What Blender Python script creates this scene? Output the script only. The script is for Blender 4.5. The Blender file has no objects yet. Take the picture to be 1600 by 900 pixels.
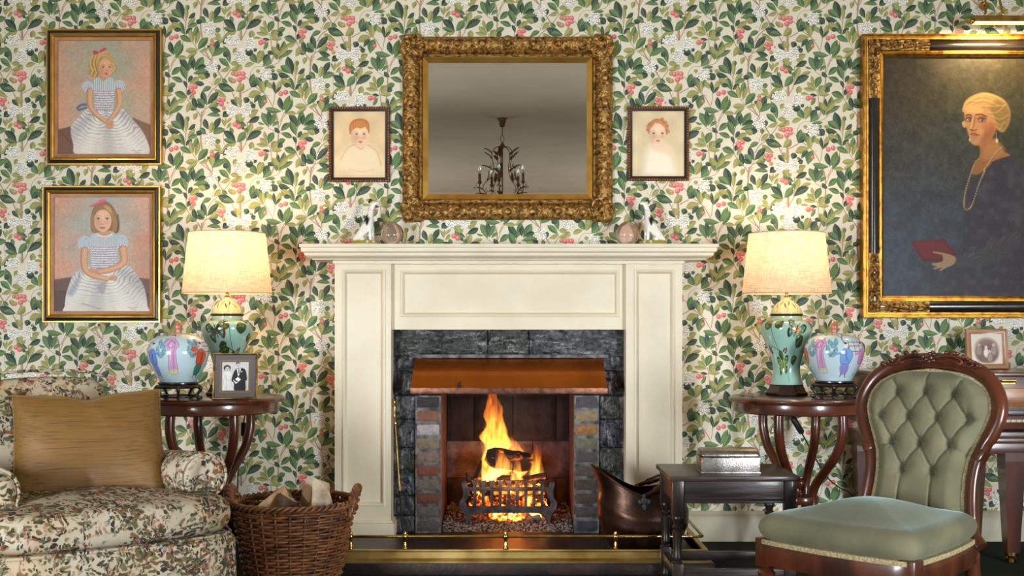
import bpy, bmesh, math, random
import numpy as np
from mathutils import Vector, Matrix
sc = bpy.context.scene
COL = sc.collection
PI = math.pi
# ---------------------------------------------------------------- camera
F = 1800.0                 # focal length in pixels of the 1600x900 frame
D = F / 330.0              # distance from the camera to the papered wall
H = 1.015                  # eye height
cam = bpy.data.cameras.new('camera'); cam_o = bpy.data.objects.new('camera', cam); COL.objects.link(cam_o)
cam.sensor_width = 36.0; cam.lens = F / 1600 * 36; cam.shift_y = 60.0 / 1600
cam_o.location = (0, -D, H); cam_o.rotation_euler = (PI / 2, 0, 0)
cam.clip_start = 0.05; cam.clip_end = 60
sc.camera = cam_o
sc.view_settings.view_transform = 'Standard'; sc.view_settings.look = 'None'
sc.view_settings.gamma = 1.0; sc.view_settings.use_curve_mapping = False
sc.view_settings.exposure = 0.22
sc.cycles.max_bounces = 8; sc.cycles.transparent_max_bounces = 16; sc.cycles.volume_max_steps = 256
# ---------------------------------------------------------------- world and daylight
wd = bpy.data.worlds.new('world'); sc.world = wd; wd.use_nodes = True
wd.node_tree.nodes['Background'].inputs[0].default_value = (0.55, 0.65, 0.8, 1)
wd.node_tree.nodes['Background'].inputs[1].default_value = 0.3
def area(name, loc, target, sx, sy, power, col):
    l = bpy.data.lights.new(name, 'AREA'); l.shape = 'RECTANGLE'; l.size = sx; l.size_y = sy; l.energy = power; l.color = col
    o = bpy.data.objects.new(name, l); COL.objects.link(o); o.location = loc
    d = Vector(target) - Vector(loc); o.rotation_euler = d.to_track_quat('-Z', 'Z').to_euler()
    return o
for x_, e_ in ((-3.4, 80), (3.4, 80)):
    w_ = area('window_and_added_daylight', (x_, -5.6, 0.9), (x_ * .12, 0, 0.1), 1.5, 1.3, e_, (0.88, 0.95, 1.0)); w_.data.spread = math.radians(92)
for x_ in (-3.5, 3.5): area('window_and_added_daylight', (x_, -7.7, 1.3), (0, -7.6, 1.45), 1.5, 1.5, 50, (0.92, 0.95, 1.0))  # no known windows here: unseen lights added to brighten the mirrored ceiling
def lamp_point(name, loc, power, col, r=0.03):
    l = bpy.data.lights.new(name, 'POINT'); l.energy = power; l.color = col; l.shadow_soft_size = r
    o = bpy.data.objects.new(name, l); COL.objects.link(o); o.location = loc
    return o
# ---------------------------------------------------------------- helpers
def P(px, py, Y):
    """world point seen at photo pixel (px, py) at depth Y"""
    z = D + Y
    return Vector(((px - 800) * z / F, Y, H - (py - 510) * z / F))
def PX(px, Y): return (px - 800) * (D + Y) / F
def PZ(py, Y): return H - (py - 510) * (D + Y) / F
def srgb(c):
    c = np.asarray(c, float) / 255.0
    return np.where(c <= 0.04045, c / 12.92, ((c + 0.055) / 1.055) ** 2.4)
def S(r, g, b): return tuple(float(x) for x in srgb((r, g, b))) + (1.0,)

def nodes(m):
    m.use_nodes = True
    nt = m.node_tree
    return nt, nt.nodes, nt.links, nt.nodes['Principled BSDF']
def mat(name, col, rough=0.5, metal=0.0, col2=None, scale=8.0, stretch=(1, 1, 1), detail=6, bump=0.0, bscale=None, coat=0.0, sheen=0.0, sheen_col=None, ramp=(0.35, 0.65), spec=0.5, attr=None, distort=0.0, trans=0.0, ior=1.45):
    m = bpy.data.materials.new(name); nt, N, L, b = nodes(m)
    b.inputs['Roughness'].default_value = rough; b.inputs['Metallic'].default_value = metal
    b.inputs['Base Color'].default_value = col; b.inputs['Coat Weight'].default_value = coat; b.inputs['Coat Roughness'].default_value = 0.12
    b.inputs['Specular IOR Level'].default_value = spec
    b.inputs['Transmission Weight'].default_value = trans; b.inputs['IOR'].default_value = ior
    if sheen:
        b.inputs['Sheen Weight'].default_value = sheen; b.inputs['Sheen Roughness'].default_value = 0.35
        if sheen_col: b.inputs['Sheen Tint'].default_value = sheen_col
    tc = N.new('ShaderNodeTexCoord'); mp = N.new('ShaderNodeMapping'); mp.inputs['Scale'].default_value = stretch
    L.new(tc.outputs['Object'], mp.inputs['Vector'])
    base = None
    if attr:
        a = N.new('ShaderNodeAttribute'); a.attribute_name = attr; base = a.outputs['Color']
    if col2 is not None:
        n = N.new('ShaderNodeTexNoise'); n.inputs['Scale'].default_value = scale; n.inputs['Detail'].default_value = detail; n.inputs['Distortion'].default_value = distort
        L.new(mp.outputs[0], n.inputs['Vector'])
        r = N.new('ShaderNodeValToRGB'); r.color_ramp.elements[0].position = ramp[0]; r.color_ramp.elements[1].position = ramp[1]
        r.color_ramp.elements[0].color = col; r.color_ramp.elements[1].color = col2
        L.new(n.outputs['Fac'], r.inputs['Fac'])
        if base is not None:
            mx = N.new('ShaderNodeMix'); mx.data_type = 'RGBA'; mx.blend_type = 'MULTIPLY'; mx.inputs[0].default_value = 1
            L.new(base, mx.inputs[6]); L.new(r.outputs[0], mx.inputs[7]); base = mx.outputs[2]
        else: base = r.outputs[0]
    if base is not None: L.new(base, b.inputs['Base Color'])
    if bump:
        n = N.new('ShaderNodeTexNoise'); n.inputs['Scale'].default_value = bscale or scale * 3; n.inputs['Detail'].default_value = 6
        L.new(mp.outputs[0], n.inputs['Vector'])
        bp = N.new('ShaderNodeBump'); bp.inputs['Strength'].default_value = bump; bp.inputs['Distance'].default_value = 0.01
        L.new(n.outputs['Fac'], bp.inputs['Height']); L.new(bp.outputs[0], b.inputs['Normal'])
    return m

class MB:
    """collects geometry for ONE mesh"""
    def __init__(s): s.v = []; s.f = []; s.c = []; s.mi = []; s.m = 0
    def add(s, vs, fs, col=None):
        o = len(s.v); s.v.extend([tuple(p) for p in vs])
        for f in fs:
            s.f.append(tuple(i + o for i in f)); s.c.append(col); s.mi.append(s.m)
    def box(s, x0, x1, y0, y1, z0, z1, col=None, bv=0.0):
        if x0 > x1: x0, x1 = x1, x0
        if y0 > y1: y0, y1 = y1, y0
        if z0 > z1: z0, z1 = z1, z0
        if not bv:
            v = [(x0, y0, z0), (x1, y0, z0), (x1, y1, z0), (x0, y1, z0), (x0, y0, z1), (x1, y0, z1), (x1, y1, z1), (x0, y1, z1)]
            s.add(v, [(0, 3, 2, 1), (4, 5, 6, 7), (0, 1, 5, 4), (1, 2, 6, 5), (2, 3, 7, 6), (3, 0, 4, 7)], col)
        else:
            bm = bmesh.new(); r = bmesh.ops.create_cube(bm, size=1)
            for q in bm.verts: q.co = ((x0 + x1) / 2 + q.co.x * (x1 - x0), (y0 + y1) / 2 + q.co.y * (y1 - y0), (z0 + z1) / 2 + q.co.z * (z1 - z0))
            bmesh.ops.bevel(bm, geom=list(bm.edges), offset=min(bv, (x1 - x0) * .45, (y1 - y0) * .45, (z1 - z0) * .45), segments=2, affect='EDGES', profile=0.6)
            bm.verts.index_update()
            s.add([q.co[:] for q in bm.verts], [[q.index for q in f.verts] for f in bm.faces], col); bm.free()
    def tube(s, pts, rad, n=10, col=None, cap=True, sx=1.0, up=None, closed=False):
        pts = [Vector(p) for p in pts]; k = len(pts)
        if not hasattr(rad, '__len__'): rad = [rad] * k
        rings = []; u = None
        for i, p in enumerate(pts):
            a = pts[i - 1] if (i > 0 or closed) else p; b = pts[(i + 1) % k] if (i < k - 1 or closed) else p
            t = (b - a)
            if t.length < 1e-9: t = Vector((0, 0, 1))
            t.normalize()
            if u is None:
                u = Vector(up) if up else (Vector((0, 0, 1)) if abs(t.z) < .9 else Vector((1, 0, 0)))
            u = u - t * u.dot(t)
            if u.length < 1e-6: u = t.orthogonal()
            u.normalize(); w = t.cross(u)
            rings.append([p + (u * math.cos(2 * PI * j / n) + w * sx * math.sin(2 * PI * j / n)) * rad[i] for j in range(n)])
        vs = [q for r in rings for q in r]; fs = []
        for i in range(k if closed else k - 1):
            i2 = (i + 1) % k
            for j in range(n):
                j2 = (j + 1) % n; fs.append((i * n + j, i * n + j2, i2 * n + j2, i2 * n + j))
        if cap and not closed:
            fs.append(tuple(range(n - 1, -1, -1))); fs.append(tuple((k - 1) * n + j for j in range(n)))
        s.add(vs, fs, col)
    def lathe(s, prof, cx=0, cy=0, cz=0, n=32, col=None, sq=None):
        """prof: (r, z) bottom to top"""
        vs = []; fs = []; k = len(prof)
        for r, z in prof:
            for j in range(n):
                a = 2 * PI * j / n; vs.append((cx + r * math.cos(a), cy + r * math.sin(a), cz + z))
        for i in range(k - 1):
            for j in range(n):
                j2 = (j + 1) % n; fs.append((i * n + j, i * n + j2, (i + 1) * n + j2, (i + 1) * n + j))
        fs.append(tuple(range(n - 1, -1, -1))); fs.append(tuple((k - 1) * n + j for j in range(n)))
        s.add(vs, fs, col)
    def sphere(s, c, r, col=None, n=12, m=8, sz=(1, 1, 1)):
        prof = [(max(1e-4, math.cos(t)) , math.sin(t)) for t in [(-PI / 2 + PI * i / m) for i in range(m + 1)]]
        o = len(s.v); s.lathe(prof, 0, 0, 0, n, col)
        for i in range(o, len(s.v)):
            x, y, z = s.v[i]; s.v[i] = (c[0] + x * r * sz[0], c[1] + y * r * sz[1], c[2] + z * r * sz[2])
    def prism(s, poly, y0, y1, col=None):
        """poly: (x, z) counter-clockwise seen from -Y; from y0 (front) to y1 (back)"""
        n = len(poly); vs = [(x, y0, z) for x, z in poly] + [(x, y1, z) for x, z in poly]
        fs = [tuple(range(n)), tuple(range(2 * n - 1, n - 1, -1))] + [(i, i + n, (i + 1) % n + n, (i + 1) % n) for i in range(n)]
        s.add(vs, fs, col)
    def grid(s, pts, nu, nv, col=None, wrap_u=False, flip=False):
        fs = []
        for i in range(nu - (0 if wrap_u else 1)):
            for j in range(nv - 1):
                i2 = (i + 1) % nu; q = (i * nv + j, i2 * nv + j, i2 * nv + j + 1, i * nv + j + 1)
                fs.append(q[::-1] if flip else q)
        s.add(pts, fs, col)
    def frame_sweep(s, x0, x1, z0, z1, prof, col=None):
        """mitred rectangular frame; prof: (inset, distance in front of the plane y=0)"""
        vs = []; k = len(prof)
        for u, d in prof:
            vs += [(x0 + u, -d, z0 + u), (x1 - u, -d, z0 + u), (x1 - u, -d, z1 - u), (x0 + u, -d, z1 - u)]
        fs = []
        for i in range(k - 1):
            for j in range(4):
                j2 = (j + 1) % 4; fs.append((i * 4 + j, i * 4 + j2, (i + 1) * 4 + j2, (i + 1) * 4 + j))
        s.add(vs, fs, col)
    def xform(s, M, start=0):
        for i in range(start, len(s.v)): s.v[i] = tuple(M @ Vector(s.v[i]))
def obj(name, mb, m, parent=None, smooth=True, angle=40, mods=None, loc=None):
    me = bpy.data.meshes.new(name); me.from_pydata(mb.v, [], mb.f)
    if any(c is not None for c in mb.c):
        at = me.attributes.new('Col', 'FLOAT_COLOR', 'CORNER'); arr = []
        for f, c in zip(mb.f, mb.c): arr.extend(list(c or (0.5, 0.5, 0.5, 1)) * len(f))
        at.data.foreach_set('color', np.array(arr, np.float32))
    ms = m if isinstance(m, (list, tuple)) else [m]
    for q in ms: me.materials.append(q)
    if len(ms) > 1: me.polygons.foreach_set('material_index', mb.mi)
    o = bpy.data.objects.new(name, me); COL.objects.link(o)
    me.validate(); me.update()
    if smooth:
        me.polygons.foreach_set('use_smooth', [True] * len(me.polygons))
        if angle is not None and angle < 180: me.set_sharp_from_angle(angle=math.radians(angle))
    if parent is not None: o.parent = parent
    if loc is not None: o.location = loc
    return o
def thing(name, label, cat, loc=(0, 0, 0), rotz=0.0, group=None):
    o = bpy.data.objects.new(name, None); COL.objects.link(o); o.location = loc; o.rotation_euler = (0, 0, rotz)
    o.empty_display_size = 0.05
    return tag(o, label, cat, group)
def tag(o, label, cat, group=None, kind=None):
    o['label'] = label; o['category'] = cat
    if group: o['group'] = group
    if kind: o['kind'] = kind
    return o
def struct(o): o['kind'] = 'structure'; return o
def dup(root, loc, rotz, label, group=None):
    r = root.copy(); COL.objects.link(r); r.location = loc; r.rotation_euler = (0, 0, rotz); r['label'] = label
    if group: r['group'] = group
    for ch in list(root.children):
        c = ch.copy(); COL.objects.link(c); c.parent = r
        for g in ch.children:
            d = g.copy(); COL.objects.link(d); d.parent = c
    return r
def crom(pts, n=8, closed=False):
    """Catmull-Rom through pts"""
    P_ = [np.array(p, float) for p in pts]; k = len(P_); out = []
    rng = range(k if closed else k - 1)
    for i in rng:
        p1, p2 = P_[i], P_[(i + 1) % k]
        p0 = P_[i - 1] if (i > 0 or closed) else 2 * p1 - p2
        p3 = P_[(i + 2) % k] if (i + 2 < k or closed) else 2 * p2 - p1
        for j in range(n):
            t = j / n
            out.append(0.5 * ((2 * p1) + (-p0 + p2) * t + (2 * p0 - 5 * p1 + 4 * p2 - p3) * t * t + (-p0 + 3 * p1 - 3 * p2 + p3) * t ** 3))
    if not closed: out.append(P_[-1])
    return out
def interp(x, xs, ys): return float(np.interp(x, xs, ys))

# ---------------------------------------------------------------- a small brush engine for the pictures and painted pots
def vnoise(h, w, cell, seed=0):
    r = np.random.RandomState(seed); gh, gw = int(h / cell) + 3, int(w / cell) + 3
    g = r.rand(gh, gw); y = np.arange(h) / cell; x = np.arange(w) / cell
    yi = y.astype(int); xi = x.astype(int); fy = (y - yi)[:, None]; fx = (x - xi)[None, :]
    fy = fy * fy * (3 - 2 * fy); fx = fx * fx * (3 - 2 * fx)
    a = g[yi][:, xi]; b = g[yi][:, xi + 1]; c = g[yi + 1][:, xi]; d = g[yi + 1][:, xi + 1]
    return (a * (1 - fx) + b * fx) * (1 - fy) + (c * (1 - fx) + d * fx) * fy
class Paint:
    def __init__(s, x0, y0, x1, y1, res, bg):
        s.x0, s.y0, s.x1, s.y1 = x0, y0, x1, y1
        s.w = int((x1 - x0) * res) + 1; s.h = int((y1 - y0) * res) + 1; s.px = (x1 - x0) / (s.w - 1)
        s.X, s.Y = np.meshgrid(np.linspace(x0, x1, s.w), np.linspace(y0, y1, s.h))
        s.C = np.ones((s.h, s.w, 3)) * np.array(bg, float)
    def put(s, a, col, alpha=1.0):
        a = np.clip(a, 0, 1)[..., None] * alpha; s.C = s.C * (1 - a) + np.array(col, float) * a
    def ell(s, cx, cy, rx, ry, col, rot=0.0, soft=1.0, alpha=1.0):
        c, n = math.cos(math.radians(rot)), math.sin(math.radians(rot))
        dx = s.X - cx; dy = s.Y - cy; u = (dx * c + dy * n) / rx; v = (-dx * n + dy * c) / ry
        d = (np.sqrt(u * u + v * v) - 1) * min(rx, ry)
        s.put(0.5 - d / soft, col, alpha)
    def mask(s, pts):
        x, y = s.X, s.Y; ins = np.zeros(x.shape, bool); dist = np.full(x.shape, 1e9)
        n = len(pts)
        for i in range(n):
            ax, ay = pts[i]; bx, by = pts[(i + 1) % n]
            if abs(ay - by) > 1e-9:
                cond = ((ay > y) != (by > y)) & (x < (bx - ax) * (y - ay) / (by - ay) + ax); ins ^= cond
            ex, ey = bx - ax, by - ay; l2 = ex * ex + ey * ey + 1e-9
            t = np.clip(((x - ax) * ex + (y - ay) * ey) / l2, 0, 1)
            dist = np.minimum(dist, (x - ax - t * ex) ** 2 + (y - ay - t * ey) ** 2)
        d = np.sqrt(dist); return np.where(ins, -d, d)
    def poly(s, pts, col, soft=1.0, alpha=1.0, smooth=0, mod=None):
        if smooth: pts = [tuple(p) for p in crom(pts, smooth, True)]
        a = np.clip(0.5 - s.mask(pts) / soft, 0, 1)
        if mod is not None: a = a * mod
        s.put(a, col, alpha)
    def line(s, pts, w, col, soft=0.8, alpha=1.0, smooth=4):
        if smooth and len(pts) > 2: pts = [tuple(p) for p in crom(pts, smooth)]
        ws = list(np.linspace(w[0], w[1], len(pts))) if hasattr(w, '__len__') else [w] * len(pts)
        best = np.full(s.X.shape, 1e9)
        for i in range(len(pts) - 1):
            (ax, ay), (bx, by) = pts[i], pts[i + 1]
            ex, ey = bx - ax, by - ay; t = np.clip(((s.X - ax) * ex + (s.Y - ay) * ey) / (ex * ex + ey * ey + 1e-9), 0, 1)
            d = np.sqrt((s.X - ax - t * ex) ** 2 + (s.Y - ay - t * ey) ** 2) - (ws[i] * (1 - t) + ws[i + 1] * t) / 2
            best = np.minimum(best, d)
        s.put(0.5 - best / soft, col, alpha)
    def noise(s, cell, amp, seed=0, mono=True):
        n = vnoise(s.h, s.w, max(1.01, cell / s.px), seed) - 0.5
        s.C = s.C + n[..., None] * amp * (1 if mono else np.random.RandomState(seed).rand(3))
    def colors(s):
        lin = srgb(np.clip(s.C, 0, 255)); a = np.ones((s.h, s.w, 1)); return np.concatenate([lin, a], 2)
def painted(name, pa, fn, m, parent, smooth=True):
    """mesh whose vertices carry the paint; fn(u, v arrays 0..1) -> x, y, z"""
    u, v = np.meshgrid(np.linspace(0, 1, pa.w), np.linspace(0, 1, pa.h))
    x, y, z = fn(u, v); co = np.stack([x, y, z], -1).reshape(-1, 3)
    me = bpy.data.meshes.new(name); h, w = pa.h, pa.w
    idx = np.arange(h * w).reshape(h, w)
    q = np.stack([idx[1:, :-1], idx[1:, 1:], idx[:-1, 1:], idx[:-1, :-1]], -1).reshape(-1)
    nf = (h - 1) * (w - 1)
    me.vertices.add(h * w); me.vertices.foreach_set('co', co.astype(np.float32).ravel())
    me.loops.add(nf * 4); me.loops.foreach_set('vertex_index', q.astype(np.int32))
    me.polygons.add(nf); me.polygons.foreach_set('loop_start', np.arange(0, nf * 4, 4, dtype=np.int32))
    try: me.polygons.foreach_set('loop_total', np.full(nf, 4, np.int32))
    except Exception: pass
    me.update(calc_edges=True)
    at = me.attributes.new('Col', 'FLOAT_COLOR', 'POINT'); at.data.foreach_set('color', pa.colors().astype(np.float32).ravel())
    me.polygons.foreach_set('use_smooth', [smooth] * nf)
    me.materials.append(m)
    o = bpy.data.objects.new(name, me); COL.objects.link(o)
    if parent is not None: o.parent = parent
    return o
# ---------------------------------------------------------------- materials shared by many things
M_paint = mat('cream_paint', S(230, 219, 194), 0.42, col2=S(220, 208, 182), scale=5, bump=0.05, bscale=60)
M_gilt = mat('gilt', S(205, 152, 62), 0.34, 0.9, col2=S(128, 80, 30), scale=34, ramp=(0.42, 0.72), bump=0.15, bscale=260)
M_gilt_worn = mat('worn_gilt', S(186, 146, 82), 0.38, 0.85, col2=S(84, 56, 30), scale=55, ramp=(0.42, 0.66), bump=0.25, bscale=240)
M_gilt_bright = mat('bright_gilt', S(222, 172, 84), 0.3, 0.9, col2=S(186, 128, 52), scale=9, ramp=(0.4, 0.75))
M_brass = mat('brass', S(214, 178, 98), 0.22, 1.0, col2=S(168, 130, 62), scale=22)
M_mahog = mat('mahogany', S(92, 42, 21), 0.3, col2=S(50, 21, 12), scale=9, stretch=(1, 1, 0.18), coat=0.5, detail=8, distort=0.6)
M_mahog_h = mat('mahogany_across', S(98, 45, 23), 0.28, col2=S(54, 23, 13), scale=9, stretch=(0.18, 1, 1), coat=0.6, detail=8, distort=0.6)
M_oak = mat('dark_oak', S(58, 42, 35), 0.4, col2=S(28, 20, 18), scale=22, stretch=(0.12, 1, 1), coat=0.15, detail=8, bump=0.25, bscale=60)
M_oak_v = mat('dark_oak_upright', S(52, 39, 34), 0.34, col2=S(26, 19, 17), scale=22, stretch=(1, 1, 0.12), coat=0.25, detail=8, bump=0.15, bscale=50)
M_paper = bpy.data.materials.new('wallpaper_print')
nt, N, L, b = nodes(M_paper)
a = N.new('ShaderNodeAttribute'); a.attribute_name = 'Col'; L.new(a.outputs['Color'], b.inputs['Base Color']); b.inputs['Roughness'].default_value = 0.62
b.inputs['Specular IOR Level'].default_value = 0.25
M_canvas = mat('painted_canvas', (1, 1, 1, 1), 0.5, attr='Col', bump=0.04, bscale=900)
M_print = mat('paper_print', (1, 1, 1, 1), 0.35, attr='Col')
# ---------------------------------------------------------------- room shell
RX, RZ, RY = 3.6, 2.78, -9.7
def slab(name, x0, x1, y0, y1, z0, z1, m): mb = MB(); mb.box(x0, x1, y0, y1, z0, z1); return struct(obj(name, mb, m, smooth=False))
M_carpet = mat('green_carpet', S(58, 64, 54), 0.95, col2=S(38, 44, 38), scale=420, bump=0.8, bscale=500, spec=0.1)
M_ceil = mat('ceiling_paint', S(226, 211, 188), 0.8, col2=S(218, 203, 180), scale=3)
M_wall = mat('side_wall_paint', S(214, 202, 182), 0.8)
slab('floor', -RX, RX, RY, 0.15, -0.1, 0.0, M_carpet)
slab('ceiling', -RX, RX, RY, 0.15, RZ, RZ + 0.1, M_ceil)
slab('wall_left', -RX - 0.1, -RX, RY, 0.15, 0, RZ, M_wall)
slab('wall_right', RX, RX + 0.1, RY, 0.15, 0, RZ, M_wall)
slab('wall_rear', -RX, RX, RY - 0.1, RY, 0, RZ, M_wall)
# the papered wall: one mesh, the print is part of it
def wallpaper():
    Oa, Ob, Oc, Od = (280, 0), (370, 0), (280, 90), (370, 90)
    A = lambda *l: [(Oa, *q) for q in l]; Bq = lambda *l: [(Ob, *q) for q in l]; Cq = lambda *l: [(Oc, *q) for q in l]; Dq = lambda *l: [(Od, *q) for q in l]
    leaves = A((95,290,95,90,45,'o'),(115,150,120,75,35,'m'),(130,255,215,185,45,'d'),(125,380,215,260,50,'o'),(120,390,250,340,50,'m'),(75,480,20,320,64,'m'),(95,485,175,405,45,'d'),
        (195,510,245,380,55,'m'),(190,595,160,440,60,'o'),(165,590,25,515,62,'m'),(235,620,285,455,52,'o'),(270,690,390,545,78,'m'),(255,695,105,710,60,'o'),(255,715,120,810,45,'o'),(285,720,400,680,40,'o'),
        (215,120,250,30,48,'o'),(395,60,565,65,48,'m'),(410,250,360,120,58,'d'),(490,260,570,105,62,'d'),(430,310,460,165,58,'o'),(470,320,625,260,68,'m'),(375,320,300,240,62,'m'),(330,310,245,295,52,'d'),
        (500,410,575,420,55,'m'),(615,530,785,440,62,'o'),(640,215,600,115,30,'o'),(640,210,650,105,26,'o'),(670,170,735,100,30,'o'),(665,240,725,165,36,'o'),(745,330,720,235,42,'m'),(785,435,640,290,74,'d'),(785,440,640,395,48,'m'),
        (465,780,555,585,72,'d'),(465,790,625,690,68,'m'),(460,770,435,630,66,'o'),(710,880,635,670,68,'m'),(690,790,625,750,60,'d'),(500,470,575,520,45,'o'),(560,600,640,570,42,'o'),(480,540,580,540,36,'o'),(620,620,700,530,60,'d'),
        (430,580,480,550,40,'o'),(395,640,425,660,30,'d'),(760,750,800,680,60,'o'))
    leaves += Cq((700,130,575,25,62,'m'),(125,190,20,20,68,'d'),(130,180,185,-15,66,'m'),(225,175,325,10,82,'m'),(205,165,215,30,50,'d'),(240,165,375,120,56,'d'),(205,225,400,190,62,'m'),(350,225,425,260,68,'d'),(265,250,360,295,58,'o'),
        (100,305,30,130,68,'m'),(130,345,175,260,46,'d'),(150,370,270,285,68,'o'),(225,350,340,375,52,'d'),(105,430,65,335,36,'d'),(325,485,440,420,52,'m'),(490,390,580,295,52,'o'),(770,465,570,385,88,'d'),(750,465,630,440,50,'m'),
        (745,365,700,285,52,'o'),(680,350,610,305,46,'m'),(800,475,900,380,76,'o'),(660,555,515,455,58,'o'),(385,655,330,490,62,'d'),(400,655,535,500,68,'d'),(355,690,265,590,66,'m'),(350,705,245,655,46,'d'),(410,700,545,650,62,'m'),
        (420,690,520,595,42,'o'),(430,705,570,750,52,'d'),(235,730,200,570,56,'d'),(240,730,160,690,52,'m'),(100,765,150,640,60,'o'),(500,295,495,220,42,'m'),(555,185,555,105,42,'d'),(585,190,700,145,46,'o'),(720,175,855,130,52,'o'),
        (840,110,735,85,52,'o'),(810,680,735,600,52,'d'),(615,835,690,780,68,'d'),(120,530,165,450,50,'d'),(150,590,200,520,46,'o'),(105,562,-45,502,70,'m'),(100,575,-25,620,52,'o'),(850,650,800,560,60,'o'))
    leaves += Bq((10,430,110,300,76,'m'),(165,155,305,85,62,'d'),(190,90,265,0,56,'o'),(100,130,40,60,60,'o'),(130,200,0,130,72,'m'),(150,330,210,175,62,'o'),(235,275,365,235,42,'o'),(150,410,330,300,78,'d'),(140,300,135,235,42,'m'),(60,230,105,245,32,'d'),
        (195,545,215,440,62,'o'),(440,215,360,40,78,'m'),(445,180,440,10,52,'d'),(470,200,530,50,62,'m'),(390,180,305,155,24,'m'),(505,215,590,155,36,'m'),(625,270,730,175,62,'m'),(610,300,540,235,42,'d'),(625,310,765,365,56,'m'),
        (450,450,510,310,72,'m'),(440,470,335,385,56,'o'),(445,490,290,465,42,'o'),(420,410,390,295,36,'o'),(495,530,560,430,70,'o'),(570,445,670,400,56,'m'),(580,515,635,460,52,'d'),(480,555,620,550,46,'o'),(465,560,375,550,32,'d'),(440,590,385,690,38,'m'),
        (590,830,510,670,78,'o'),(600,830,660,600,74,'m'),(610,820,770,720,52,'m'),(600,790,710,660,60,'o'),(605,720,585,615,32,'d'),(520,760,440,730,42,'d'),(560,840,535,760,42,'m'),(280,880,220,760,72,'m'),(300,860,330,725,48,'d'),(300,890,365,730,78,'o'),(380,890,450,770,66,'d'),
        (215,540,330,545,26,'o'),(110,730,220,740,84,'d'),(240,690,270,720,40,'d'))
    leaves += Dq((375,120,470,25,72,'m'),(245,85,125,125,52,'o'),(785,235,720,10,84,'d'),(755,220,630,125,72,'m'),(740,265,600,230,62,'d'),(650,195,565,180,42,'o'),(750,360,635,305,78,'o'),(760,400,670,395,48,'d'),(205,415,235,245,66,'m'),(200,415,275,330,62,'d'),
        (350,440,280,290,66,'m'),(380,490,370,340,72,'o'),(405,420,430,320,46,'m'),(495,435,440,360,52,'o'),(345,495,180,545,78,'o'),(250,635,330,535,46,'d'),(340,715,390,545,88,'m'),(540,500,520,350,36,'d'),(545,490,600,340,56,'o'),(545,505,615,420,30,'d'),
        (620,750,425,715,62,'m'),(645,735,605,575,58,'d'),(645,740,735,555,62,'m'),(680,780,770,610,68,'m'),(690,785,825,790,46,'o'),(120,640,150,565,66,'d'),(195,655,210,620,40,'m'),(190,690,260,670,52,'d'),(160,830,290,745,60,'o'),(480,220,560,300,78,'d'),
        (390,150,530,135,36,'m'),(480,190,530,180,36,'m'),(300,220,290,170,42,'o'),(470,320,490,280,42,'o'),(310,300,365,285,56,'d'),(0,650,60,580,52,'o'),(60,900,0,800,60,'o'),(0,170,60,110,62,'o'))
    stems = A(([(320,0),(315,80),(305,200),(300,330),(315,480),(345,620),(370,720),(420,810),(470,880)],22),([(265,0),(315,90)],11),([(365,0),(320,90)],10),([(290,720),(390,800),(440,850)],13),([(195,600),(240,670),(280,715)],9),([(80,490),(40,640)],9),
        ([(640,230),(620,320),(635,480)],7),([(465,790),(470,870)],12),([(100,290),(90,400),(80,490)],8),([(580,520),(660,560)],7))
    stems += Cq(([(430,10),(520,150),(600,280),(640,330)],18),([(295,900),(300,830),(240,740)],12),([(300,830),(320,780),(385,690)],13),([(300,860),(350,740),(410,700)],13),([(130,180),(105,320),(105,540),(160,650),(240,740)],13),([(400,560),(460,460),(600,340),(720,180)],15),([(460,400),(490,310),(580,200)],8),
        ([(420,340),(470,380)],5),([(740,480),(800,620),(830,700)],14),([(790,500),(770,540)],6),([(720,180),(710,120)],8),([(380,690),(388,640)],8))
    stems += Dq(([(50,700),(45,350)],36),([(70,500),(200,430)],15),([(130,270),(200,340)],9),([(250,400),(350,480),(410,530),(490,660),(530,760),(560,900)],13),([(540,500),(515,670)],11),([(610,900),(670,770),(690,785)],10),([(780,560),(770,620)],8),([(190,270),(200,200),(260,130),(370,120)],7),
        ([(520,0),(470,100)],18),([(640,10),(570,80),(490,110)],9),([(790,240),(820,300),(800,470)],9),([(410,530),(460,540)],6))
    stems += Bq(([(60,570),(55,400)],34),([(60,560),(20,480)],10),([(150,150),(145,330),(130,440),(90,510),(60,570)],14),([(540,0),(580,150),(585,330),(580,420),(560,640),(520,780),(480,900)],20),([(700,20),(640,110),(600,230)],11),([(580,310),(440,230)],9),([(460,470),(480,560),(490,700)],12),([(470,560),(330,540)],6),([(340,540),(345,590)],4),([(600,830),(590,860)],8))
    flowers = A((425,395,92,95),(740,570,98,72)) + Cq((460,130,95,90),(745,750,72,80)) + Dq((405,240,92,92),(120,740,88,98)) + Bq((185,620,72,98),(50,780,85,108))
    berries = A((470,610,38,0),(785,185,42,0),(840,215,44,0)) + Bq((340,600,42,0),(390,590,36,0)) + Cq((165,425,42,0),(225,410,42,0),(205,490,38,0),(180,460,36,0),(565,595,40,0),(625,595,38,0),(595,655,40,0),(630,710,32,1),(680,635,16,1),(760,225,38,1),(770,330,38,1)) + \
        Dq((0,235,42,0),(40,225,40,0),(90,230,40,0),(95,280,36,0),(40,310,44,0),(620,510,40,0),(690,490,40,0),(400,620,32,0))
    rnd = random.Random(5)
    V = []; Fc = []; Cc = []; state = [0.0003]
    def dep(): state[0] += 2e-6; return state[0]
    def face(pts, col, d):
        o = len(V); V.extend([(x, y, d) for x, y in pts]); Fc.append(list(range(o, o + len(pts)))); Cc.append(col)
    def jit(c, j=7):
        k = rnd.uniform(-j, j); return S(*[min(255, max(0, q + k)) for q in c])
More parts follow.
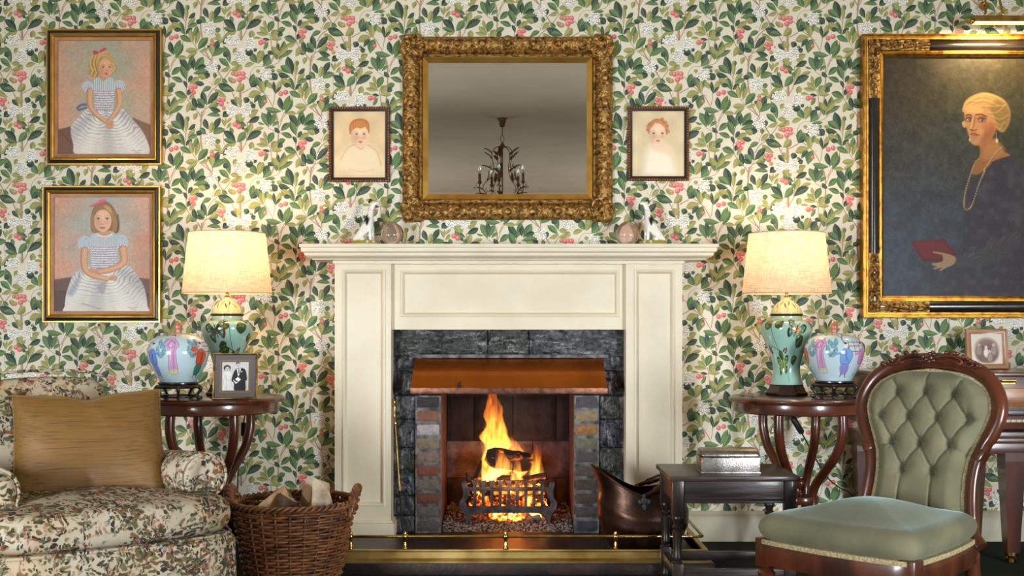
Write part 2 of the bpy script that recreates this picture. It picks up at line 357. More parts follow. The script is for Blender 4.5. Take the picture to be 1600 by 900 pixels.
    tones = {'d': ((74, 92, 76), (54, 72, 62), (118, 134, 110)), 'm': ((106, 134, 84), (80, 112, 76), (158, 170, 122)), 'o': ((166, 164, 102), (146, 146, 84), (194, 188, 136))}
    for O, pts, w in stems:
        pl = [np.array((O[0] + x / 9, O[1] + y / 9)) for x, y in (crom(pts, 4) if len(pts) > 2 else pts)]
        for wid, c, sh in ((w / 9 * 1.05, (164, 134, 112), 0), (w / 9 * .34, (196, 168, 144), -w / 9 * .18)):
            d = dep(); n = len(pl); Lp = []; Rp = []
            for i in range(n):
                t = pl[min(i + 1, n - 1)] - pl[max(i - 1, 0)]; t = t / (np.linalg.norm(t) + 1e-9); nn = np.array((-t[1], t[0]))
                q = wid * (1.0 - 0.25 * i / n) / 2; Lp.append(pl[i] + nn * (q + sh)); Rp.append(pl[i] - nn * (q - sh))
            for i in range(n - 1): face([tuple(Lp[i]), tuple(Lp[i + 1]), tuple(Rp[i + 1]), tuple(Rp[i])], S(*c), d)
    for O, x0, y0, x1, y1, w, tone in leaves:
        a = np.array((O[0] + x0 / 9, O[1] + y0 / 9)); b_ = np.array((O[0] + x1 / 9, O[1] + y1 / 9)); t = b_ - a; a = a - t * .07; b_ = b_ + t * .13; t = b_ - a; ln = np.linalg.norm(t)
        nn = np.array((-t[1], t[0])) / ln; hw = w / 9 * .70; bend = rnd.uniform(-.1, .1) * ln
        shp = [(0, 0), (.12, .3), (.3, .72), (.5, .98), (.68, .95), (.84, .62), (.94, .24), (1, 0)]
        mid = [a + t * s + nn * bend * 4 * s * (1 - s) for s, q in shp]
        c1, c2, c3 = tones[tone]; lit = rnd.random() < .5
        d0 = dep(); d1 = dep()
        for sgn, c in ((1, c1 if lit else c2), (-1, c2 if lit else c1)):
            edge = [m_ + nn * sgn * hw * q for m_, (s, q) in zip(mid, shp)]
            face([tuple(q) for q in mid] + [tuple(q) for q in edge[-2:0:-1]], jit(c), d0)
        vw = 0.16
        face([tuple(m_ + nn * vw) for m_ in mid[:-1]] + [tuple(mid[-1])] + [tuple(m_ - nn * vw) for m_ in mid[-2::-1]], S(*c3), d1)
        if tone != 'd' or rnd.random() < .4:
            for s_ in (.32, .5, .66):       # side veins
                i = [.12, .3, .5, .68].index(min([.12, .3, .5, .68], key=lambda q: abs(q - s_))) + 1
                m_ = mid[i]
                for sg in (1, -1):
                    e = m_ + t * .13 + nn * sg * hw * .62; face([tuple(m_ - t * .012), tuple(e), tuple(m_ + t * .012)], S(*[.6 * x + .4 * y for x, y in zip(c3, c1)]), d1)
    for O, cx, cy, r, k in berries:
        c = np.array((O[0] + cx / 9, O[1] + cy / 9)); r = r / 9 * .88
        circ = lambda ox, oy, rr, n=12: [tuple(c + np.array((ox + rr * math.cos(2 * PI * i / n), oy + rr * math.sin(2 * PI * i / n)))) for i in range(n)]
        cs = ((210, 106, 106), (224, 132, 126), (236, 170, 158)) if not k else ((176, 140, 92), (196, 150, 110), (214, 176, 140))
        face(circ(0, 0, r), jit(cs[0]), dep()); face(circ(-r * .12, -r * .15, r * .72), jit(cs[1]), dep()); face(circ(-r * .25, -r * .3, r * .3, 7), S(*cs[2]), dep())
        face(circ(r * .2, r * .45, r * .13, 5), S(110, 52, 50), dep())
    for O, cx, cy, rx, ry in flowers:
        for i in range(32):
            a = i * 2.39996; q = math.sqrt((i + .5) / 32); x = O[0] + (cx + rx * q * math.cos(a)) / 9 + rnd.uniform(-.5, .5); y = O[1] + (cy + ry * q * math.sin(a)) / 9 + rnd.uniform(-.5, .5)
            if rnd.random() < .7:
                face([(x + 1.75 * math.cos(j * PI / 3), y + .6 + 1.75 * math.sin(j * PI / 3)) for j in range(6)], jit((132, 138, 118), 14), dep())
            r = rnd.uniform(1.15, 1.7)
            face([(x + r * math.cos(j * PI / 4), y + r * 1.1 * math.sin(j * PI / 4)) for j in range(8)], jit((246, 243, 236), 6), dep())
            if rnd.random() < .4: face([(x + .4 * math.cos(j * PI / 2), y + r * .6 + .4 * math.sin(j * PI / 2)) for j in range(4)], S(120, 112, 100), dep())
    V = np.array(V); fl = np.array([len(f) for f in Fc]); vf = np.repeat(np.arange(len(Fc)), fl)   # every face owns its vertices, in order
    col = np.array(Cc)[vf]
    cen = np.stack([np.bincount(vf, V[:, 0]) / fl, np.bincount(vf, V[:, 1]) / fl], 1)
    allv = []; alll = []; allc = []
    for i in range(-5, 10):
        for j in range(-6, 9):
            ox, oy = 171.0 * i - 15.0 * 0, 174.0 * j + 87.0 * i
            X = (V[:, 0] + ox - 800) / 330; Z = H - (V[:, 1] + oy - 510) / 330
            fx = (cen[:, 0] + ox - 800) / 330; fz = H - (cen[:, 1] + oy - 510) / 330
            keep = (fx > -RX + .05) & (fx < RX - .05) & (fz < RZ - .03) & (fz > 0.05)
            keep &= ~((np.abs(fx + .015) < .74) & (fz < 1.3))
            if not keep.any(): continue
            kv = keep[vf]
            allv.append(np.stack([X[kv], -V[kv, 2], Z[kv]], 1)); alll.append(fl[keep]); allc.append(col[kv])
    va = np.concatenate(allv); la = np.concatenate(alll); ca = np.concatenate(allc)
    # the wall body with the fireplace hole
    x0, x1, zt = -0.60, 0.57, 1.03; base = S(228, 219, 198)
    q = [(-RX, 0, x0, RZ), (x1, 0, RX, RZ), (x0, zt, x1, RZ)]; bv = []; bl = []
    for a0, b0, a1, b1 in q: bv += [(a0, 0, b0), (a1, 0, b0), (a1, 0, b1), (a0, 0, b1)]; bl.append(4)
    for (a0, b0, a1, b1) in ((x0, 0, x0, zt), (x1, 0, x1, zt)):
        bv += [(a0, 0, b0), (a0, .15, b0), (a0, .15, b1), (a0, 0, b1)]; bl.append(4)
    va = np.concatenate([np.array(bv, float), va]); la = np.concatenate([np.array(bl), la]); ca = np.concatenate([np.tile(np.array(base), (len(bv), 1)), ca])
    me = bpy.data.meshes.new('wall_fireplace'); nv = len(va)
    me.vertices.add(nv); me.vertices.foreach_set('co', va.astype(np.float32).ravel())
    me.loops.add(nv); me.loops.foreach_set('vertex_index', np.arange(nv, dtype=np.int32))
    me.polygons.add(len(la)); st = np.concatenate([[0], np.cumsum(la)[:-1]]); me.polygons.foreach_set('loop_start', st.astype(np.int32))
    try: me.polygons.foreach_set('loop_total', la.astype(np.int32))
    except Exception: pass
    me.update(calc_edges=True)
    at = me.attributes.new('Col', 'FLOAT_COLOR', 'CORNER'); at.data.foreach_set('color', ca.astype(np.float32).ravel())
    me.materials.append(M_paper)
    o = bpy.data.objects.new('wall_fireplace', me); COL.objects.link(o); return struct(o)
wallpaper()
# baseboards
M_skirt = mat('baseboard_paint', S(186, 177, 152), 0.45, col2=S(176, 166, 142), scale=5)  # baseboard tone, greyer and darker than the cream of the mantelpiece
def baseboard(name, x0, x1):
    mb = MB(); prof = [(-0.0, 0), (-0.022, 0), (-0.022, 0.105), (-0.016, 0.118), (-0.018, 0.13), (-0.008, 0.142), (0, 0.142)]
    vs = [(x, y, z) for x in (x0, x1) for y, z in prof]; k = len(prof)
    mb.add(vs, [(i, i + 1, i + 1 + k, i + k) for i in range(k - 1)] + [tuple(range(k)), tuple(range(2 * k - 1, k - 1, -1))])
    return struct(obj(name, mb, M_skirt, angle=30))
baseboard('baseboard_left', -RX, -0.86); baseboard('baseboard_right', 0.83, RX)
# ---------------------------------------------------------------- hearth, surround, stonework
HZ = 0.045
M_hearth = mat('black_hearth', S(34, 27, 26), 0.4, col2=S(70, 44, 38), scale=7, bump=0.3, bscale=30, ramp=(0.45, 0.8))
mb = MB(); mb.box(-0.86, 0.83, -0.75, 0.0, 0.0, HZ, bv=0.004); mb.box(-0.6, 0.57, 0.0, 0.5, 0.0, HZ)
struct(obj('trim_1', mb, M_hearth)).name = 'trim_1'
sp = thing('fireplace_surround', 'cream painted wooden mantelpiece with panelled pilasters around the stone fireplace', 'mantelpiece', (-0.015, 0, 0))
def loc_x(px, Y): return PX(px, Y) + 0.015
yP, yF = -0.13, -0.10
for s_, (a0, a1) in ((-1, (523, 611)), (1, (978, 1066))):
    xa, xb = loc_x(a0, yP), loc_x(a1, yP); mb = MB()
    zb, zt = HZ, 1.325
    px0, px1 = loc_x(536 if s_ < 0 else 992, yP), loc_x(601 if s_ < 0 else 1053, yP); pz0, pz1 = PZ(790, yP), PZ(422, yP)
    # front with a sunk panel, sides
    mb.add([(xa, yP, zb), (xb, yP, zb), (xb, yP, zt), (xa, yP, zt), (px0, yP, pz0), (px1, yP, pz0), (px1, yP, pz1), (px0, yP, pz1),
            (xa, 0, zb), (xb, 0, zb), (xb, 0, zt), (xa, 0, zt)],
           [(0, 1, 5, 4), (1, 2, 6, 5), (2, 3, 7, 6), (3, 0, 4, 7), (8, 0, 3, 11), (1, 9, 10, 2)])
    p = obj('pilaster', mb, M_paint, sp, smooth=False)
    mb = MB(); mb.frame_sweep(px0 - .004, px1 + .004, pz0 - .004, pz1 + .004, [(0, -yP - .002), (0.002, -yP + .006), (.008, -yP + .008), (.014, -yP + .003), (.02, -yP - .012), (.024, -yP - .014)])
    mb.add([(px0 + .012, yP + .013, pz0 + .012), (px1 - .012, yP + .013, pz0 + .012), (px1 - .012, yP + .013, pz1 - .012), (px0 + .012, yP + .013, pz1 - .012)], [(0, 1, 2, 3)])
    obj('panel', mb, M_paint, p, angle=25)
    mb = MB(); e = .018
    mb.box(xa - e, xb + e, yP - .02, 0, HZ, HZ + .062, bv=.003); mb.box(xa - e * .6, xb + e * .6, yP - .012, 0, HZ + .062, HZ + .074, bv=.004)
    obj('plinth', mb, M_paint, sp)
xa, xb = loc_x(611, yP), loc_x(978, yP); zb = PZ(515, yF); mb = MB()
fx0, fx1, fz0, fz1 = loc_x(627, yF), loc_x(966, yF), PZ(494, yF), PZ(423, yF); zt = 1.325
mb.add([(xa, yF, zb), (xb, yF, zb), (xb, yF, zt), (xa, yF, zt), (fx0, yF, fz0), (fx1, yF, fz0), (fx1, yF, fz1), (fx0, yF, fz1), (xa, 0.02, zb), (xb, 0.02, zb)],
       [(0, 1, 5, 4), (1, 2, 6, 5), (2, 3, 7, 6), (3, 0, 4, 7), (0, 8, 9, 1)])
p = obj('frieze', mb, M_paint, sp, smooth=False)
mb = MB(); mb.frame_sweep(fx0 - .004, fx1 + .004, fz0 - .004, fz1 + .004, [(0, -yF - .002), (0.002, -yF + .006), (.008, -yF + .008), (.014, -yF + .003), (.02, -yF - .010), (.026, -yF - .012)])
mb.add([(fx0 + .012, yF + .011, fz0 + .012), (fx1 - .012, yF + .011, fz0 + .012), (fx1 - .012, yF + .011, fz1 - .012), (fx0 + .012, yF + .011, fz1 - .012)], [(0, 1, 2, 3)])
obj('panel', mb, M_paint, p, angle=25)
# shelf: moulded edge swept round three sides
SHZ = 1.389
prof = [(0.245, SHZ), (0.247, SHZ - .004), (0.247, SHZ - .014), (0.240, SHZ - .018), (0.240, SHZ - .034), (0.228, SHZ - .040), (0.226, SHZ - .052), (0.215, SHZ - .06), (0.200, SHZ - .064), (0.196, SHZ - .07)]
mb = MB(); xl, xr = -0.948, 0.950; vs = []
for d, z in prof:
    e = 0.247 - d; vs += [(xl + e, 0, z), (xl + e, -d, z), (xr - e, -d, z), (xr - e, 0, z)]
fs = [(i * 4 + j, i * 4 + j + 1, i * 4 + 4 + j + 1, i * 4 + 4 + j)[::-1] for i in range(len(prof) - 1) for j in range(3)]
fs += [(0, 1, 2, 3)[::-1], tuple(len(vs) - 4 + q for q in (0, 1, 2, 3))]
mb.add(vs, fs); obj('mantelshelf', mb, M_paint, sp, angle=25)
mb = MB(); xl, xr = loc_x(520, yP), loc_x(1069, yP)
mb.box(xl, xr, yP - .012, 0, 1.303, 1.3195, bv=.004); obj('bed_moulding', mb, M_paint, sp)
# rough stone
def rough(mb, x0, x1, z0, z1, y, amp, seed, cols, cell=0.012, back=0.06):
    """one rough-faced block: a dimpled front and plain sides"""
    nx = max(3, int((x1 - x0) / cell)); nz = max(3, int((z1 - z0) / cell)); r = np.random.RandomState(seed)
    n1 = vnoise(nz + 1, nx + 1, 4.2, seed) - .5; n2 = vnoise(nz + 1, nx + 1, 1.6, seed + 7) - .5
    pts = []
    for i in range(nx + 1):
        for j in range(nz + 1):
            u, v = i / nx, j / nz; e = min(u * nx, (1 - u) * nx, v * nz, (1 - v) * nz); k = min(1, e / 1.5)
            pts.append((x0 + u * (x1 - x0), y + (1 - k) * .008 - k * (amp * (n1[j, i] * 1.2 + n2[j, i] * .8) + amp * .5), z0 + v * (z1 - z0)))
    c = cols[r.randint(len(cols))]; c = S(*[min(255, max(0, q + r.uniform(-8, 8))) for q in c])
    mb.grid(pts, nx + 1, nz + 1, c, flip=False)
    mb.add([(x0, y + .008, z0), (x1, y + .008, z0), (x1, y + .008, z1), (x0, y + .008, z1), (x0, y + back, z0), (x1, y + back, z0), (x1, y + back, z1), (x0, y + back, z1)],
           [(0, 4, 5, 1), (1, 5, 6, 2), (2, 6, 7, 3), (3, 7, 4, 0)], c)
M_stone = mat('slate_stone', S(120, 120, 124), 0.42, attr='Col', col2=S(255, 255, 255), scale=38, ramp=(0.42, 0.62), bump=1.0, bscale=55)
nt = M_stone.node_tree; N, L = nt.nodes, nt.links; b = N['Principled BSDF']; src = b.inputs['Base Color'].links[0].from_socket
n = N.new('ShaderNodeTexNoise'); n.inputs['Scale'].default_value = 120; n.inputs['Detail'].default_value = 6; n2 = N.new('ShaderNodeTexNoise'); n2.inputs['Scale'].default_value = 9; n2.inputs['Detail'].default_value = 3
ml = N.new('ShaderNodeMath'); ml.operation = 'MULTIPLY'; L.new(n.outputs['Fac'], ml.inputs[0]); L.new(n2.outputs['Fac'], ml.inputs[1]); r = N.new('ShaderNodeValToRGB'); r.color_ramp.elements[0].position = .31; r.color_ramp.elements[1].position = .37; r.color_ramp.elements[1].color = (.8, .8, .8, 1); L.new(ml.outputs[0], r.inputs[0])
mx = N.new('ShaderNodeMix'); mx.data_type = 'RGBA'; L.new(r.outputs[0], mx.inputs[0]); L.new(src, mx.inputs[6]); mx.inputs[7].default_value = S(176, 174, 172); L.new(mx.outputs[2], b.inputs['Base Color'])
M_brick = mat('sooty_brick', S(205, 200, 196), 0.8, attr='Col', col2=S(255, 255, 255), scale=45, ramp=(0.3, 0.7), bump=0.8, bscale=90)
M_mortar = mat('grey_mortar', S(128, 126, 126), 0.9, col2=S(60, 58, 60), scale=30, bump=0.6, bscale=80)
st = thing('stone_fireplace', 'dark slate and sooty brick fireplace opening inside the cream surround', 'fireplace', (0, 0, 0))
yS, yB = -0.03, -0.05
slate = [(72, 72, 75), (64, 64, 67), (82, 82, 85), (58, 57, 60)]
mb = MB(); xs = [PX(q, yS) for q in (614, 700, 762, 827, 905, 977)]
mb_x = [xs[0], xs[2], xs[3], xs[5]]
for i in range(3): rough(mb, mb_x[i] + .002, mb_x[i + 1] - .002, PZ(558, yS), 1.02, yS, .018, 11 + i, slate, back=.1)
obj('stone_lintel', mb, M_stone, st, angle=60)
for k, (a0, a1) in enumerate(((614, 651), (934, 977))):
    mb = MB(); ys = [556, 578, 618, 655, 700, 738, 775, 806, 836]
    for i in range(len(ys) - 1): rough(mb, PX(a0, yS), PX(a1, yS), PZ(ys[i + 1], yS) + .002, PZ(ys[i], yS) - .002, yS, .014, 31 + i + 20 * k, slate, back=.1)
    obj('stone_jamb', mb, M_stone, st, angle=60)
bl = [(62, 58, 58), (150, 92, 72), (178, 172, 166), (146, 124, 104), (140, 122, 100), (146, 78, 56), (126, 116, 106), (132, 76, 62), (120, 110, 104), (96, 90, 90)]
br = [(84, 82, 82), (146, 130, 104), (158, 108, 72), (128, 114, 98), (104, 94, 84), (98, 90, 84), (94, 82, 78), (84, 74, 72), (88, 82, 82), (78, 76, 78)]
for k, (a0, a1, cl) in enumerate(((649, 688.5, bl), (897.5, 936, br))):
    mb = MB(); n = 10; z0, z1 = HZ, PZ(618, yB); h = (z1 - z0) / n; xa, xb = PX(a0, yB), PX(a1, yB)
    for i in range(n):
        c = cl[n - 1 - i]; rough(mb, xa + .004, xb - .004, z0 + i * h + .005, z0 + (i + 1) * h - .005, yB, .004, 70 + i + 20 * k, [c], cell=.01, back=.5 if False else .1)
    p = obj('brick_pillar', mb, M_brick, st, angle=60)
    mb = MB(); mb.box(xa, xb, yB + .006, .06, z0, z1); obj('mortar', mb, M_mortar, p, smooth=False)
M_fb = mat('firebox_brick', S(255, 255, 255), 0.85, attr='Col', col2=S(120, 112, 110), scale=14, ramp=(0.3, 0.75), bump=0.7, bscale=40)
xl, xr = PX(688.5, yB), PX(897.5, yB); yK = 0.45; zt = 0.95
mb = MB(); soot = (46, 38, 36)
rows = [HZ, .24, .43, .66, zt]; r = np.random.RandomState(3)
for i in range(4):
    off = .0 if i % 2 else .12; xs = [xl] + [q for q in (xl + off + .02, xl + off + .22, xl + off + .44) if xl + .03 < q < xr - .03] + [xr]
    for j in range(len(xs) - 1):
        k = r.uniform(.75, 1.25); c = (108, 88, 84) if i == 1 else soot if i > 1 else (84, 64, 58)
        rough(mb, xs[j] + .002, xs[j + 1] - .002, rows[i] + .002, rows[i + 1] - .002, yK - .02, .006, 130 + i * 5 + j, [tuple(q * k for q in c)], cell=.015)
obj('fireback', mb, M_fb, st, angle=60)
M_side = mat('firebrick_side', S(104, 62, 50), 0.85, col2=S(58, 38, 34), scale=16, bump=0.5, bscale=60)
for xa, xb in ((xl - .1, xl), (xr, xr + .1)):
    mb = MB(); mb.box(xa, xb, .05, yK + .05, HZ, zt); obj('firebox_cheek', mb, M_side, st, smooth=False)
mb = MB(); mb.box(xl - .1, xr + .1, .02, yK + .05, zt - .05, zt + .05); mb.box(xl - .1, xr + .1, yK, yK + .05, HZ, zt); obj('flue_throat', mb, M_hearth, st, smooth=False)
# copper hood
M_copper = mat('copper_hood', S(178, 98, 26), 0.24, 0.8, col2=S(140, 72, 20), scale=5, stretch=(1, 1, .4), ramp=(.35, .75), bump=0.03, bscale=12)
M_lip = mat('copper_lip', S(128, 86, 68), 0.4, 0.85, col2=S(88, 54, 42), scale=50)
hd = thing('copper_hood', 'polished copper smoke hood sloping out above the fire', 'smoke hood', (0, 0, 0))
xa, xb = -0.459, 0.431; y0, z0, y1, z1 = -0.225, 0.735, -0.055, 0.866; t = .004
mb = MB(); n = 24
pts = []
for i in range(n + 1):
    for j in range(9):
        v = j / 8; sx = -.008 if False else 0
        x = xa + .006 * v + (xb - xa - .012 * v) * i / n; pts.append((x, y0 + (y1 - y0) * v - .012 * math.sin(PI * v), z0 + (z1 - z0) * v + .004 * math.sin(PI * v) - (.004 * math.sin(PI * i / n) ** .5 if j == 8 else 0)))
mb.grid(pts, n + 1, 9)
for x in (xa, xb):
    prof = [(y0 + (y1 - y0) * j / 8 - .012 * math.sin(PI * j / 8), z0 + (z1 - z0) * j / 8 + .004 * math.sin(PI * j / 8)) for j in range(9)]
    xx = lambda v: x + (.006 * v if x == xa else -.006 * v)
    vs = [(xx(j / 8), q[0], q[1]) for j, q in enumerate(prof)] + [(x, y1, z0)]; mb.add(vs, [tuple(range(10))])
obj('canopy', mb, M_copper, hd, angle=50)
mb = MB(); mb.box(xa - .003, xb + .003, y0 - .004, y0 + .006, z0 - .026, z0 + .002, bv=.002); mb.box(xa - .003, xa + .004, y0, y1, z0 - .026, z0); mb.box(xb - .004, xb + .003, y0, y1, z0 - .026, z0)
obj('lip', mb, M_lip, hd)
mb = MB(); c = P(717, 602, y0 - .001)
mb.prism([(c.x - .006, c.z - .012), (c.x + .006, c.z - .01), (c.x + .004, c.z + .004), (c.x + .009, c.z + .01), (c.x + .006, c.z + .02), (c.x, c.z + .012), (c.x - .007, c.z + .008)], y0 - .005, y0 + .012)
obj('damper_tab', mb, mat('black_iron', S(22, 20, 20), .5, .6), hd)
mb = MB(); mb.box(PX(641, yS), PX(950, yS), yS - .028, yS + .01, .867, .884, bv=.004); obj('mortar_bed', mb, M_mortar, st)
# ---------------------------------------------------------------- pictures on the wall
M_green = mat('green_black_cove', S(24, 38, 30), 0.35, col2=S(18, 24, 20), scale=20, coat=.2)
M_slip = mat('tan_slip', S(176, 126, 78), 0.45, col2=S(150, 102, 60), scale=14)
M_black = mat('black_frame_cove', S(26, 22, 20), 0.25, col2=S(44, 36, 30), scale=12, coat=.5)
def flat_canvas(name, pa, Y, parent, m=None, cx=0, cz=0):
    """the paint's own pixel frame laid on the wall at its real size"""
    k = 1 / 330.0
    x0, x1 = (pa.x0 - 800) * k - cx, (pa.x1 - 800) * k - cx; z1, z0 = H - (pa.y0 - 510) * k - cz, H - (pa.y1 - 510) * k - cz
    return painted(name, pa, lambda u, v: (x0 + (x1 - x0) * u, np.full_like(u, Y), z1 + (z0 - z1) * v), m or M_canvas, parent, smooth=False)
def pic(name, label, cat, x0, y0, x1, y1, group=None):
    k = 1 / 330.0; cx = ((x0 + x1) / 2 - 800) * k; z0 = H - (y1 - 510) * k; z1 = H - (y0 - 510) * k
    t = thing(name, label, cat, (cx, 0, z0), 0, group)
    return t, cx, z0, (x1 - x0) * k / 2, z1 - z0
def sweep_part(name, parent, hw, h, prof, m, angle=30):
    mb = MB(); mb.frame_sweep(-hw, hw, 0, h, prof); return obj(name, mb, m, parent, angle=angle)
def girl_frame(t, hw, h):
    u = 1 / 330.0
    sweep_part('frame', t, hw, h, [(0, .002), (0, .024), (.002, .027), (2.4 * u, .027), (3 * u, .024)], M_gilt_bright)
    sweep_part('cove', t, hw, h, [(3 * u, .024), (4.2 * u, .022), (7 * u, .026), (7.6 * u, .03)], M_green)
    sweep_part('gilt_moulding', t, hw, h, [(7.6 * u, .03), (8 * u, .035), (9.2 * u, .036), (10.2 * u, .032), (11 * u, .031), (12.6 * u, .026), (13 * u, .021)], M_gilt_bright)
    sweep_part('slip', t, hw, h, [(13 * u, .021), (17.6 * u, .018), (17.9 * u, .011)], M_slip)
def face(p, cx, cy, rx, ry, skin, eye, ex1, ex2, ey, nx, ny, mx, my, mw, lip, turn=0.0, dark=(60, 40, 30), er=1.0):
    sh = [c * .86 for c in skin]
    p.ell(cx, cy, rx, ry, skin, soft=1.5)
    p.ell(cx - rx * .62 * (1 if turn >= 0 else -1), cy + ry * .15, rx * .45, ry * .75, sh, soft=4, alpha=.55)
    p.ell(cx, cy - ry * .4, rx * .65, ry * .35, [min(255, c * 1.08) for c in skin], soft=5, alpha=.6)
    for e in (ex1, ex2): p.ell(e, my - (my - ey) * .55, rx * .3, ry * .2, (224, 140, 116), soft=4, alpha=.45)
    for e in (ex1, ex2):
        p.ell(e, ey, 2.6 * er, 1.7 * er, sh, soft=1.5, alpha=.8)
        p.ell(e, ey, 2.0 * er, 1.15 * er, (232, 222, 208), soft=.7)
        p.ell(e, ey, 1.15 * er, 1.2 * er, eye, soft=.6)
        p.line([(e - 2.2 * er, ey - .6 * er), (e, ey - 1.3 * er), (e + 2.2 * er, ey - .5 * er)], .6 * er, dark, alpha=.85)
        p.line([(e - 2.8 * er, ey - 3.2 * er), (e, ey - 4.0 * er), (e + 2.8 * er, ey - 3.2 * er)], .7 * er, [c * .7 for c in skin], alpha=.7)
    p.line([(nx - .6, ey + 1), (nx - 1, (ey + ny) / 2), (nx - .8, ny)], .9, sh, alpha=.6)
    p.line([(nx - 1.6, ny + .3), (nx, ny + .9), (nx + 1.6, ny + .3)], .8, [c * .66 for c in skin], alpha=.8)
    p.line([(mx - mw / 2, my), (mx, my + .4), (mx + mw / 2, my - .1)], 1.0, [c * .7 for c in lip])
    p.ell(mx, my + 1.3, mw * .36, .9, lip, soft=.8); p.ell(mx, my - .6, mw * .4, .7, lip, soft=.8, alpha=.8)
    p.ell(mx, my + 3.2, mw * .35, .7, sh, soft=1.2, alpha=.6)
SK = (216, 160, 122)
def limb(p, pts, w, skin=SK):
    p.line(pts, w, [c * .8 for c in skin], soft=1.2); p.line([(x + .8, y - .5) for x, y in pts], [q * .66 for q in w] if hasattr(w, '__len__') else w * .66, skin, soft=2.0)
def hand(p, x, y, ang, s, skin=SK):
    c, n = math.cos(math.radians(ang)), math.sin(math.radians(ang))
    r = lambda a, b: (x + (a * c - b * n) * s, y + (a * n + b * c) * s)
    p.poly([r(-3, -3), r(3, -3.2), r(4, 0), r(3, 3), r(-3, 3)], [q * .9 for q in skin], smooth=4)
    for i in range(4): p.line([r(2, -2.4 + i * 1.6), r(5.5, -2.6 + i * 1.7), r(7.6 - abs(i - 1.3) * .6, -2 + i * 1.55)], 1.5 * s, [q * (.8) for q in skin], soft=.8); p.line([r(2, -2.6 + i * 1.6), r(7.2 - abs(i - 1.3) * .6, -2.4 + i * 1.6)], .8 * s, skin, soft=.8)
    p.line([r(-1, -2.6), r(2, -4.4), r(4.4, -4.2)], 1.6 * s, skin)
def skirt(p, outline, cx, top, folds, seed, flat=1.0):
    p.poly(outline, (214, 208, 198), smooth=5, soft=1.2); a = np.clip(.5 - p.mask([tuple(q) for q in crom(outline, 5, True)]), 0, 1)
    rr = np.sqrt(((p.X - cx) * .75 * flat) ** 2 + ((p.Y - top) * 1.0) ** 2); th = np.arctan2(p.X - cx, (p.Y - top + 3))
    wob = np.sin(th * folds + seed) * 2.0 + (vnoise(p.h, p.w, 9 / p.px, seed) - .5) * 5
    st = np.clip(np.sin((rr + wob) * 2 * PI / 5.2) * 1.6 - .35, 0, 1); fade = np.clip(1.25 - (p.Y - top) / 66, .12, 1)
    p.put(a * st * fade * .75, (112, 124, 152))
    fo = np.clip(np.sin(th * folds + seed) * 1.2 - .3, 0, 1); p.put(a * fo * .38, (140, 138, 146))
    p.put(a * np.clip((p.Y - top - 42) / 30, 0, 1) * .35 * vnoise(p.h, p.w, 14 / p.px, seed + 3), (198, 190, 176))
    p.put(a * np.clip(-np.sin(th * folds + seed) * 1.2 - .5, 0, 1) * .5, (240, 236, 226))
def bodice(p, x0, x1, y0, y1, seed):
    p.poly([(x0, y0), (x1, y0), (x1 - 1, y1), (x0 + 1, y1)], (214, 208, 206))
    n = int((y1 - y0) / 3.6); r = random.Random(seed)
    for i in range(n + 1):
        y = y0 + 1 + i * 3.6; p.line([(x0 + .5, y), ((x0 + x1) / 2, y + .5), (x1 - .5, y)], 1.1, (100, 98, 132), alpha=.8)
        for j in range(8): p.ell(x0 + 2 + r.random() * (x1 - x0 - 4), y + 1.5, .6, .5, (176, 92, 92) if i % 2 else (96, 110, 150), alpha=.7)
def yoke(p, pts, x0, x1, y0, y1):
    p.poly(pts, (196, 202, 202), smooth=4); m = np.clip(.5 - p.mask([tuple(q) for q in crom(pts, 4, True)]), 0, 1)
    p.put(m * np.clip(np.sin((p.X - x0) * 2 * PI / 3.1) * 1.4 - .3, 0, 1) * .7, (110, 124, 140))
def puff(p, cx, cy, rx, ry, seed):
    p.ell(cx, cy, rx, ry, (170, 182, 196), soft=1.5); m = np.clip(.5 - (np.sqrt(((p.X - cx) / rx) ** 2 + ((p.Y - cy) / ry) ** 2) - 1) * 6, 0, 1)
    ang = np.arctan2(p.X - cx, p.Y - cy - ry * .9 + 18); p.put(m * np.clip(np.sin(ang * 26 + seed) * 1.3, 0, 1) * .75, (226, 226, 226)); p.put(m * np.clip(np.sin(ang * 26 + seed + 2.5) * 1.3 - .4, 0, 1) * .6, (94, 112, 142))
def signature(p, x, y):
    r = random.Random(4); q = [(x + i * 1.1, y + r.uniform(-1.1, 1.1)) for i in range(15)]
    p.line(q, .5, (90, 80, 74), soft=.6, smooth=2); p.line([(x + 4, y + 3), (x + 13, y + 2.6)], .4, (90, 80, 74), soft=.6)
def girl_bg(p, seed, cx):
    n = vnoise(p.h, p.w, 22 / p.px, seed); e = np.clip(np.abs(p.X - cx) / 62 + (n - .5) * .7 - .28, 0, 1)
    p.put(e * .95, (212, 150, 122)); p.put(np.clip((vnoise(p.h, p.w, 16 / p.px, seed + 1) - .45) * 2, 0, 1) * .25, (140, 140, 120)); p.noise(2.2, 14, seed + 2)
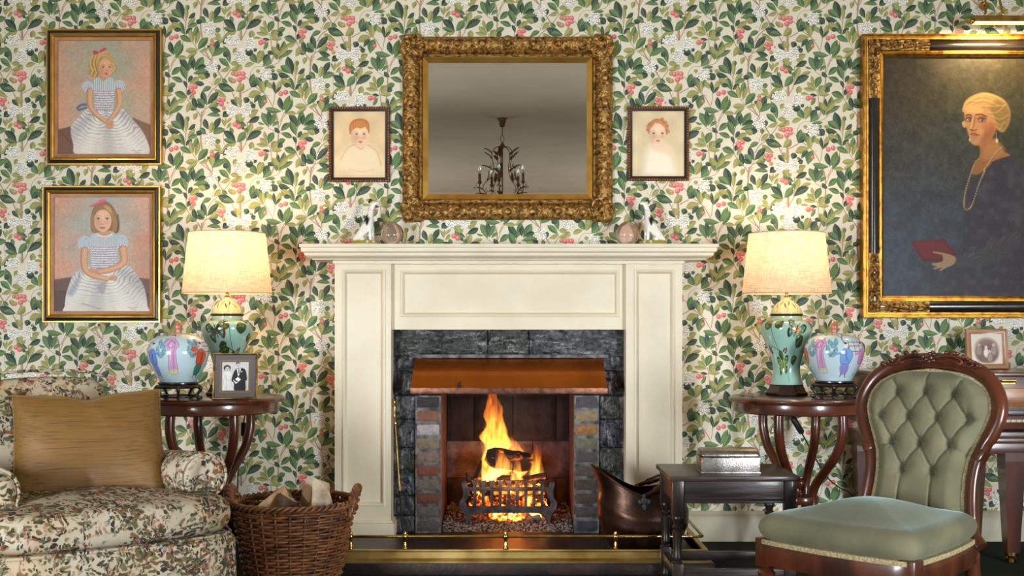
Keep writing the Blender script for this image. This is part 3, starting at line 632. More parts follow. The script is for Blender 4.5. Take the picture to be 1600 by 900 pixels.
# --- girl with fair curls (upper)
t, cx, z0, hw, h = pic('portrait_painting', 'gilt framed oil portrait of a fair curly-haired girl in a white dress', 'painting', 75, 47, 255, 259)
girl_frame(t, hw, h)
p = Paint(92.5, 64, 237.5, 242, 1.7, (166, 160, 138)); girl_bg(p, 3, 166)
p.poly([(92, 203), (112, 198), (121, 243), (92, 243)], (112, 78, 60), smooth=0, soft=2); p.poly([(208, 184), (222, 190), (238, 196), (238, 243), (224, 243)], (128, 90, 70), soft=2)
p.line([(96, 206), (112, 224)], 2, (80, 56, 46), alpha=.6)
p.line([(122, 170), (128, 165), (137, 164)], 4, (92, 106, 140)); p.line([(124, 173), (136, 169)], 3, (70, 84, 120), alpha=.8)
q5 = lambda *l: [(110 + a / 8.18, 70 + b / 8.18) for a, b in l]
skirt(p, [(138.5, 171), (126, 182), (114, 196), (112, 207), (116, 226), (121, 242), (170, 244), (226, 243), (235, 237), (231, 220), (222, 203), (211, 190), (198, 176), (190, 169), (165, 168)], 166, 163, 7, 1)
p.poly(q5((375, 400), (495, 400), (500, 470), (430, 490), (365, 465)), [c * .9 for c in SK], smooth=3)
puff(p, 138.5, 136, 9.5, 8.5, 1); puff(p, 188, 135, 9, 9, 2)
yoke(p, q5((320, 450), (380, 425), (430, 475), (500, 425), (560, 450), (580, 590), (300, 600)), 150, 178, 122, 143)
bodice(p, 148.5, 180, 142, 171, 1)
limb(p, [(142, 143), (141.5, 158), (144, 170), (156, 183), (166, 190)], [10, 7]); limb(p, [(186.5, 143), (188, 158), (186, 168), (179, 180), (173, 189)], [10, 7])
hand(p, 169, 193, 62, 1.15); hand(p, 175, 194, 110, 1.05)
p.poly(q5((360, 110), (300, 140), (265, 200), (245, 280), (262, 320), (240, 365), (275, 405), (320, 425), (365, 410), (400, 300), (420, 180), (470, 90)), (176, 138, 76), smooth=5)
p.poly(q5((390, 130), (420, 95), (490, 100), (540, 150), (560, 220), (595, 300), (575, 355), (540, 360), (545, 280), (480, 170)), (188, 150, 84), smooth=5)
face(p, 166, 107.2, 10.8, 14.2, SK, (70, 58, 50), 163, 173, 105.8, 169, 111, 167.4, 115.6, 5.0, (190, 92, 84), turn=1)
p.poly(q5((350, 270), (372, 200), (430, 150), (510, 150), (545, 215), (540, 150), (470, 92), (390, 105), (340, 180)), (200, 164, 96), smooth=5)
for a, b_, c in (((300, 150), (268, 240), (300, 330)), ((340, 140), (310, 240), (340, 340)), ((275, 290), (300, 330), (280, 390)), ((320, 320), (345, 360), (320, 410)), ((420, 110), (480, 120), (530, 170)), ((560, 250), (585, 300), (560, 345))):
    p.line(q5(a, b_, c), 2.2, (224, 188, 118), soft=1.6, alpha=.75); p.line([(x + 2, y + 1) for x, y in q5(a, b_, c)], 1.2, (118, 84, 44), soft=1.2, alpha=.6)
p.poly(q5((375, 100), (310, 80), (300, 110), (335, 135)), (178, 70, 84), smooth=3); p.poly(q5((375, 95), (440, 45), (475, 55), (440, 90), (400, 105)), (190, 76, 90), smooth=3)
signature(p, 207, 236.5); p.noise(1.3, 9, 21)
flat_canvas('canvas', p, -.012, t, None, cx, z0)
# --- girl with straight brown hair (lower)
t, cx, z0, hw, h = pic('portrait_painting', 'gilt framed oil portrait of a girl with straight brown hair and folded arms', 'painting', 69, 291, 253, 504)
girl_frame(t, hw, h)
p = Paint(86.5, 308, 235.5, 487, 1.7, (170, 168, 158)); girl_bg(p, 8, 160)
p.poly([(86, 437), (113, 433), (113, 488), (86, 488)], (104, 74, 64), soft=2); p.poly([(86, 454), (108, 454), (108, 488), (86, 488)], (84, 60, 54), soft=1.5); p.poly([(218, 434), (236, 436), (236, 488), (218, 488)], (112, 82, 72), soft=2); p.poly([(224, 458), (236, 458), (236, 488), (224, 488)], (92, 66, 60), soft=1.5)
q6 = lambda *l: [(100 + a / 6.92, 300 + b / 6.92) for a, b in l]; q7 = lambda *l: [(100 + a / 9, 400 + b / 9) for a, b in l]
skirt(p, q7((230, 200), (140, 280), (80, 420), (40, 560), (25, 700), (40, 790), (600, 800), (1170, 790), (1185, 700), (1150, 480), (1080, 330), (980, 200), (900, 140), (560, 120)), 158, 405, 6, 2, 1.15)
p.poly(q7((480, 430), (600, 350), (590, 500), (540, 525)), (150, 146, 150), smooth=3, soft=3, alpha=.8); p.poly(q7((60, 520), (160, 380), (250, 240), (210, 430), (130, 560)), (124, 132, 150), smooth=3, soft=5, alpha=.55); p.line(q7((270, 670), (380, 700), (520, 745)), 2, (150, 144, 142), soft=2, alpha=.8)
p.poly(q6((390, 420), (520, 400), (520, 480), (450, 500), (390, 480)), [c * .92 for c in SK], smooth=3)
puff(p, 133.5, 380.5, 10.5, 12, 3); puff(p, 190.5, 378.5, 10.5, 12, 4)
yoke(p, q6((300, 480), (370, 450), (450, 500), (530, 440), (570, 470), (590, 595), (295, 595)), 143, 182, 365, 386)
for i in range(9): p.ell(154.5 + i * 2.6, 367 + 3 * math.sin(i * PI / 8), 1.4, 1.1, (226, 226, 222))
bodice(p, 143, 185, 385, 419, 2)
limb(p, [(133.5, 392), (132.5, 408), (135, 422), (148, 431), (168, 436)], [12, 8]); limb(p, [(193, 390), (195, 404), (192, 413), (175, 421), (156, 425)], [13, 8])
hand(p, 176, 434.5, 8, 1.15); hand(p, 149, 424.5, 196, 1.15)
p.poly(q6((310, 430), (297, 340), (305, 240), (350, 140), (430, 100), (510, 130), (575, 230), (608, 350), (600, 430), (560, 452), (520, 420), (380, 440), (350, 445)), (134, 98, 62), smooth=5)
face(p, 162, 345.2, 13.6, 17.6, (224, 176, 142), (74, 60, 48), 155, 168.6, 342.2, 162, 350, 161.6, 355.8, 8.0, (196, 92, 88), er=1.25)
p.poly(q6((318, 300), (322, 230), (360, 160), (430, 130), (500, 150), (530, 200), (520, 230), (440, 190), (350, 215)), (150, 110, 68), smooth=5); p.poly(q6((440, 150), (510, 170), (535, 250), (560, 330), (540, 260), (480, 200)), (196, 152, 96), smooth=4, soft=2)
for a, b_, c in (((540, 210), (570, 300), (570, 420)), ((520, 240), (545, 330), (545, 420)), ((320, 250), (310, 340), (335, 425))):
    p.line(q6(a, b_, c), 2.2, (180, 138, 88), soft=2, alpha=.7)
p.line(q6((590, 250), (600, 350), (585, 430)), 2.6, (92, 64, 42), soft=2, alpha=.7)
p.poly(q6((380, 115), (300, 150), (290, 165), (370, 150)), (214, 84, 100), smooth=3); p.poly(q6((375, 120), (400, 85), (460, 85), (450, 110), (400, 125)), (222, 92, 108), smooth=3)
signature(p, 201, 481); p.noise(1.3, 9, 22)
flat_canvas('canvas', p, -.012, t, None, cx, z0)
# --- two pale sketches either side of the mirror
def bead_frame(t, hw, h):
    u = 1 / 330.0
    sweep_part('frame', t, hw, h, [(0, .001), (0, .014), (.001, .016), (3.6 * u, .0155), (4.4 * u, .015)], M_redwood)
    sweep_part('black_inlay', t, hw, h, [(4.4 * u, .015), (5 * u, .0125), (7.2 * u, .0115), (7.4 * u, .006)], M_black)
    mb = MB(); n1 = int(2 * hw / .0125); n2 = int(h / .0125); q = 1.9 * u
    for i in range(n1 + 1):
        x = -hw + q + (2 * hw - 2 * q) * i / n1
        for z in (q, h - q): mb.sphere((x, -.0165, z), .0042, n=7, m=4)
    for i in range(1, n2):
        z = q + (h - 2 * q) * i / n2
        for x in (-hw + q, hw - q): mb.sphere((x, -.0165, z), .0042, n=7, m=4)
    o = obj('beading', mb, M_gilt_bead, t, angle=180); o['kind'] = 'stuff'
M_gilt_bead = mat('red_gilt', S(206, 140, 64), 0.35, 0.7, col2=S(140, 66, 30), scale=60, ramp=(.4, .7)); M_redwood = mat('dark_red_frame', S(84, 36, 20), .4, col2=S(56, 24, 16), scale=20)
def sketch(label, x0, y0, x1, y1, draw, bg):
    t, cx, z0, hw, h = pic('portrait_sketch', label, 'drawing', x0, y0, x1, y1); bead_frame(t, hw, h)
    p = Paint(x0 + 7.2, y0 + 7, x1 - 7.2, y1 - 7, 2.1, bg)
    n = vnoise(p.h, p.w, 20 / p.px, 5); p.C = p.C * (.93 + .14 * n[..., None]); d = np.sqrt(((p.X - (x0 + x1) / 2) / 48) ** 2 + ((p.Y - (y0 + y1) / 2) / 56) ** 2)
    p.put(np.clip(d - .72, 0, 1) * .8, [c * .84 for c in bg]); draw(p); p.noise(1.0, 6, 9)
    flat_canvas('drawing', p, -.007, t, M_print, cx, z0)
PS = (236, 200, 164)
def boy(p):
    q = lambda *l: [(450 + a / 3.46, 140 + b / 3.46) for a, b in l]
    p.poly(q((285, 360), (330, 310), (365, 295), (430, 300), (480, 330), (505, 400), (490, 440), (300, 440)), (240, 222, 190), smooth=5, soft=14, alpha=.75)
    p.line(q((285, 380), (320, 320), (360, 298)), .9, (190, 158, 120), soft=2, alpha=.8); p.line(q((430, 300), (480, 335), (505, 410)), .9, (190, 158, 120), soft=2, alpha=.8)
    p.line(q((365, 300), (385, 318), (400, 322), (420, 300)), .9, (176, 142, 108), soft=1.5); p.line(q((330, 430), (400, 445), (470, 430)), .6, (200, 170, 130), soft=2, alpha=.6)
    p.poly(q((365, 270), (425, 270), (425, 302), (395, 316), (365, 300)), PS, smooth=3)
    p.poly(q((337, 250), (333, 200), (352, 168), (395, 158), (432, 172), (442, 210), (438, 250), (425, 240), (350, 245)), (188, 118, 64), smooth=5, soft=1.6)
    p.ell(547.5, 213.5, 2, 3.6, PS); p.ell(576.5, 212, 1.8, 3.4, PS)
    face(p, 562.5, 211.5, 13.6, 17, PS, (84, 78, 76), 557.5, 569, 210.2, 563.6, 216, 563.4, 221.6, 6, (200, 120, 96), turn=1, er=1.0)
    p.poly(q((342, 225), (345, 190), (375, 172), (420, 178), (440, 215), (425, 200), (395, 212), (370, 208)), (206, 136, 76), smooth=5, soft=1.5)
    for i in range(6): p.line(q((355 + i * 13, 178), (352 + i * 14, 195), (358 + i * 13, 207)), .7, (168, 98, 50), soft=1, alpha=.6)
def toddler(p):
    q = lambda *l: [(850 + a / 3.214, 140 + b / 3.214) for a, b in l]
    p.poly(q((500, 400), (515, 310), (545, 280), (600, 280), (640, 310), (655, 400), (640, 430), (510, 430)), (246, 238, 216), smooth=5, soft=14, alpha=.9)
    p.poly(q((530, 285), (560, 262), (595, 262), (640, 300), (645, 340), (600, 320), (560, 310)), (240, 208, 172), smooth=4, soft=6, alpha=.8)
    r = random.Random(7)
    for i in range(46):
        a = r.uniform(0, 2 * PI); rr = r.uniform(.75, 1.05); p.ell(1027.5 + 16 * rr * math.cos(a), 202 + 15.5 * rr * math.sin(a) * (1 if math.sin(a) < 0 else .8), 3.2, 2.6, (196 + r.randint(-14, 14), 128 + r.randint(-12, 12), 84), rot=r.uniform(0, 180), soft=2, alpha=.8)
    face(p, 1027.5, 209, 12.6, 15.6, (240, 206, 172), (96, 96, 100), 1021, 1034.6, 209, 1028, 215, 1028, 220, 5, (204, 120, 100), er=1.05)
    for i in range(22):
        a = r.uniform(PI * 1.02, PI * 1.98); p.ell(1027.5 + 13.5 * math.cos(a), 204 + 14 * math.sin(a), 3.0, 2.2, (204 + r.randint(-12, 12), 138 + r.randint(-12, 12), 90), rot=r.uniform(0, 180), soft=1.8, alpha=.85)
        x, y = 1027.5 + 15 * math.cos(a), 203 + 15 * math.sin(a); p.line([(x - 2, y), (x, y - 1.5), (x + 2, y + .5)], .7, (150, 88, 52), soft=1, alpha=.6)
sketch('small beaded frame with a pale sketch of a boy with short red hair', 514.5, 167.5, 609.5, 285, boy, (232, 204, 160))
sketch('small beaded frame with a pale sketch of a curly-haired toddler', 980.5, 167, 1076, 283, toddler, (228, 208, 168))
# --- the large dark portrait
t, cx, z0, hw, h = pic('portrait_painting', 'large dark oil portrait of a fair-haired woman holding a red book', 'painting', 1343, 57, 1741, 497)
u = 1 / 330.0
sweep_part('frame', t, hw, h, [(0, .002), (0, .05), (.003, .054), (2.5 * u, .055), (3.6 * u, .05), (5 * u, .05), (6 * u, .054), (8.4 * u, .053), (9 * u, .046)], M_gilt)
pr = [(9 * u, .046)] + [((9 + 17 * i / 8) * u, .046 - .002 + .016 * math.sin(PI * i / 8)) for i in range(9)] + [(26 * u, .044)]
sweep_part('black_moulding', t, hw, h, pr, M_black)
sweep_part('gilt_sight_edge', t, hw, h, [(26 * u, .044), (26.5 * u, .048), (28 * u, .048), (28.6 * u, .043), (30 * u, .044), (31 * u, .042), (32 * u, .036), (34 * u, .03), (34.4 * u, .018)], M_gilt)
def acanthus(L, W, seed):
    """relief of curling leaf along a length L, height field (l, w) -> rise"""
    def f(l, w):
        x = l / L; y = (w / W - .5) * 2; e = np.clip(1 - x, 0, 1)
        env = np.clip(1.15 - np.abs(y) / (.35 + .8 * np.sqrt(e)), 0, 1) ** .5
        a = np.sin(l * 2 * PI / .036 + 3.0 * np.abs(y) + 1.2 * np.sin(l * 60)) * .5 + .5
        scroll = 0
        for c, s in ((.14, 1), (.45, -.6), (.62, .7)):
            d = np.sqrt(((x - c) * L / W * 1.1) ** 2 + (y * .5 - .12 * s) ** 2); scroll = scroll + np.exp(-(d / .2) ** 2) * 1.0 - .8 * np.exp(-((d - .36) / .07) ** 2)
        return env * (.007 + .009 * a + .010 * scroll + .004 * np.cos(y * 9 + x * 14))
    return f
def relief_patch(name, parent, m, org, du, dv, L, W, fn, n1, n2, base=.04):
    """height field on a plate: org + du*l + dv*w, rising towards the room (-Y)"""
    l, w = np.meshgrid(np.linspace(0, L, n1), np.linspace(0, W, n2), indexing='ij'); hgt = fn(l, w)
    pts = [(org[0] + du[0] * a + dv[0] * b_, -(base + c), org[1] + du[1] * a + dv[1] * b_) for a, b_, c in zip(l.ravel(), w.ravel(), hgt.ravel())]
    mb = MB(); mb.grid(pts, n1, n2, flip=(du[0] * dv[1] - du[1] * dv[0]) < 0); return obj(name, mb, m, parent, angle=180)
for sx in (-1, 1):
    for sz in (0, 1):
        ox = sx * (hw - 9 * u); oz = 9 * u if sz == 0 else h - 9 * u; dz = 1 if sz == 0 else -1; W = 17 * u
        p_ = relief_patch('corner_ornament', t, M_gilt_worn, (ox, oz), (-sx, 0), (0, dz), .285, W, acanthus(.285, W, 1), 120, 22, .054)
        relief_patch('leaf_carving', p_, M_gilt_worn, (ox, oz), (0, dz), (-sx, 0), .275, W, acanthus(.275, W, 2), 120, 22, .0545)
        mb = MB()
        for i in range(14):
            mb.sphere((ox - sx * (18.6 * u + i * .0075), -.047, oz + dz * 18.6 * u), .0032, n=6, m=4); mb.sphere((ox - sx * 18.6 * u, -.047, oz + dz * (18.6 * u + i * .0075)), .0032, n=6, m=4)
        obj('beading', mb, M_gilt, p_, angle=180)
p = Paint(1377, 91, 1707, 463, 1.15, (74, 66, 46))
nb = vnoise(p.h, p.w, 60 / p.px, 2); fy = np.clip((p.Y - 150) / 190 + (nb - .5) * .5, 0, 1)
p.put(fy, (72, 80, 92)); p.put(np.clip(1 - np.abs(p.Y - 200) / 90, 0, 1) * np.clip((p.X - 1420) / 90, 0, 1) * .5, (62, 72, 56)); p.put(np.clip((1440 - p.X) / 70, 0, 1) * np.clip((300 - p.Y) / 160, 0, 1) * .6, (70, 58, 44))
p.put(np.clip(vnoise(p.h, p.w, 24 / p.px, 6) - .5, 0, 1) * .6, (40, 42, 42)); p.noise(7, 16, 31); p.noise(2.2, 12, 32)
z1 = lambda *l: [(1460 + a / 6.43, 130 + b / 6.43) for a, b in l]; z5 = lambda *l: [(1320 + a / 3.332, 250 + b / 3.332) for a, b in l]; z6 = lambda *l: [(1400 + a / 6, 330 + b / 6) for a, b in l]
dress = [(1528, 262), (1545, 252), (1576, 243), (1592, 252), (1606, 268), (1626, 300), (1640, 360), (1640, 430), (1600, 466), (1480, 466), (1478, 420), (1500, 380), (1506, 320), (1515, 285)]
p.poly(dress, (66, 62, 72), smooth=5, soft=6); m = np.clip(.5 - p.mask([tuple(q) for q in crom(dress, 5, True)]) / 6, 0, 1)
p.put(m * np.clip(vnoise(p.h, p.w, 10 / p.px, 12) - .45, 0, 1) * 1.2, (96, 94, 104)); p.put(m * np.clip((p.X - 1560) / 60, 0, 1) * np.clip(1.3 - np.abs(p.Y - 320) / 70, 0, 1) * .45, (104, 96, 88))
r = random.Random(9)
for i in range(60):
    x, y = r.uniform(1500, 1640), r.uniform(300, 460); p.line([(x, y), (x + r.uniform(3, 9), y - r.uniform(3, 10))], r.uniform(.6, 1.6), r.choice([(96, 96, 108), (50, 48, 56), (110, 106, 110)]), soft=1.5, alpha=.35, smooth=0)
sk2 = (198, 146, 98)
p.poly(z1((440, 590), (445, 700), (420, 770), (380, 830), (360, 900), (400, 925), (470, 890), (540, 810), (650, 760), (745, 730), (680, 690), (635, 640), (605, 560)), (178, 120, 72), smooth=4, soft=2)
p.poly(z1((380, 830), (420, 780), (560, 800), (470, 890), (410, 920), (365, 895)), (168, 112, 68), smooth=3, soft=3)
p.poly(z1((500, 640), (620, 590), (690, 690), (560, 760), (480, 780)), (196, 138, 88), smooth=4, soft=5, alpha=.7)
p.poly(z1((282, 300), (272, 240), (310, 170), (400, 118), (500, 100), (600, 128), (690, 180), (740, 270), (745, 360), (715, 450), (670, 500), (610, 470), (570, 400), (480, 250)), (186, 154, 96), smooth=5, soft=2)
p.poly(z1((600, 180), (690, 200), (742, 280), (740, 370), (700, 470), (650, 460), (560, 380), (520, 300)), (132, 104, 62), smooth=4, soft=9, alpha=.75)
p.poly(z1((270, 390), (262, 420), (285, 455), (310, 430), (300, 390)), (198, 170, 112), smooth=4)
p.poly(z1((287, 240), (284, 330), (298, 430), (330, 535), (352, 605), (395, 632), (465, 622), (550, 565), (600, 480), (600, 390), (560, 300), (460, 210), (350, 190)), sk2, smooth=5, soft=1.5)
p.poly(z1((470, 420), (590, 400), (600, 480), (550, 565), (465, 622), (420, 625), (480, 540)), (186, 116, 74), smooth=5, soft=6, alpha=.75)
p.poly(z1((300, 230), (420, 220), (470, 300), (380, 310), (305, 300)), (226, 176, 116), smooth=5, soft=6, alpha=.8); p.ell(1530, 208, 5, 6, (218, 156, 104), soft=4, alpha=.8)
for ex, ey in ((335, 370), (460, 374)):
    x, y = z1((ex, ey))[0]; p.ell(x, y - .8, 7, 4.8, (124, 78, 54), soft=4, alpha=.85); p.ell(x, y + .4, 4.2, 2.3, (196, 176, 150), soft=1); p.ell(x + .6, y + .2, 2.2, 2.3, (66, 48, 44), soft=1); p.line([(x - 5, y), (x - 1, y - 2.6), (x + 5, y - .6)], 1.2, (70, 44, 34)); p.ell(x + .2, y - .4, .6, .6, (220, 210, 196), soft=.6); p.line([(x - 4.5, y + 2.6), (x, y + 3.2), (x + 4.6, y + 2)], .8, (130, 80, 56), alpha=.8)
p.line(z1((300, 332), (325, 322), (355, 330)), 1.7, (96, 62, 40)); p.line(z1((400, 325), (450, 320), (508, 342)), 1.9, (96, 62, 40))
p.line(z1((392, 350), (385, 400), (368, 450)), 2.4, (168, 108, 68), soft=2); p.line(z1((372, 350), (362, 410), (352, 455)), 2, (232, 182, 124), soft=2); p.line(z1((345, 470), (365, 484), (385, 482), (405, 470)), 1.3, (128, 70, 46)); p.ell(1516.5, 203.8, 1.1, .6, (80, 40, 30))
p.line(z1((347, 520), (370, 514), (392, 518), (436, 528)), 1.5, (132, 60, 48)); p.line(z1((360, 508), (382, 508), (404, 514)), 1.2, (176, 92, 70), soft=1.2); p.line(z1((366, 530), (390, 534), (414, 532)), 1.5, (176, 88, 68), soft=1.2); p.poly(z1((470, 520), (560, 440), (590, 480), (540, 560), (460, 600)), (150, 94, 64), smooth=3, soft=8, alpha=.5); p.line(z1((365, 556), (385, 560), (405, 556)), 1.2, (168, 108, 72), soft=1.5, alpha=.8); p.ell(1522, 223, 5, 2.4, (216, 160, 106), soft=3, alpha=.7)
for a, b_, c in (((330, 190), (430, 140), (560, 150)), ((360, 215), (470, 175), (620, 230)), ((450, 230), (560, 240), (690, 230)), ((520, 300), (610, 300), (700, 220)), ((560, 340), (640, 370), (720, 330)), ((590, 400), (640, 430), (690, 400)), ((600, 440), (640, 470), (660, 440)), ((480, 120), (590, 140), (680, 200)), ((300, 210), (340, 180), (420, 190))):
    p.line(z1(a, b_, c), 1.8, (214, 184, 126), soft=2.5, alpha=.5); p.line([(x + .6, y + 2.4) for x, y in z1(a, b_, c)], 1.3, (136, 106, 62), soft=2, alpha=.6)
p.line(z1((606, 500), (604, 560)), 1, (190, 170, 130)); p.ell(*z1((610, 585))[0], 2, 3.4, (232, 214, 184)); p.ell(*z1((340, 575))[0], 1.5, 3, (214, 190, 150))
pe = [tuple(q) for q in crom(z1((660, 650), (590, 720), (530, 810), (480, 880)) + z5((720, 60), (690, 130), (655, 235), (628, 262), (613, 240), (620, 170), (650, 70), (672, 15)) + z1((400, 800), (430, 770)), 9)]
for i, (x, y) in enumerate(pe):
    p.ell(x, y, 1.35, 1.35, (150, 112, 66), soft=.8); p.ell(x - .3, y - .4, .75, .75, (236, 204, 146), soft=.7)
p.poly(z6((125, 305), (170, 285), (440, 268), (552, 405), (420, 470), (240, 475)), (104, 34, 34), smooth=0, soft=2.5); p.poly(z6((150, 290), (430, 276), (520, 395), (400, 440), (260, 450)), (124, 42, 40), soft=5); p.line(z6((128, 310), (225, 470)), 1.5, (110, 90, 70), soft=2, alpha=.7, smooth=0)
p.poly(z6((540, 428), (650, 420), (780, 360), (930, 270), (1100, 200), (1130, 330), (1000, 440), (800, 520), (560, 515)), (78, 76, 76), smooth=4, soft=6, alpha=.9)
for i in range(26):
    x = r.uniform(560, 1100); y = 470 - (x - 540) * .42 + r.uniform(-60, 60); p.line(z6((x, y), (x + r.uniform(20, 60), y - r.uniform(15, 60))), r.uniform(.6, 1.4), r.choice([(120, 116, 108), (56, 54, 58), (104, 98, 92)]), soft=1.2, alpha=.6, smooth=0)
p.poly(z6((430, 400), (540, 430), (528, 500), (430, 532), (340, 512), (330, 495), (420, 470)), (182, 146, 108), smooth=4, soft=1.5)
for a, b_ in (((440, 405), (338, 386)), ((400, 500), (330, 495)), ((410, 520), (345, 540)), ((450, 525), (400, 556))): p.line(z6(a, b_), [3.6, 2.4], (186, 150, 114), soft=1.2, smooth=0)
p.line(z6((420, 470), (360, 480)), 1.2, (92, 60, 52), smooth=0); p.noise(1.6, 10, 41); p.C = p.C * .8
M_oil = mat('varnished_oil', (1, 1, 1, 1), 0.45, attr='Col', bump=0.04, bscale=400, spec=.25)
flat_canvas('canvas', p, -.019, t, M_oil, cx, z0)
# --- picture light above it
Yl = -0.20
pl = thing('picture_light', 'lit brass picture light on a curved arm above the large dark portrait', 'picture light', (PX(1543, 0), 0, PZ(10, 0)))
lx, lz = 0, PZ(33, Yl) - PZ(10, 0); hwid = .148
mb = MB(); n = 14; ri = .026
sec = [(Yl + ri * math.cos(a) * 1.0, lz + ri * math.sin(a)) for a in np.linspace(-.15 * PI, 1.12 * PI, n)]; sec2 = [(Yl + (ri - .002) * math.cos(a), lz + (ri - .002) * math.sin(a)) for a in np.linspace(1.12 * PI, -.15 * PI, n)]
pts = []; loop = sec + sec2
for x in (-hwid, hwid): pts += [(x, y, z) for y, z in loop]
k = len(loop); mb.add(pts, [(i, i + k, (i + 1) % k + k, (i + 1) % k) for i in range(k)])
for x in (-hwid, hwid): mb.add([(x, y, z) for y, z in sec], [tuple(range(n))])
obj('shade', mb, M_brass, pl, angle=50)
mb = MB(); mb.tube([(-.02, -.004, -.0), (-.02, -.012, .0)], .022, 20); obj('wall_plate', mb, M_brass, pl)
mb = MB(); mb.tube(crom([(-.02, -.01, 0), (-.025, -.06, .05), (-.02, -.14, .045), (-.01, Yl - .0, lz + .024)], 8), .0055, 10); obj('arm', mb, M_brass, pl, angle=180)
for x in (-hwid - .004, hwid + .004):
    mb = MB(); mb.sphere((x, Yl, lz), .012, n=12, m=8); obj('end_knob', mb, M_brass, pl, angle=180)
m = bpy.data.materials.new('lit_tube'); nt, N, L, b = nodes(m); b.inputs['Emission Color'].default_value = (1, .78, .42, 1); b.inputs['Emission Strength'].default_value = 26; b.inputs['Base Color'].default_value = (1, .9, .7, 1)
mb = MB(); mb.tube([(-hwid + .012, Yl, lz), (hwid - .012, Yl, lz)], .0085, 14); obj('bulb', mb, m, pl)
l = bpy.data.lights.new('picture_light_glow', 'AREA'); l.shape = 'RECTANGLE'; l.size = .22; l.size_y = .012; l.energy = 5.5; l.color = (1, .74, .38); l.spread = math.radians(178)
lo = bpy.data.objects.new('picture_light_glow', l); COL.objects.link(lo); lo.location = (PX(1543, 0), Yl + .004, PZ(33, Yl) - .012); lo.rotation_euler = (Vector((0, .75, -1))).to_track_quat('-Z', 'Y').to_euler()
# ---------------------------------------------------------------- mirror over the mantel
t, cx, z0, hw, h = pic('wall_mirror', 'large rectangular mirror in a carved gilt frame above the mantelpiece', 'mirror', 627.5, 57, 958.5, 346)
u = 1 / 330.0; W = 26 * u
def band(l, w, Wd=W):
    """cartouche, scroll and leaf relief repeated along the rail"""
    p_ = .118; x = (l / p_) % 1 - .5; X = x * p_; y = w - Wd * .5; v = w / Wd
    base = .030 * np.sin(PI * np.clip(v * .92 + .06, 0, 1)) ** .7
    d = np.sqrt((X / 1.0) ** 2 + ((y + .004) / 1.12) ** 2); hgt = base + np.sqrt(np.clip(.0165 ** 2 - d ** 2, 0, None)) * .62
    hgt = hgt + .006 * np.exp(-((d - .0225) / .0035) ** 2) - .003 * np.exp(-((d - .018) / .0018) ** 2)
    for sx in (-1, 1):
        for sy, k in ((-1, 1), (1, 1.0)):
            cx_, cy_ = sx * .036, sy * .022; dx, dy = X - cx_, y - cy_; r = np.sqrt(dx * dx + dy * dy); a = np.arctan2(dy * sy, dx * sx)
            sp = np.cos(a - r * 300); hgt = hgt + k * .007 * np.exp(-(r / .013) ** 2) * (.55 + .75 * sp)
        d2 = np.sqrt((X - sx * .059) ** 2 + (y - .002) ** 2); a2 = np.arctan2(y - .002, X - sx * .059)
        hgt = hgt + np.where(d2 < .026, .0055 * (1 - d2 / .026) ** .5 * (.6 + .5 * np.cos(a2 * 9)), 0)
    hgt = hgt + .0026 * np.sin(l * 2 * PI / .0148) * np.exp(-((y - .034) / .006) ** 2) + .0026 * np.sin(l * 2 * PI / .02) * np.exp(-((y + .033) / .005) ** 2)
    return hgt
def rail(name, org, du, dv, L, W, fn, n1, n2, m, base, parent):
    s, w = np.meshgrid(np.linspace(0, 1, n1), np.linspace(0, W, n2), indexing='ij'); l = w + s * (L - 2 * w); hgt = fn(l - L / 2 + .059, w)
    pts = [(org[0] + du[0] * a + dv[0] * b_, -(base + c), org[1] + du[1] * a + dv[1] * b_) for a, b_, c in zip(l.ravel(), w.ravel(), hgt.ravel())]
    mb = MB(); mb.grid(pts, n1, n2, flip=(du[0] * dv[1] - du[1] * dv[0]) < 0); return obj(name, mb, m, parent, angle=180)
o_ = 2 * u
for org, du, dv, L in (((-hw + o_, o_), (1, 0), (0, 1), 2 * hw - 2 * o_), ((-hw + o_, h - o_), (1, 0), (0, -1), 2 * hw - 2 * o_), ((-hw + o_, o_), (0, 1), (1, 0), h - 2 * o_), ((hw - o_, o_), (0, 1), (-1, 0), h - 2 * o_)):
    rail('carved_rail', org, du, dv, L, W, band, int(L / .0022), 40, M_gilt_worn, .012, t)
sweep_part('back_frame', t, hw, h, [(2 * u, .001), (2 * u, .013)], M_gilt_worn)
sweep_part('bead_channel', t, hw, h, [(27.5 * u, .018), (28.5 * u, .014), (33 * u, .014), (33.6 * u, .022)], M_gilt_worn)
mb = MB()
iw, ih = hw - 30.6 * u, h - 61.2 * u
for i in range(120):
    x = -iw + 2 * iw * i / 119
    for z in (30.6 * u, h - 30.6 * u): mb.sphere((x, -.017, z), .0058, n=7, m=4)
for i in range(1, 100):
    z = 30.6 * u + ih * i / 100
    for x in (-iw, iw): mb.sphere((x, -.017, z), .0058, n=7, m=4)
o = obj('bead_moulding', mb, M_gilt_worn, t, angle=180); o['kind'] = 'stuff'
sweep_part('sight_edge', t, hw, h, [(33.4 * u, .016), (33.8 * u, .024), (34.6 * u, .025), (41.4 * u, .014), (42 * u, .013), (42.2 * u, .006)], M_gilt_bright)
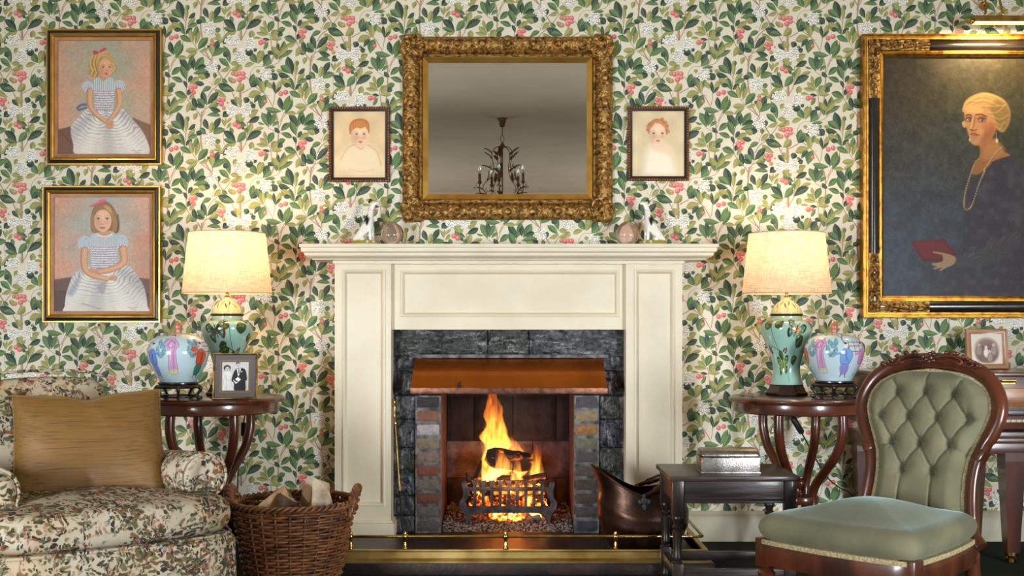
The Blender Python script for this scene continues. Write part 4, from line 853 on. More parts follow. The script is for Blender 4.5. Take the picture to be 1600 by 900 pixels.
def shell(l, w):
    c = .062; dx, dy = l - c, w - c; r = np.sqrt(dx * dx + dy * dy); a = np.arctan2(dy, dx)
    edge = .066 + .005 * np.cos(a * 6 + .5); body = np.clip(1 - (r / edge) ** 4, 0, 1) ** .5
    hgt = body * .034 + body * .006 * np.cos(a * 12) * np.clip(r / .05, 0, 1) * np.clip(1.2 - r / .06, 0, 1)
    for ang in (.3, 1.87, 3.44, 5.01):
        x, y = dx - .036 * math.cos(ang), dy - .036 * math.sin(ang); q = np.sqrt(x * x + y * y); b_ = np.arctan2(y, x); hgt = hgt + .011 * np.exp(-(q / .02) ** 2) * (.5 + .8 * np.cos(b_ - q * 260)) * body
    hgt = hgt + .008 * np.exp(-((r - .054) / .006) ** 2) * body - .016 * np.exp(-(r / .011) ** 2)
    return np.where(body > 0, hgt, -.02)
for sx in (-1, 1):
    for oz, dz in ((-.006, 1), (h + .006, -1)):
        relief_patch('corner_ornament', t, M_gilt_worn, (sx * (hw + .006), oz), (-sx, 0), (0, dz), .125, .125, shell, 64, 64, .016)
m = bpy.data.materials.new('silvered_glass'); nt, N, L, b = nodes(m); b.inputs['Base Color'].default_value = (.90, .89, .86, 1); b.inputs['Metallic'].default_value = 1; b.inputs['Roughness'].default_value = 0.0
n = N.new('ShaderNodeTexNoise'); n.inputs['Scale'].default_value = 3; n.inputs['Detail'].default_value = 8; r_ = N.new('ShaderNodeMapRange'); r_.inputs['From Min'].default_value = .5; r_.inputs['From Max'].default_value = .9; r_.inputs['To Min'].default_value = .004; r_.inputs['To Max'].default_value = .03
L.new(n.outputs['Fac'], r_.inputs[0]); L.new(r_.outputs[0], b.inputs['Roughness'])
mb = MB(); q = 41.6 * u; mb.box(-hw + q, hw - q, -.0085, -.002, q, h - q); obj('mirror_glass', mb, m, t, smooth=False)
# ---------------------------------------------------------------- chandelier in the room, seen in the mirror
M_bronze = mat('aged_bronze', S(150, 122, 84), 0.55, 0.3, col2=S(104, 80, 52), scale=30)
M_candle = mat('candle_sleeve', S(150, 112, 70), 0.6, col2=S(120, 84, 50), scale=20)
def glass(name, col, rough=0.0, ior=1.5, bump=0, bscale=30):
    return mat(name, col, rough, trans=1.0, ior=ior, bump=bump, bscale=bscale, scale=5)
M_crystal = glass('crystal', (.95, .97, 1, 1))
ch = thing('chandelier', 'bronze leafy chandelier with candle bulbs and crystal drops, seen reflected in the mirror', 'chandelier', ((785 - 800) * 9.8 / 1800, -4.345, RZ))
mb = MB(); mb.lathe([(.006, -.075), (.022, -.07), (.03, -.05), (.034, -.03), (.046, -.016), (.05, -.004), (.05, 0)], n=28); obj('canopy', mb, M_bronze, ch)
mb = MB(); mb.tube([(0, 0, -.07), (0, 0, -.145)], .004); mb.tube([(.0 + .014 * math.sin(a), 0, -.175 + .03 * math.cos(a)) for a in np.linspace(0, 2 * PI, 17)[:-1]], .0028, 7, closed=True); obj('hanging_rod', mb, M_bronze, ch)
mb = MB(); mb.lathe([(.004, -.20), (.014, -.215), (.022, -.235), (.012, -.25), (.006, -.26), (.006, -.70), (.018, -.72), (.026, -.745), (.012, -.775), (.002, -.79)], n=18); obj('stem', mb, M_bronze, ch)
def leaf_blade(mb, base, d, up, L, w, curl):
    base, d, up = Vector(base), Vector(d).normalized(), Vector(up).normalized(); s = d.cross(up); pts = []
    for i in range(9):
        k = i / 8; c = base + d * (L * k) + up * (curl * (k * k - .25 * k)); hwid = w * math.sin(PI * min(1, k * .92 + .04)) ** .8
        for j in (-1, -.5, 0, .5, 1): pts.append(c + s * hwid * j + up * (-abs(j) * w * .35))
    mb.grid([tuple(q) for q in pts], 9, 5); mb.grid([tuple(q - up * .0015) for q in pts], 9, 5, flip=True)
for i in range(5):
    a = i * 2 * PI / 5 + .45; c_, s_ = math.cos(a), math.sin(a); R_ = lambda r, z: (r * c_, r * s_, z)
    mb = MB(); mb.tube(crom([R_(.012, -.24), R_(.05, -.245), R_(.085, -.275), R_(.09, -.33), R_(.075, -.42), R_(.10, -.50), R_(.15, -.55), R_(.165, -.60), R_(.12, -.66), R_(.05, -.70)], 6), .0036, 8)
    mb.tube(crom([R_(.02, -.72), R_(.08, -.735), R_(.15, -.70), R_(.19, -.64), R_(.195, -.555)], 6), .0042, 8); arm = obj('arm', mb, M_bronze, ch, angle=180)
    for (r, z, dr, dz, L_, cu) in ((.085, -.30, .5, .9, .06, -.05), (.09, -.34, .4, .9, .055, -.04), (.08, -.44, .7, .9, .07, -.06), (.13, -.53, -.6, .9, .06, -.04), (.165, -.60, .8, .5, .06, -.05), (.12, -.66, .8, .6, .08, -.06), (.06, -.72, .9, .4, .08, -.04)):
        mb = MB(); leaf_blade(mb, R_(r, z), (c_ * dr, s_ * dr, dz), (-c_ * dz, -s_ * dz, dr), L_ * 1.25, .02, cu); obj('leaf', mb, M_bronze, arm, angle=180)
    mb = MB(); mb.lathe([(.004, -.565), (.012, -.56), (.02, -.545), (.021, -.54), (.01, -.538)], R_(.195, 0)[0], R_(.195, 0)[1], 0, 14); obj('candle_cup', mb, M_bronze, arm)
    mb = MB(); mb.lathe([(.0115, -.54), (.0115, -.475), (.010, -.472)], R_(.195, 0)[0], R_(.195, 0)[1], 0, 14); obj('candle_sleeve', mb, M_candle, arm)
    mb = MB(); mb.lathe([(.006, -.472), (.012, -.455), (.012, -.44), (.006, -.42), (.001, -.405)], R_(.195, 0)[0], R_(.195, 0)[1], 0, 14); obj('bulb', mb, M_crystal, arm)
    mb = MB()
    for (r, z, k) in ((.225, -.585, 1.2), (.10, -.40, 1), (.14, -.62, 1.1), (.09, -.76, 1.2)):
        x, y, _ = R_(r, 0); mb.lathe([(.0008, .03 * k), (.004 * k, .02 * k), (.0005, .018 * k), (.009 * k, .002 * k), (.010 * k, -.006 * k), (.001, -.028 * k)], x, y, z, 6)
    obj('crystal_drop', mb, M_crystal, arm, angle=20)['kind'] = 'stuff'
# ---------------------------------------------------------------- on the mantelshelf
def skin_verts(joints, edges, levels=2):
    names = list(joints); me = bpy.data.meshes.new('tmp'); me.from_pydata([joints[n][0] for n in names], [(names.index(a), names.index(b)) for a, b in edges], [])
    o = bpy.data.objects.new('tmp', me); COL.objects.link(o); md = o.modifiers.new('s', 'SKIN'); md.branch_smoothing = .6; md.use_smooth_shade = True
    for i, n in enumerate(names):
        r = joints[n][1]; me.skin_vertices[0].data[i].radius = r if hasattr(r, '__len__') else (r, r)
    me.skin_vertices[0].data[0].use_root = True
    o.modifiers.new('d', 'SUBSURF').levels = levels
    dg = bpy.context.evaluated_depsgraph_get(); ev = o.evaluated_get(dg).to_mesh()
    vs = [v.co[:] for v in ev.vertices]; fs = [tuple(f.vertices) for f in ev.polygons]
    bpy.data.objects.remove(o); bpy.data.meshes.remove(me); return vs, fs
def point_colored(name, vs, fs, fn, m, parent):
    me = bpy.data.meshes.new(name); me.from_pydata(vs, [], fs); at = me.attributes.new('Col', 'FLOAT_COLOR', 'POINT')
    at.data.foreach_set('color', np.array([fn(*v) for v in vs], np.float32).ravel()); me.polygons.foreach_set('use_smooth', [True] * len(me.polygons)); me.materials.append(m)
    o = bpy.data.objects.new(name, me); COL.objects.link(o); o.parent = parent; return o
M_ceram = mat('painted_ceramic', (1, 1, 1, 1), 0.12, attr='Col', coat=.6, bump=.0)
dy = -.115; sc_ = (D + dy) / F
dog = thing('hound_figurine', 'white and black china hound figurine facing right, on the left end of the mantelshelf', 'figurine', (PX(570, dy), dy, SHZ), 0, 'china hounds on the mantelshelf')
def DP(px, py, y=0): return ((px - 570) * sc_, y, (381 - py) * sc_)
J = {'chest': (DP(578, 345), (0.0285, 0.0315)), 'belly': (DP(569, 356), (0.0255, 0.0285)), 'rump': (DP(560, 367), (0.0285, 0.0330)), 'neck': (DP(579, 331), (0.0173, 0.0173)), 'nape': (DP(581, 321), 0.0133), 'head': (DP(583.5, 315), (0.0142, 0.0150)), 'muzzle': (DP(588.5, 314.5), (0.0090, 0.0090)), 'nose': (DP(592, 315.3), 0.0056),
     'fl': (DP(579, 358, -.012), 0.0105), 'fl2': (DP(579, 370, -.012), 0.0070), 'fl3': (DP(580, 375.5, -.013), 0.0077), 'fr': (DP(581, 358, .012), 0.0105), 'fr2': (DP(582, 370, .012), 0.0070), 'fr3': (DP(583, 375.5, .013), 0.0077),
     'hl': (DP(564, 369, -.018), 0.0168), 'hl2': (DP(570, 374, -.02), 0.0084), 'hr': (DP(564, 369, .018), 0.0168), 'hr2': (DP(570, 374, .02), 0.0084), 'tail': (DP(552, 372, -.004), 0.0056), 'tail2': (DP(556, 375, -.014), 0.0042)}
E = [('chest', 'belly'), ('belly', 'rump'), ('chest', 'neck'), ('neck', 'nape'), ('nape', 'head'), ('head', 'muzzle'), ('muzzle', 'nose'), ('chest', 'fl'), ('fl', 'fl2'), ('fl2', 'fl3'), ('chest', 'fr'), ('fr', 'fr2'), ('fr2', 'fr3'), ('rump', 'hl'), ('hl', 'hl2'), ('rump', 'hr'), ('hr', 'hr2'), ('rump', 'tail'), ('tail', 'tail2')]
vs, fs = skin_verts(J, E)
bp = DP(572.5, 341); hp = DP(581, 312); 
def dogc(x, y, z):
    d1 = ((x - bp[0]) / .018) ** 2 + ((z - bp[2]) / .027) ** 2; nz = math.sin(x * 310 + z * 270) * .25
    if d1 + nz < .8 or abs(x - DP(592.5, 0)[0]) < .003: return S(26, 24, 24)
    if z < DP(0, 366)[2] and x > DP(573, 0)[0] and abs(y) < .005: return S(168, 160, 60)
    return S(240, 236, 226)
point_colored('hound', vs, fs, dogc, M_ceram, dog)
for s_ in (-1, 1):
    mb = MB(); a = DP(581, 310.5, s_ * .006); mb.tube([a, (a[0] - .004, a[1] + s_ * .004, a[2] + .004), (a[0] - .012, a[1] + s_ * .004, a[2] - .004), (a[0] - .013, a[1] + s_ * .003, a[2] - .014)], [.003, .005, .0045, .001], 8, S(24, 22, 22)); obj('ear', mb, M_ceram, dog, angle=180)['label'] = 'black ear'
    mb = MB(); mb.sphere(DP(585.5, 313, s_ * .0082), .0016, S(20, 20, 20), 8, 6); obj('eye', mb, M_ceram, dog)
mb = MB(); a = DP(580, 326); mb.tube([(a[0] + .0125 * math.cos(q), .0115 * math.sin(q), a[2] + .003 * math.cos(q)) for q in np.linspace(0, 2 * PI, 21)[:-1]], .0016, 6, S(90, 40, 30), closed=True); obj('collar', mb, M_ceram, dog)
vs = []; n = 48
prof = [(1.0, 0), (1.02, .004), (.97, .010), (.97, .016), (.92, .022), (.6, .027), (0.01, .028)]; cols = []
for r, z in prof:
    for j in range(n):
        a = 2 * PI * j / n; w = 1 + .03 * math.sin(a * 9) * (z > .012); vs.append((.066 * r * w * math.cos(a) - .0, .034 * r * w * math.sin(a), z))
fs = [(i * n + j, i * n + (j + 1) % n, (i + 1) * n + (j + 1) % n, (i + 1) * n + j) for i in range(len(prof) - 1) for j in range(n)] + [tuple(range(n))[::-1]]
point_colored('base', vs, fs, lambda x, y, z: S(150, 150, 56) if .012 < z and math.sin(x * 260) + math.sin(y * 300 + x * 90) > -.9 else (S(198, 160, 70) if .008 < z < .012 else S(236, 232, 222)), M_ceram, dog)
d2 = dup(dog, (PX(1021, dy), dy, SHZ), 0, 'white and black china hound figurine facing left, on the right end of the mantelshelf'); d2.scale.x = -1
# glass eggs
M_egg = bpy.data.materials.new('rose_glass'); nt, N, L, b = nodes(M_egg)
b.inputs['Base Color'].default_value = S(232, 196, 182); b.inputs['Transmission Weight'].default_value = .82; b.inputs['Roughness'].default_value = .05; b.inputs['IOR'].default_value = 1.28; b.inputs['Coat Weight'].default_value = .6
tc = N.new('ShaderNodeTexCoord'); v = N.new('ShaderNodeTexVoronoi'); v.inputs['Scale'].default_value = 22; v.feature = 'F1'; L.new(tc.outputs['Object'], v.inputs['Vector'])
r_ = N.new('ShaderNodeValToRGB'); r_.color_ramp.elements[0].position = .38; r_.color_ramp.elements[1].position = .46; r_.color_ramp.elements[0].color = S(240, 220, 210); r_.color_ramp.elements[1].color = S(220, 178, 162); L.new(v.outputs['Distance'], r_.inputs[0]); L.new(r_.outputs[0], b.inputs['Base Color'])
bp_ = N.new('ShaderNodeBump'); bp_.inputs['Strength'].default_value = .35; bp_.inputs['Distance'].default_value = .004; L.new(r_.outputs[0], bp_.inputs['Height']); L.new(bp_.outputs[0], b.inputs['Normal'])
def egg(px, w, label):
    Y = -.13; k = (D + Y) / F; mb = MB(); r = w / 2 * k; hh = 38 * k
    prof = [(.45 * r, 0)] + [(r * math.sin(a) * (1 + .14 * math.cos(a)) , hh * (.5 - .5 * math.cos(a)) ) for a in np.linspace(.5, PI - .02, 26)]
    mb.lathe(prof, n=40); o = obj('glass_egg', mb, M_egg, loc=(PX(px, Y), Y, SHZ), angle=180); return tag(o, label, 'ornament', 'rose glass eggs on the mantelshelf')
egg(612, 33, 'rose tinted glass egg beside the left china hound'); egg(980, 36, 'rose tinted glass egg beside the right china hound')
# ---------------------------------------------------------------- fire
M_iron = mat('grey_cast_iron', S(98, 96, 96), 0.55, 0.55, col2=S(58, 56, 58), scale=26, bump=.35, bscale=70)
gY = 0.06; G = lambda px, py: (PX(px, gY), PZ(py, gY))
gr = thing('fire_grate', 'grey cast iron fire grate with fishtail bars holding the burning logs', 'grate', (0, 0, 0))
def bar(px, top, bot, w, name='bar', y0=gY - .008, y1=gY + .008):
    a = [(px - w * .9, top + 1), (px - w * .95, top - .5), (px, top + .8), (px + w * .95, top - .5), (px + w * .9, top + 1), (px + w * .5, top + 7), (px + w * .45, bot), (px - w * .45, bot), (px - w * .5, top + 7)]
    mb = MB(); mb.prism([G(*q) for q in a][::-1] if False else [G(*q) for q in a][::-1], y0, y1); return obj(name, mb, M_iron, gr, smooth=False)
for i, px in enumerate((742, 755, 768.5, 781.5, 795, 808.5, 821.5, 834.5, 847)): bar(px, 750.5, 797, 5.2)
def side(s):
    c = 794; q = lambda x, y: G(c + s * x, y)
    L_ = [(72, 752), (72.5, 757), (70, 766), (71, 776), (76, 784), (75, 792), (70, 800), (66, 808), (66, 818), (69, 825)]; R_ = [(61, 825), (59, 812), (58, 804), (63, 798), (66, 790), (66, 783), (62, 776), (61, 766), (65, 757), (64, 752)]
    pts = [q(*p_) for p_ in [tuple(z) for z in crom(L_, 4)] + [tuple(z) for z in crom(R_, 4)]]
    mb = MB(); mb.prism(pts if s < 0 else pts[::-1], gY - .02, gY + .02)
    return obj('side_support', mb, M_iron, gr, angle=35)
side(-1); side(1)
mb = MB(); x0, x1 = PX(733, gY), PX(856, gY); mb.box(x0, x1, gY - .007, gY + .007, PZ(767, gY), PZ(761, gY), bv=.002); obj('upper_rail', mb, M_iron, gr)
arc = [(x, 798 + 0 * x) for x in ()]
top = [(728 + i * (860 - 728) / 20, 791) for i in range(21)]; bot = [(860 - i * (860 - 728) / 20, 801 + 7 * (abs(i - 10) / 10) ** 6) for i in range(21)]
mb = MB(); mb.prism([G(*q) for q in (top + bot)][::-1], gY - .014, gY + .012); obj('lower_rail', mb, M_iron, gr, angle=30)
mb = MB()
for i in range(9): x = x0 + .02 + (x1 - x0 - .04) * i / 8; mb.box(x - .006, x + .006, gY, gY + .26, PZ(799, gY), PZ(795, gY))
mb.box(x0, x1, gY + .25, gY + .265, HZ, PZ(770, gY)); obj('basket_floor', mb, M_iron, gr, smooth=False)
def ember_mat(name, lo, hi, strength, scale=26):
    m = bpy.data.materials.new(name); nt, N, L, b = nodes(m); tc = N.new('ShaderNodeTexCoord'); n = N.new('ShaderNodeTexNoise'); n.inputs['Scale'].default_value = scale; n.inputs['Detail'].default_value = 6; L.new(tc.outputs['Object'], n.inputs['Vector'])
    r = N.new('ShaderNodeValToRGB'); e = r.color_ramp.elements; e[0].position = lo; e[0].color = (0, 0, 0, 1); e[1].position = hi; e[1].color = (1, .42, .06, 1); x = e.new((lo + hi) / 2); x.color = (.75, .07, .005, 1)
    L.new(n.outputs['Fac'], r.inputs[0]); L.new(r.outputs[0], b.inputs['Emission Color']); b.inputs['Emission Strength'].default_value = strength
    r2 = N.new('ShaderNodeValToRGB'); r2.color_ramp.elements[0].color = S(150, 146, 142); r2.color_ramp.elements[1].color = S(36, 32, 32); r2.color_ramp.elements[0].position = .36; r2.color_ramp.elements[1].position = .5; L.new(n.outputs['Fac'], r2.inputs[0]); L.new(r2.outputs[0], b.inputs['Base Color']); b.inputs['Roughness'].default_value = .9
    return m
def lump(mb, c, r, rnd, n=7, m=5):
    o = len(mb.v); mb.sphere(c, r, n=n, m=m, sz=(rnd.uniform(.7, 1.3), rnd.uniform(.7, 1.3), rnd.uniform(.6, 1)))
    for i in range(o, len(mb.v)):
        v = Vector(mb.v[i]) - Vector(c); mb.v[i] = tuple(Vector(c) + v * rnd.uniform(.78, 1.2))
rnd = random.Random(2); mb = MB()
for i in range(230):
    x = rnd.uniform(x0 + .02, x1 - .02); y = rnd.uniform(gY + .03, gY + .23); z = rnd.uniform(PZ(794, gY), PZ(762, gY)) - abs(x - (x0 + x1) / 2) * .1; lump(mb, (x, y, z), rnd.uniform(.012, .026), rnd)
o = obj('glowing_embers', mb, ember_mat('glowing_coal', .49, .68, 6.5), angle=30); tag(o, 'glowing orange embers heaped inside the iron grate', 'embers', None, 'stuff')
mb = MB()
for i in range(110):
    x = rnd.uniform(PX(765, gY), PX(850, gY)); y = rnd.uniform(gY + .02, gY + .2); lump(mb, (x, y, HZ + .035 + rnd.uniform(0, .02)), rnd.uniform(.01, .02), rnd)
o = obj('fallen_embers', mb, ember_mat('falling_coal', .46, .6, 12.0, 18), angle=30); tag(o, 'red hot embers fallen onto the ash under the grate', 'embers', None, 'stuff')
# ash bed
n1, n2 = 90, 46; xa, xb = xl + .005, xr - .005; pts = []
na = vnoise(n1, n2, 3.2, 4); nb = vnoise(n1, n2, 1.3, 5)
for i in range(n1):
    for j in range(n2):
        uu, vv = i / (n1 - 1), j / (n2 - 1); e = min(1, min(vv, 1 - vv * .5) * 6); hgt = (.02 + .035 * na[i, j] * .6 + .018 * nb[i, j]) * e * (.6 + .9 * vv)
        pts.append((xa + (xb - xa) * uu, -.02 + .43 * vv, HZ + .001 + max(0, hgt)))
mb = MB(); mb.grid(pts, n1, n2)
M_ash = mat('ash', S(34, 32, 33), 0.95, col2=S(190, 188, 188), scale=95, ramp=(.44, .68), bump=.8, bscale=120)
o = obj('ash_bed', mb, M_ash, angle=180); tag(o, 'pale grey ash and cinders over the firebox floor', 'ash', None, 'stuff')
# burning logs
M_char = bpy.data.materials.new('charred_log'); nt, N, L, b = nodes(M_char); tc = N.new('ShaderNodeTexCoord'); n = N.new('ShaderNodeTexNoise'); n.inputs['Scale'].default_value = 14; n.inputs['Detail'].default_value = 8; mp = N.new('ShaderNodeMapping'); mp.inputs['Scale'].default_value = (1, 1, 3); L.new(tc.outputs['Object'], mp.inputs[0]); L.new(mp.outputs[0], n.inputs['Vector'])
r = N.new('ShaderNodeValToRGB'); r.color_ramp.elements[0].color = S(24, 18, 16); r.color_ramp.elements[1].color = S(74, 50, 40); L.new(n.outputs['Fac'], r.inputs[0]); L.new(r.outputs[0], b.inputs['Base Color']); b.inputs['Roughness'].default_value = .85
r = N.new('ShaderNodeValToRGB'); r.color_ramp.elements[0].position = .58; r.color_ramp.elements[0].color = (0, 0, 0, 1); r.color_ramp.elements[1].position = .72; r.color_ramp.elements[1].color = (1, .16, .02, 1); L.new(n.outputs['Fac'], r.inputs[0]); L.new(r.outputs[0], b.inputs['Emission Color']); b.inputs['Emission Strength'].default_value = 2.0
bp = N.new('ShaderNodeBump'); bp.inputs['Strength'].default_value = .9; bp.inputs['Distance'].default_value = .01; L.new(n.outputs['Fac'], bp.inputs['Height']); L.new(bp.outputs[0], b.inputs['Normal'])
def log(name, label, a, b_, r, seed, m, sides=8, cat='log', group=None, flat=.0):
    rr = random.Random(seed); a, b_ = Vector(a), Vector(b_); c = (a + b_) / 2; t = (b_ - a).normalized(); u_ = t.orthogonal().normalized(); w_ = t.cross(u_); k = 7
    shp = [rr.uniform(.8, 1.15) for _ in range(sides)]; vs = []
    for i in range(k + 1):
        p_ = a + (b_ - a) * i / k - c
        for j in range(sides):
            an = 2 * PI * j / sides + seed; q = r * shp[j] * rr.uniform(.94, 1.06) * (.94 if i in (0, k) else 1); vs.append(tuple(p_ + u_ * math.cos(an) * q + w_ * math.sin(an) * q))
    mb = MB(); fs = [(i * sides + j, i * sides + (j + 1) % sides, (i + 1) * sides + (j + 1) % sides, (i + 1) * sides + j) for i in range(k) for j in range(sides)]
    mb.add(vs, fs); mb.m = 1 if isinstance(m, list) else 0; mb.add(vs[:sides], [tuple(range(sides))[::-1]]); mb.add(vs[-sides:], [tuple(range(sides))])
    o = obj(name, mb, m, angle=35, loc=c); return tag(o, label, cat, group)
GP = lambda px, py, Y: tuple(P(px, py, Y))
gl = 'logs burning in the grate'
log('burning_log', 'thick charred log lying across the top of the fire', GP(768, 714, .10), GP(822, 722, .24), .058, 1, M_char, 6, group=gl)
log('burning_log', 'split log leaning at the left side of the fire', GP(738, 772, .12), GP(757, 722, .26), .03, 2, M_char, 5, group=gl)
log('burning_log', 'charred log angled upward just behind the front bars', GP(752, 770, .085), GP(805, 744, .16), .034, 3, M_char, 6, group=gl)
log('burning_log', 'dark log resting at the right side of the fire', GP(815, 752, .16), GP(853, 744, .13), .024, 4, M_char, 6, group=gl)
log('burning_log', 'short upright charred stake at the left end of the grate', GP(735, 770, .09), GP(731, 738, .10), .012, 5, M_char, 5, group=gl)
# flames: glowing gas held in tapering bodies
def flame_mat(name, zlo, zhi, strength, seed):
    m = bpy.data.materials.new(name); m.use_nodes = True; nt = m.node_tree; N, L = nt.nodes, nt.links; N.clear(); out = N.new('ShaderNodeOutputMaterial'); em = N.new('ShaderNodeEmission'); L.new(em.outputs[0], out.inputs['Volume'])
    tc = N.new('ShaderNodeTexCoord'); sp = N.new('ShaderNodeSeparateXYZ'); L.new(tc.outputs['Object'], sp.inputs[0])
    mr = N.new('ShaderNodeMapRange'); mr.inputs['From Min'].default_value = zlo; mr.inputs['From Max'].default_value = zhi; L.new(sp.outputs[2], mr.inputs[0])
    r = N.new('ShaderNodeValToRGB'); e = r.color_ramp.elements; e[0].color = (1, .50, .09, 1); e[1].color = (.9, .13, .008, 1); x = e.new(.45); x.color = (1, .36, .04, 1); L.new(mr.outputs[0], r.inputs[0]); L.new(r.outputs[0], em.inputs[0])
    mp = N.new('ShaderNodeMapping'); mp.inputs['Scale'].default_value = (1, 1, .22); mp.inputs['Location'].default_value = (seed, 0, 0); L.new(tc.outputs['Object'], mp.inputs[0]); n = N.new('ShaderNodeTexNoise'); n.inputs['Scale'].default_value = 52; n.inputs['Detail'].default_value = 4; n.inputs['Distortion'].default_value = .9; L.new(mp.outputs[0], n.inputs['Vector'])
    m2 = N.new('ShaderNodeMapRange'); m2.inputs['From Min'].default_value = .40; m2.inputs['From Max'].default_value = .66; m2.inputs['To Min'].default_value = .05; L.new(n.outputs['Fac'], m2.inputs[0])
    r3 = N.new('ShaderNodeMapRange'); r3.inputs['To Min'].default_value = 1.0; r3.inputs['To Max'].default_value = .22; L.new(mr.outputs[0], r3.inputs[0])
    mu = N.new('ShaderNodeMath'); mu.operation = 'MULTIPLY'; L.new(m2.outputs[0], mu.inputs[0]); L.new(r3.outputs[0], mu.inputs[1]); mu2 = N.new('ShaderNodeMath'); mu2.operation = 'MULTIPLY'; L.new(mu.outputs[0], mu2.inputs[0]); mu2.inputs[1].default_value = strength; L.new(mu2.outputs[0], em.inputs[1])
    return m
def flame(label, rows, Y, strength, seed, depth=.55):
    """rows: (left px, right px, py) from the base up"""
    rr = [tuple(q) for q in crom(rows, 5)]; n = 18; vs = []; c0 = P((rows[0][0] + rows[0][1]) / 2, rows[0][2], Y)
    for a, b_, py in rr:
        l, r = P(a, py, Y), P(max(b_, a + .5), py, Y); c = (l + r) / 2; w = (r - l).length / 2; q_ = seed * 1.7 + py * .14; c = c + Vector((w * .10 * math.sin(q_ * 1.3), 0, 0))
        for j in range(n): an = 2 * PI * j / n; vs.append((c.x - c0.x + w * (1 + .13 * math.sin(2 * an + q_) + .09 * math.sin(3 * an - q_ * 1.6)) * math.cos(an), w * depth * (1 + .12 * math.sin(2 * an + q_)) * math.sin(an), c.z - c0.z))
    k = len(rr); mb = MB(); mb.add(vs, [(i * n + j, i * n + (j + 1) % n, (i + 1) * n + (j + 1) % n, (i + 1) * n + j) for i in range(k - 1) for j in range(n)] + [tuple(range(n))[::-1], tuple((k - 1) * n + j for j in range(n))])
    zt_ = vs[-1][2]; o = obj('flame', mb, flame_mat('flame_gas', 0, zt_, strength, seed), angle=180, loc=c0); return tag(o, label, 'flame', 'flames in the grate')
flame('tallest flame rising up under the copper hood', [(750, 785, 752), (753, 786, 735), (755, 792, 712), (754, 797, 690), (755, 790, 668), (758, 787, 648), (760, 781, 630), (762, 778, 618), (764, 774, 606)], .22, 135, 0)
flame('broad flame slanting right behind the thick charred log', [(775, 812, 748), (780, 824, 730), (784, 822, 712), (782, 812, 698), (780, 802, 686), (782, 792, 676)], .27, 90, 3)
flame('small flame at the right side of the fire', [(824, 846, 744), (826, 846, 730), (828, 843, 716), (834, 841, 703), (837, 840, 696)], .2, 80, 5)
flame('thin flame licking up the front of the thick log', [(778, 800, 742), (774, 800, 728), (773, 792, 714), (776, 788, 704), (779, 784, 696)], .03 + .02, 60, 7)
flame('short flame in front of the right end of the thick log', [(798, 818, 750), (800, 816, 738), (802, 813, 724), (803, 810, 714), (804, 807, 706)], .055, 75, 9)
flame('low bright flame at the left below the thick log', [(752, 778, 752), (752, 776, 742), (753, 768, 730), (754, 762, 718), (756, 759, 708)], .09, 150, 11)
for k_, (rows_, Y_) in enumerate((([(760, 772, 700), (760, 770, 676), (761, 768, 650), (764, 768, 626), (768, 770, 600)], .20), ([(776, 792, 706), (777, 790, 684), (779, 787, 660), (780, 784, 640), (781, 783, 622)], .25), ([(752, 764, 716), (752, 761, 694), (754, 760, 674), (757, 760, 656)], .18), ([(790, 806, 726), (792, 804, 708), (796, 803, 692), (799, 802, 678)], .21), ([(806, 822, 736), (809, 821, 720), (813, 820, 706), (817, 820, 692)], .25), ([(832, 850, 742), (834, 848, 726), (838, 847, 712), (841, 844, 698)], .23))):
    flame('faint wisp of flame above the burning logs', rows_, Y_, 45, 20 + k_)
for px in range(744, 846, 14):
    flame('small flame tongue between the grate bars', [(px - 5, px + 6, 772), (px - 4, px + 6, 764), (px - 2, px + 4, 755), (px, px + 2, 744 + (px % 3) * 4)], .085, 80, px)
lamp_point('fire_glow', (PX(785, .2), .18, PZ(720, .2)), 3.2, (1, .42, .14), .07)
lamp_point('fire_glow', (PX(800, .0), .0, PZ(745, .0)), 1.1, (1, .36, .09), .05)
lamp_point('fire_glow', (PX(808, .1), .12, HZ + .1), .22, (1, .3, .06), .03)
# ---------------------------------------------------------------- poker
pk = thing('fire_poker', 'slim brass handled poker leaning on the left stone jamb', 'poker', (0, 0, 0))
a, b_ = P(615.5, 622, -.085), P(629, 830, -.21); 
dirv = (b_ - a); fn = lambda k: tuple(a + dirv * k)
mb = MB(); mb.tube([fn(.0), fn(.012), fn(.03), fn(.045), fn(.06), fn(.075), fn(.11), fn(.14), fn(.17), fn(.18), fn(.2), fn(.21)], [.003, .0075, .0085, .005, .009, .006, .0065, .0075, .005, .009, .005, .004], 12); obj('handle', mb, M_brass, pk, angle=180)
mb = MB(); mb.tube([fn(.2), fn(.7)], .0042, 10); obj('rod', mb, M_brass, pk); mb = MB(); mb.tube([fn(.7), fn(.95), fn(1.0)], [.005, .005, .002], 10); obj('tip', mb, mat('blackened_steel', S(40, 36, 36), .5, .7), pk)
# ---------------------------------------------------------------- brass fender
fe = thing('brass_fender', 'polished brass fender with ball posts and a rail in front of the hearth', 'fender', (0, 0, 0))
fy, fx0, fx1, fb = -.735, -.855, .818, -.17
def plinth(mb, prof):
    vs = []
    for d, z in prof: vs += [(fx0 - d + .02, fb, z), (fx0 - d + .02, fy - d + .02, z), (fx1 + d - .02, fy - d + .02, z), (fx1 + d - .02, fb, z)]
    mb.add(vs, [(i * 4 + j, i * 4 + j + 1, i * 4 + 5 + j, i * 4 + 4 + j) for i in range(len(prof) - 1) for j in range(3)])
mb = MB(); plinth(mb, [(-.012, HZ), (.02, HZ), (.02, HZ + .008), (.010, HZ + .014), (.006, HZ + .018), (.004, HZ + .042), (.010, HZ + .047), (.008, HZ + .053), (-.004, HZ + .053), (-.012, HZ + .05)])
obj('plinth', mb, mat('fender_brass', S(232, 202, 132), 0.34, 1.0, col2=S(172, 138, 74), scale=7, bump=.03, bscale=18), fe, angle=30)
rz = .149; ry = fy + .03
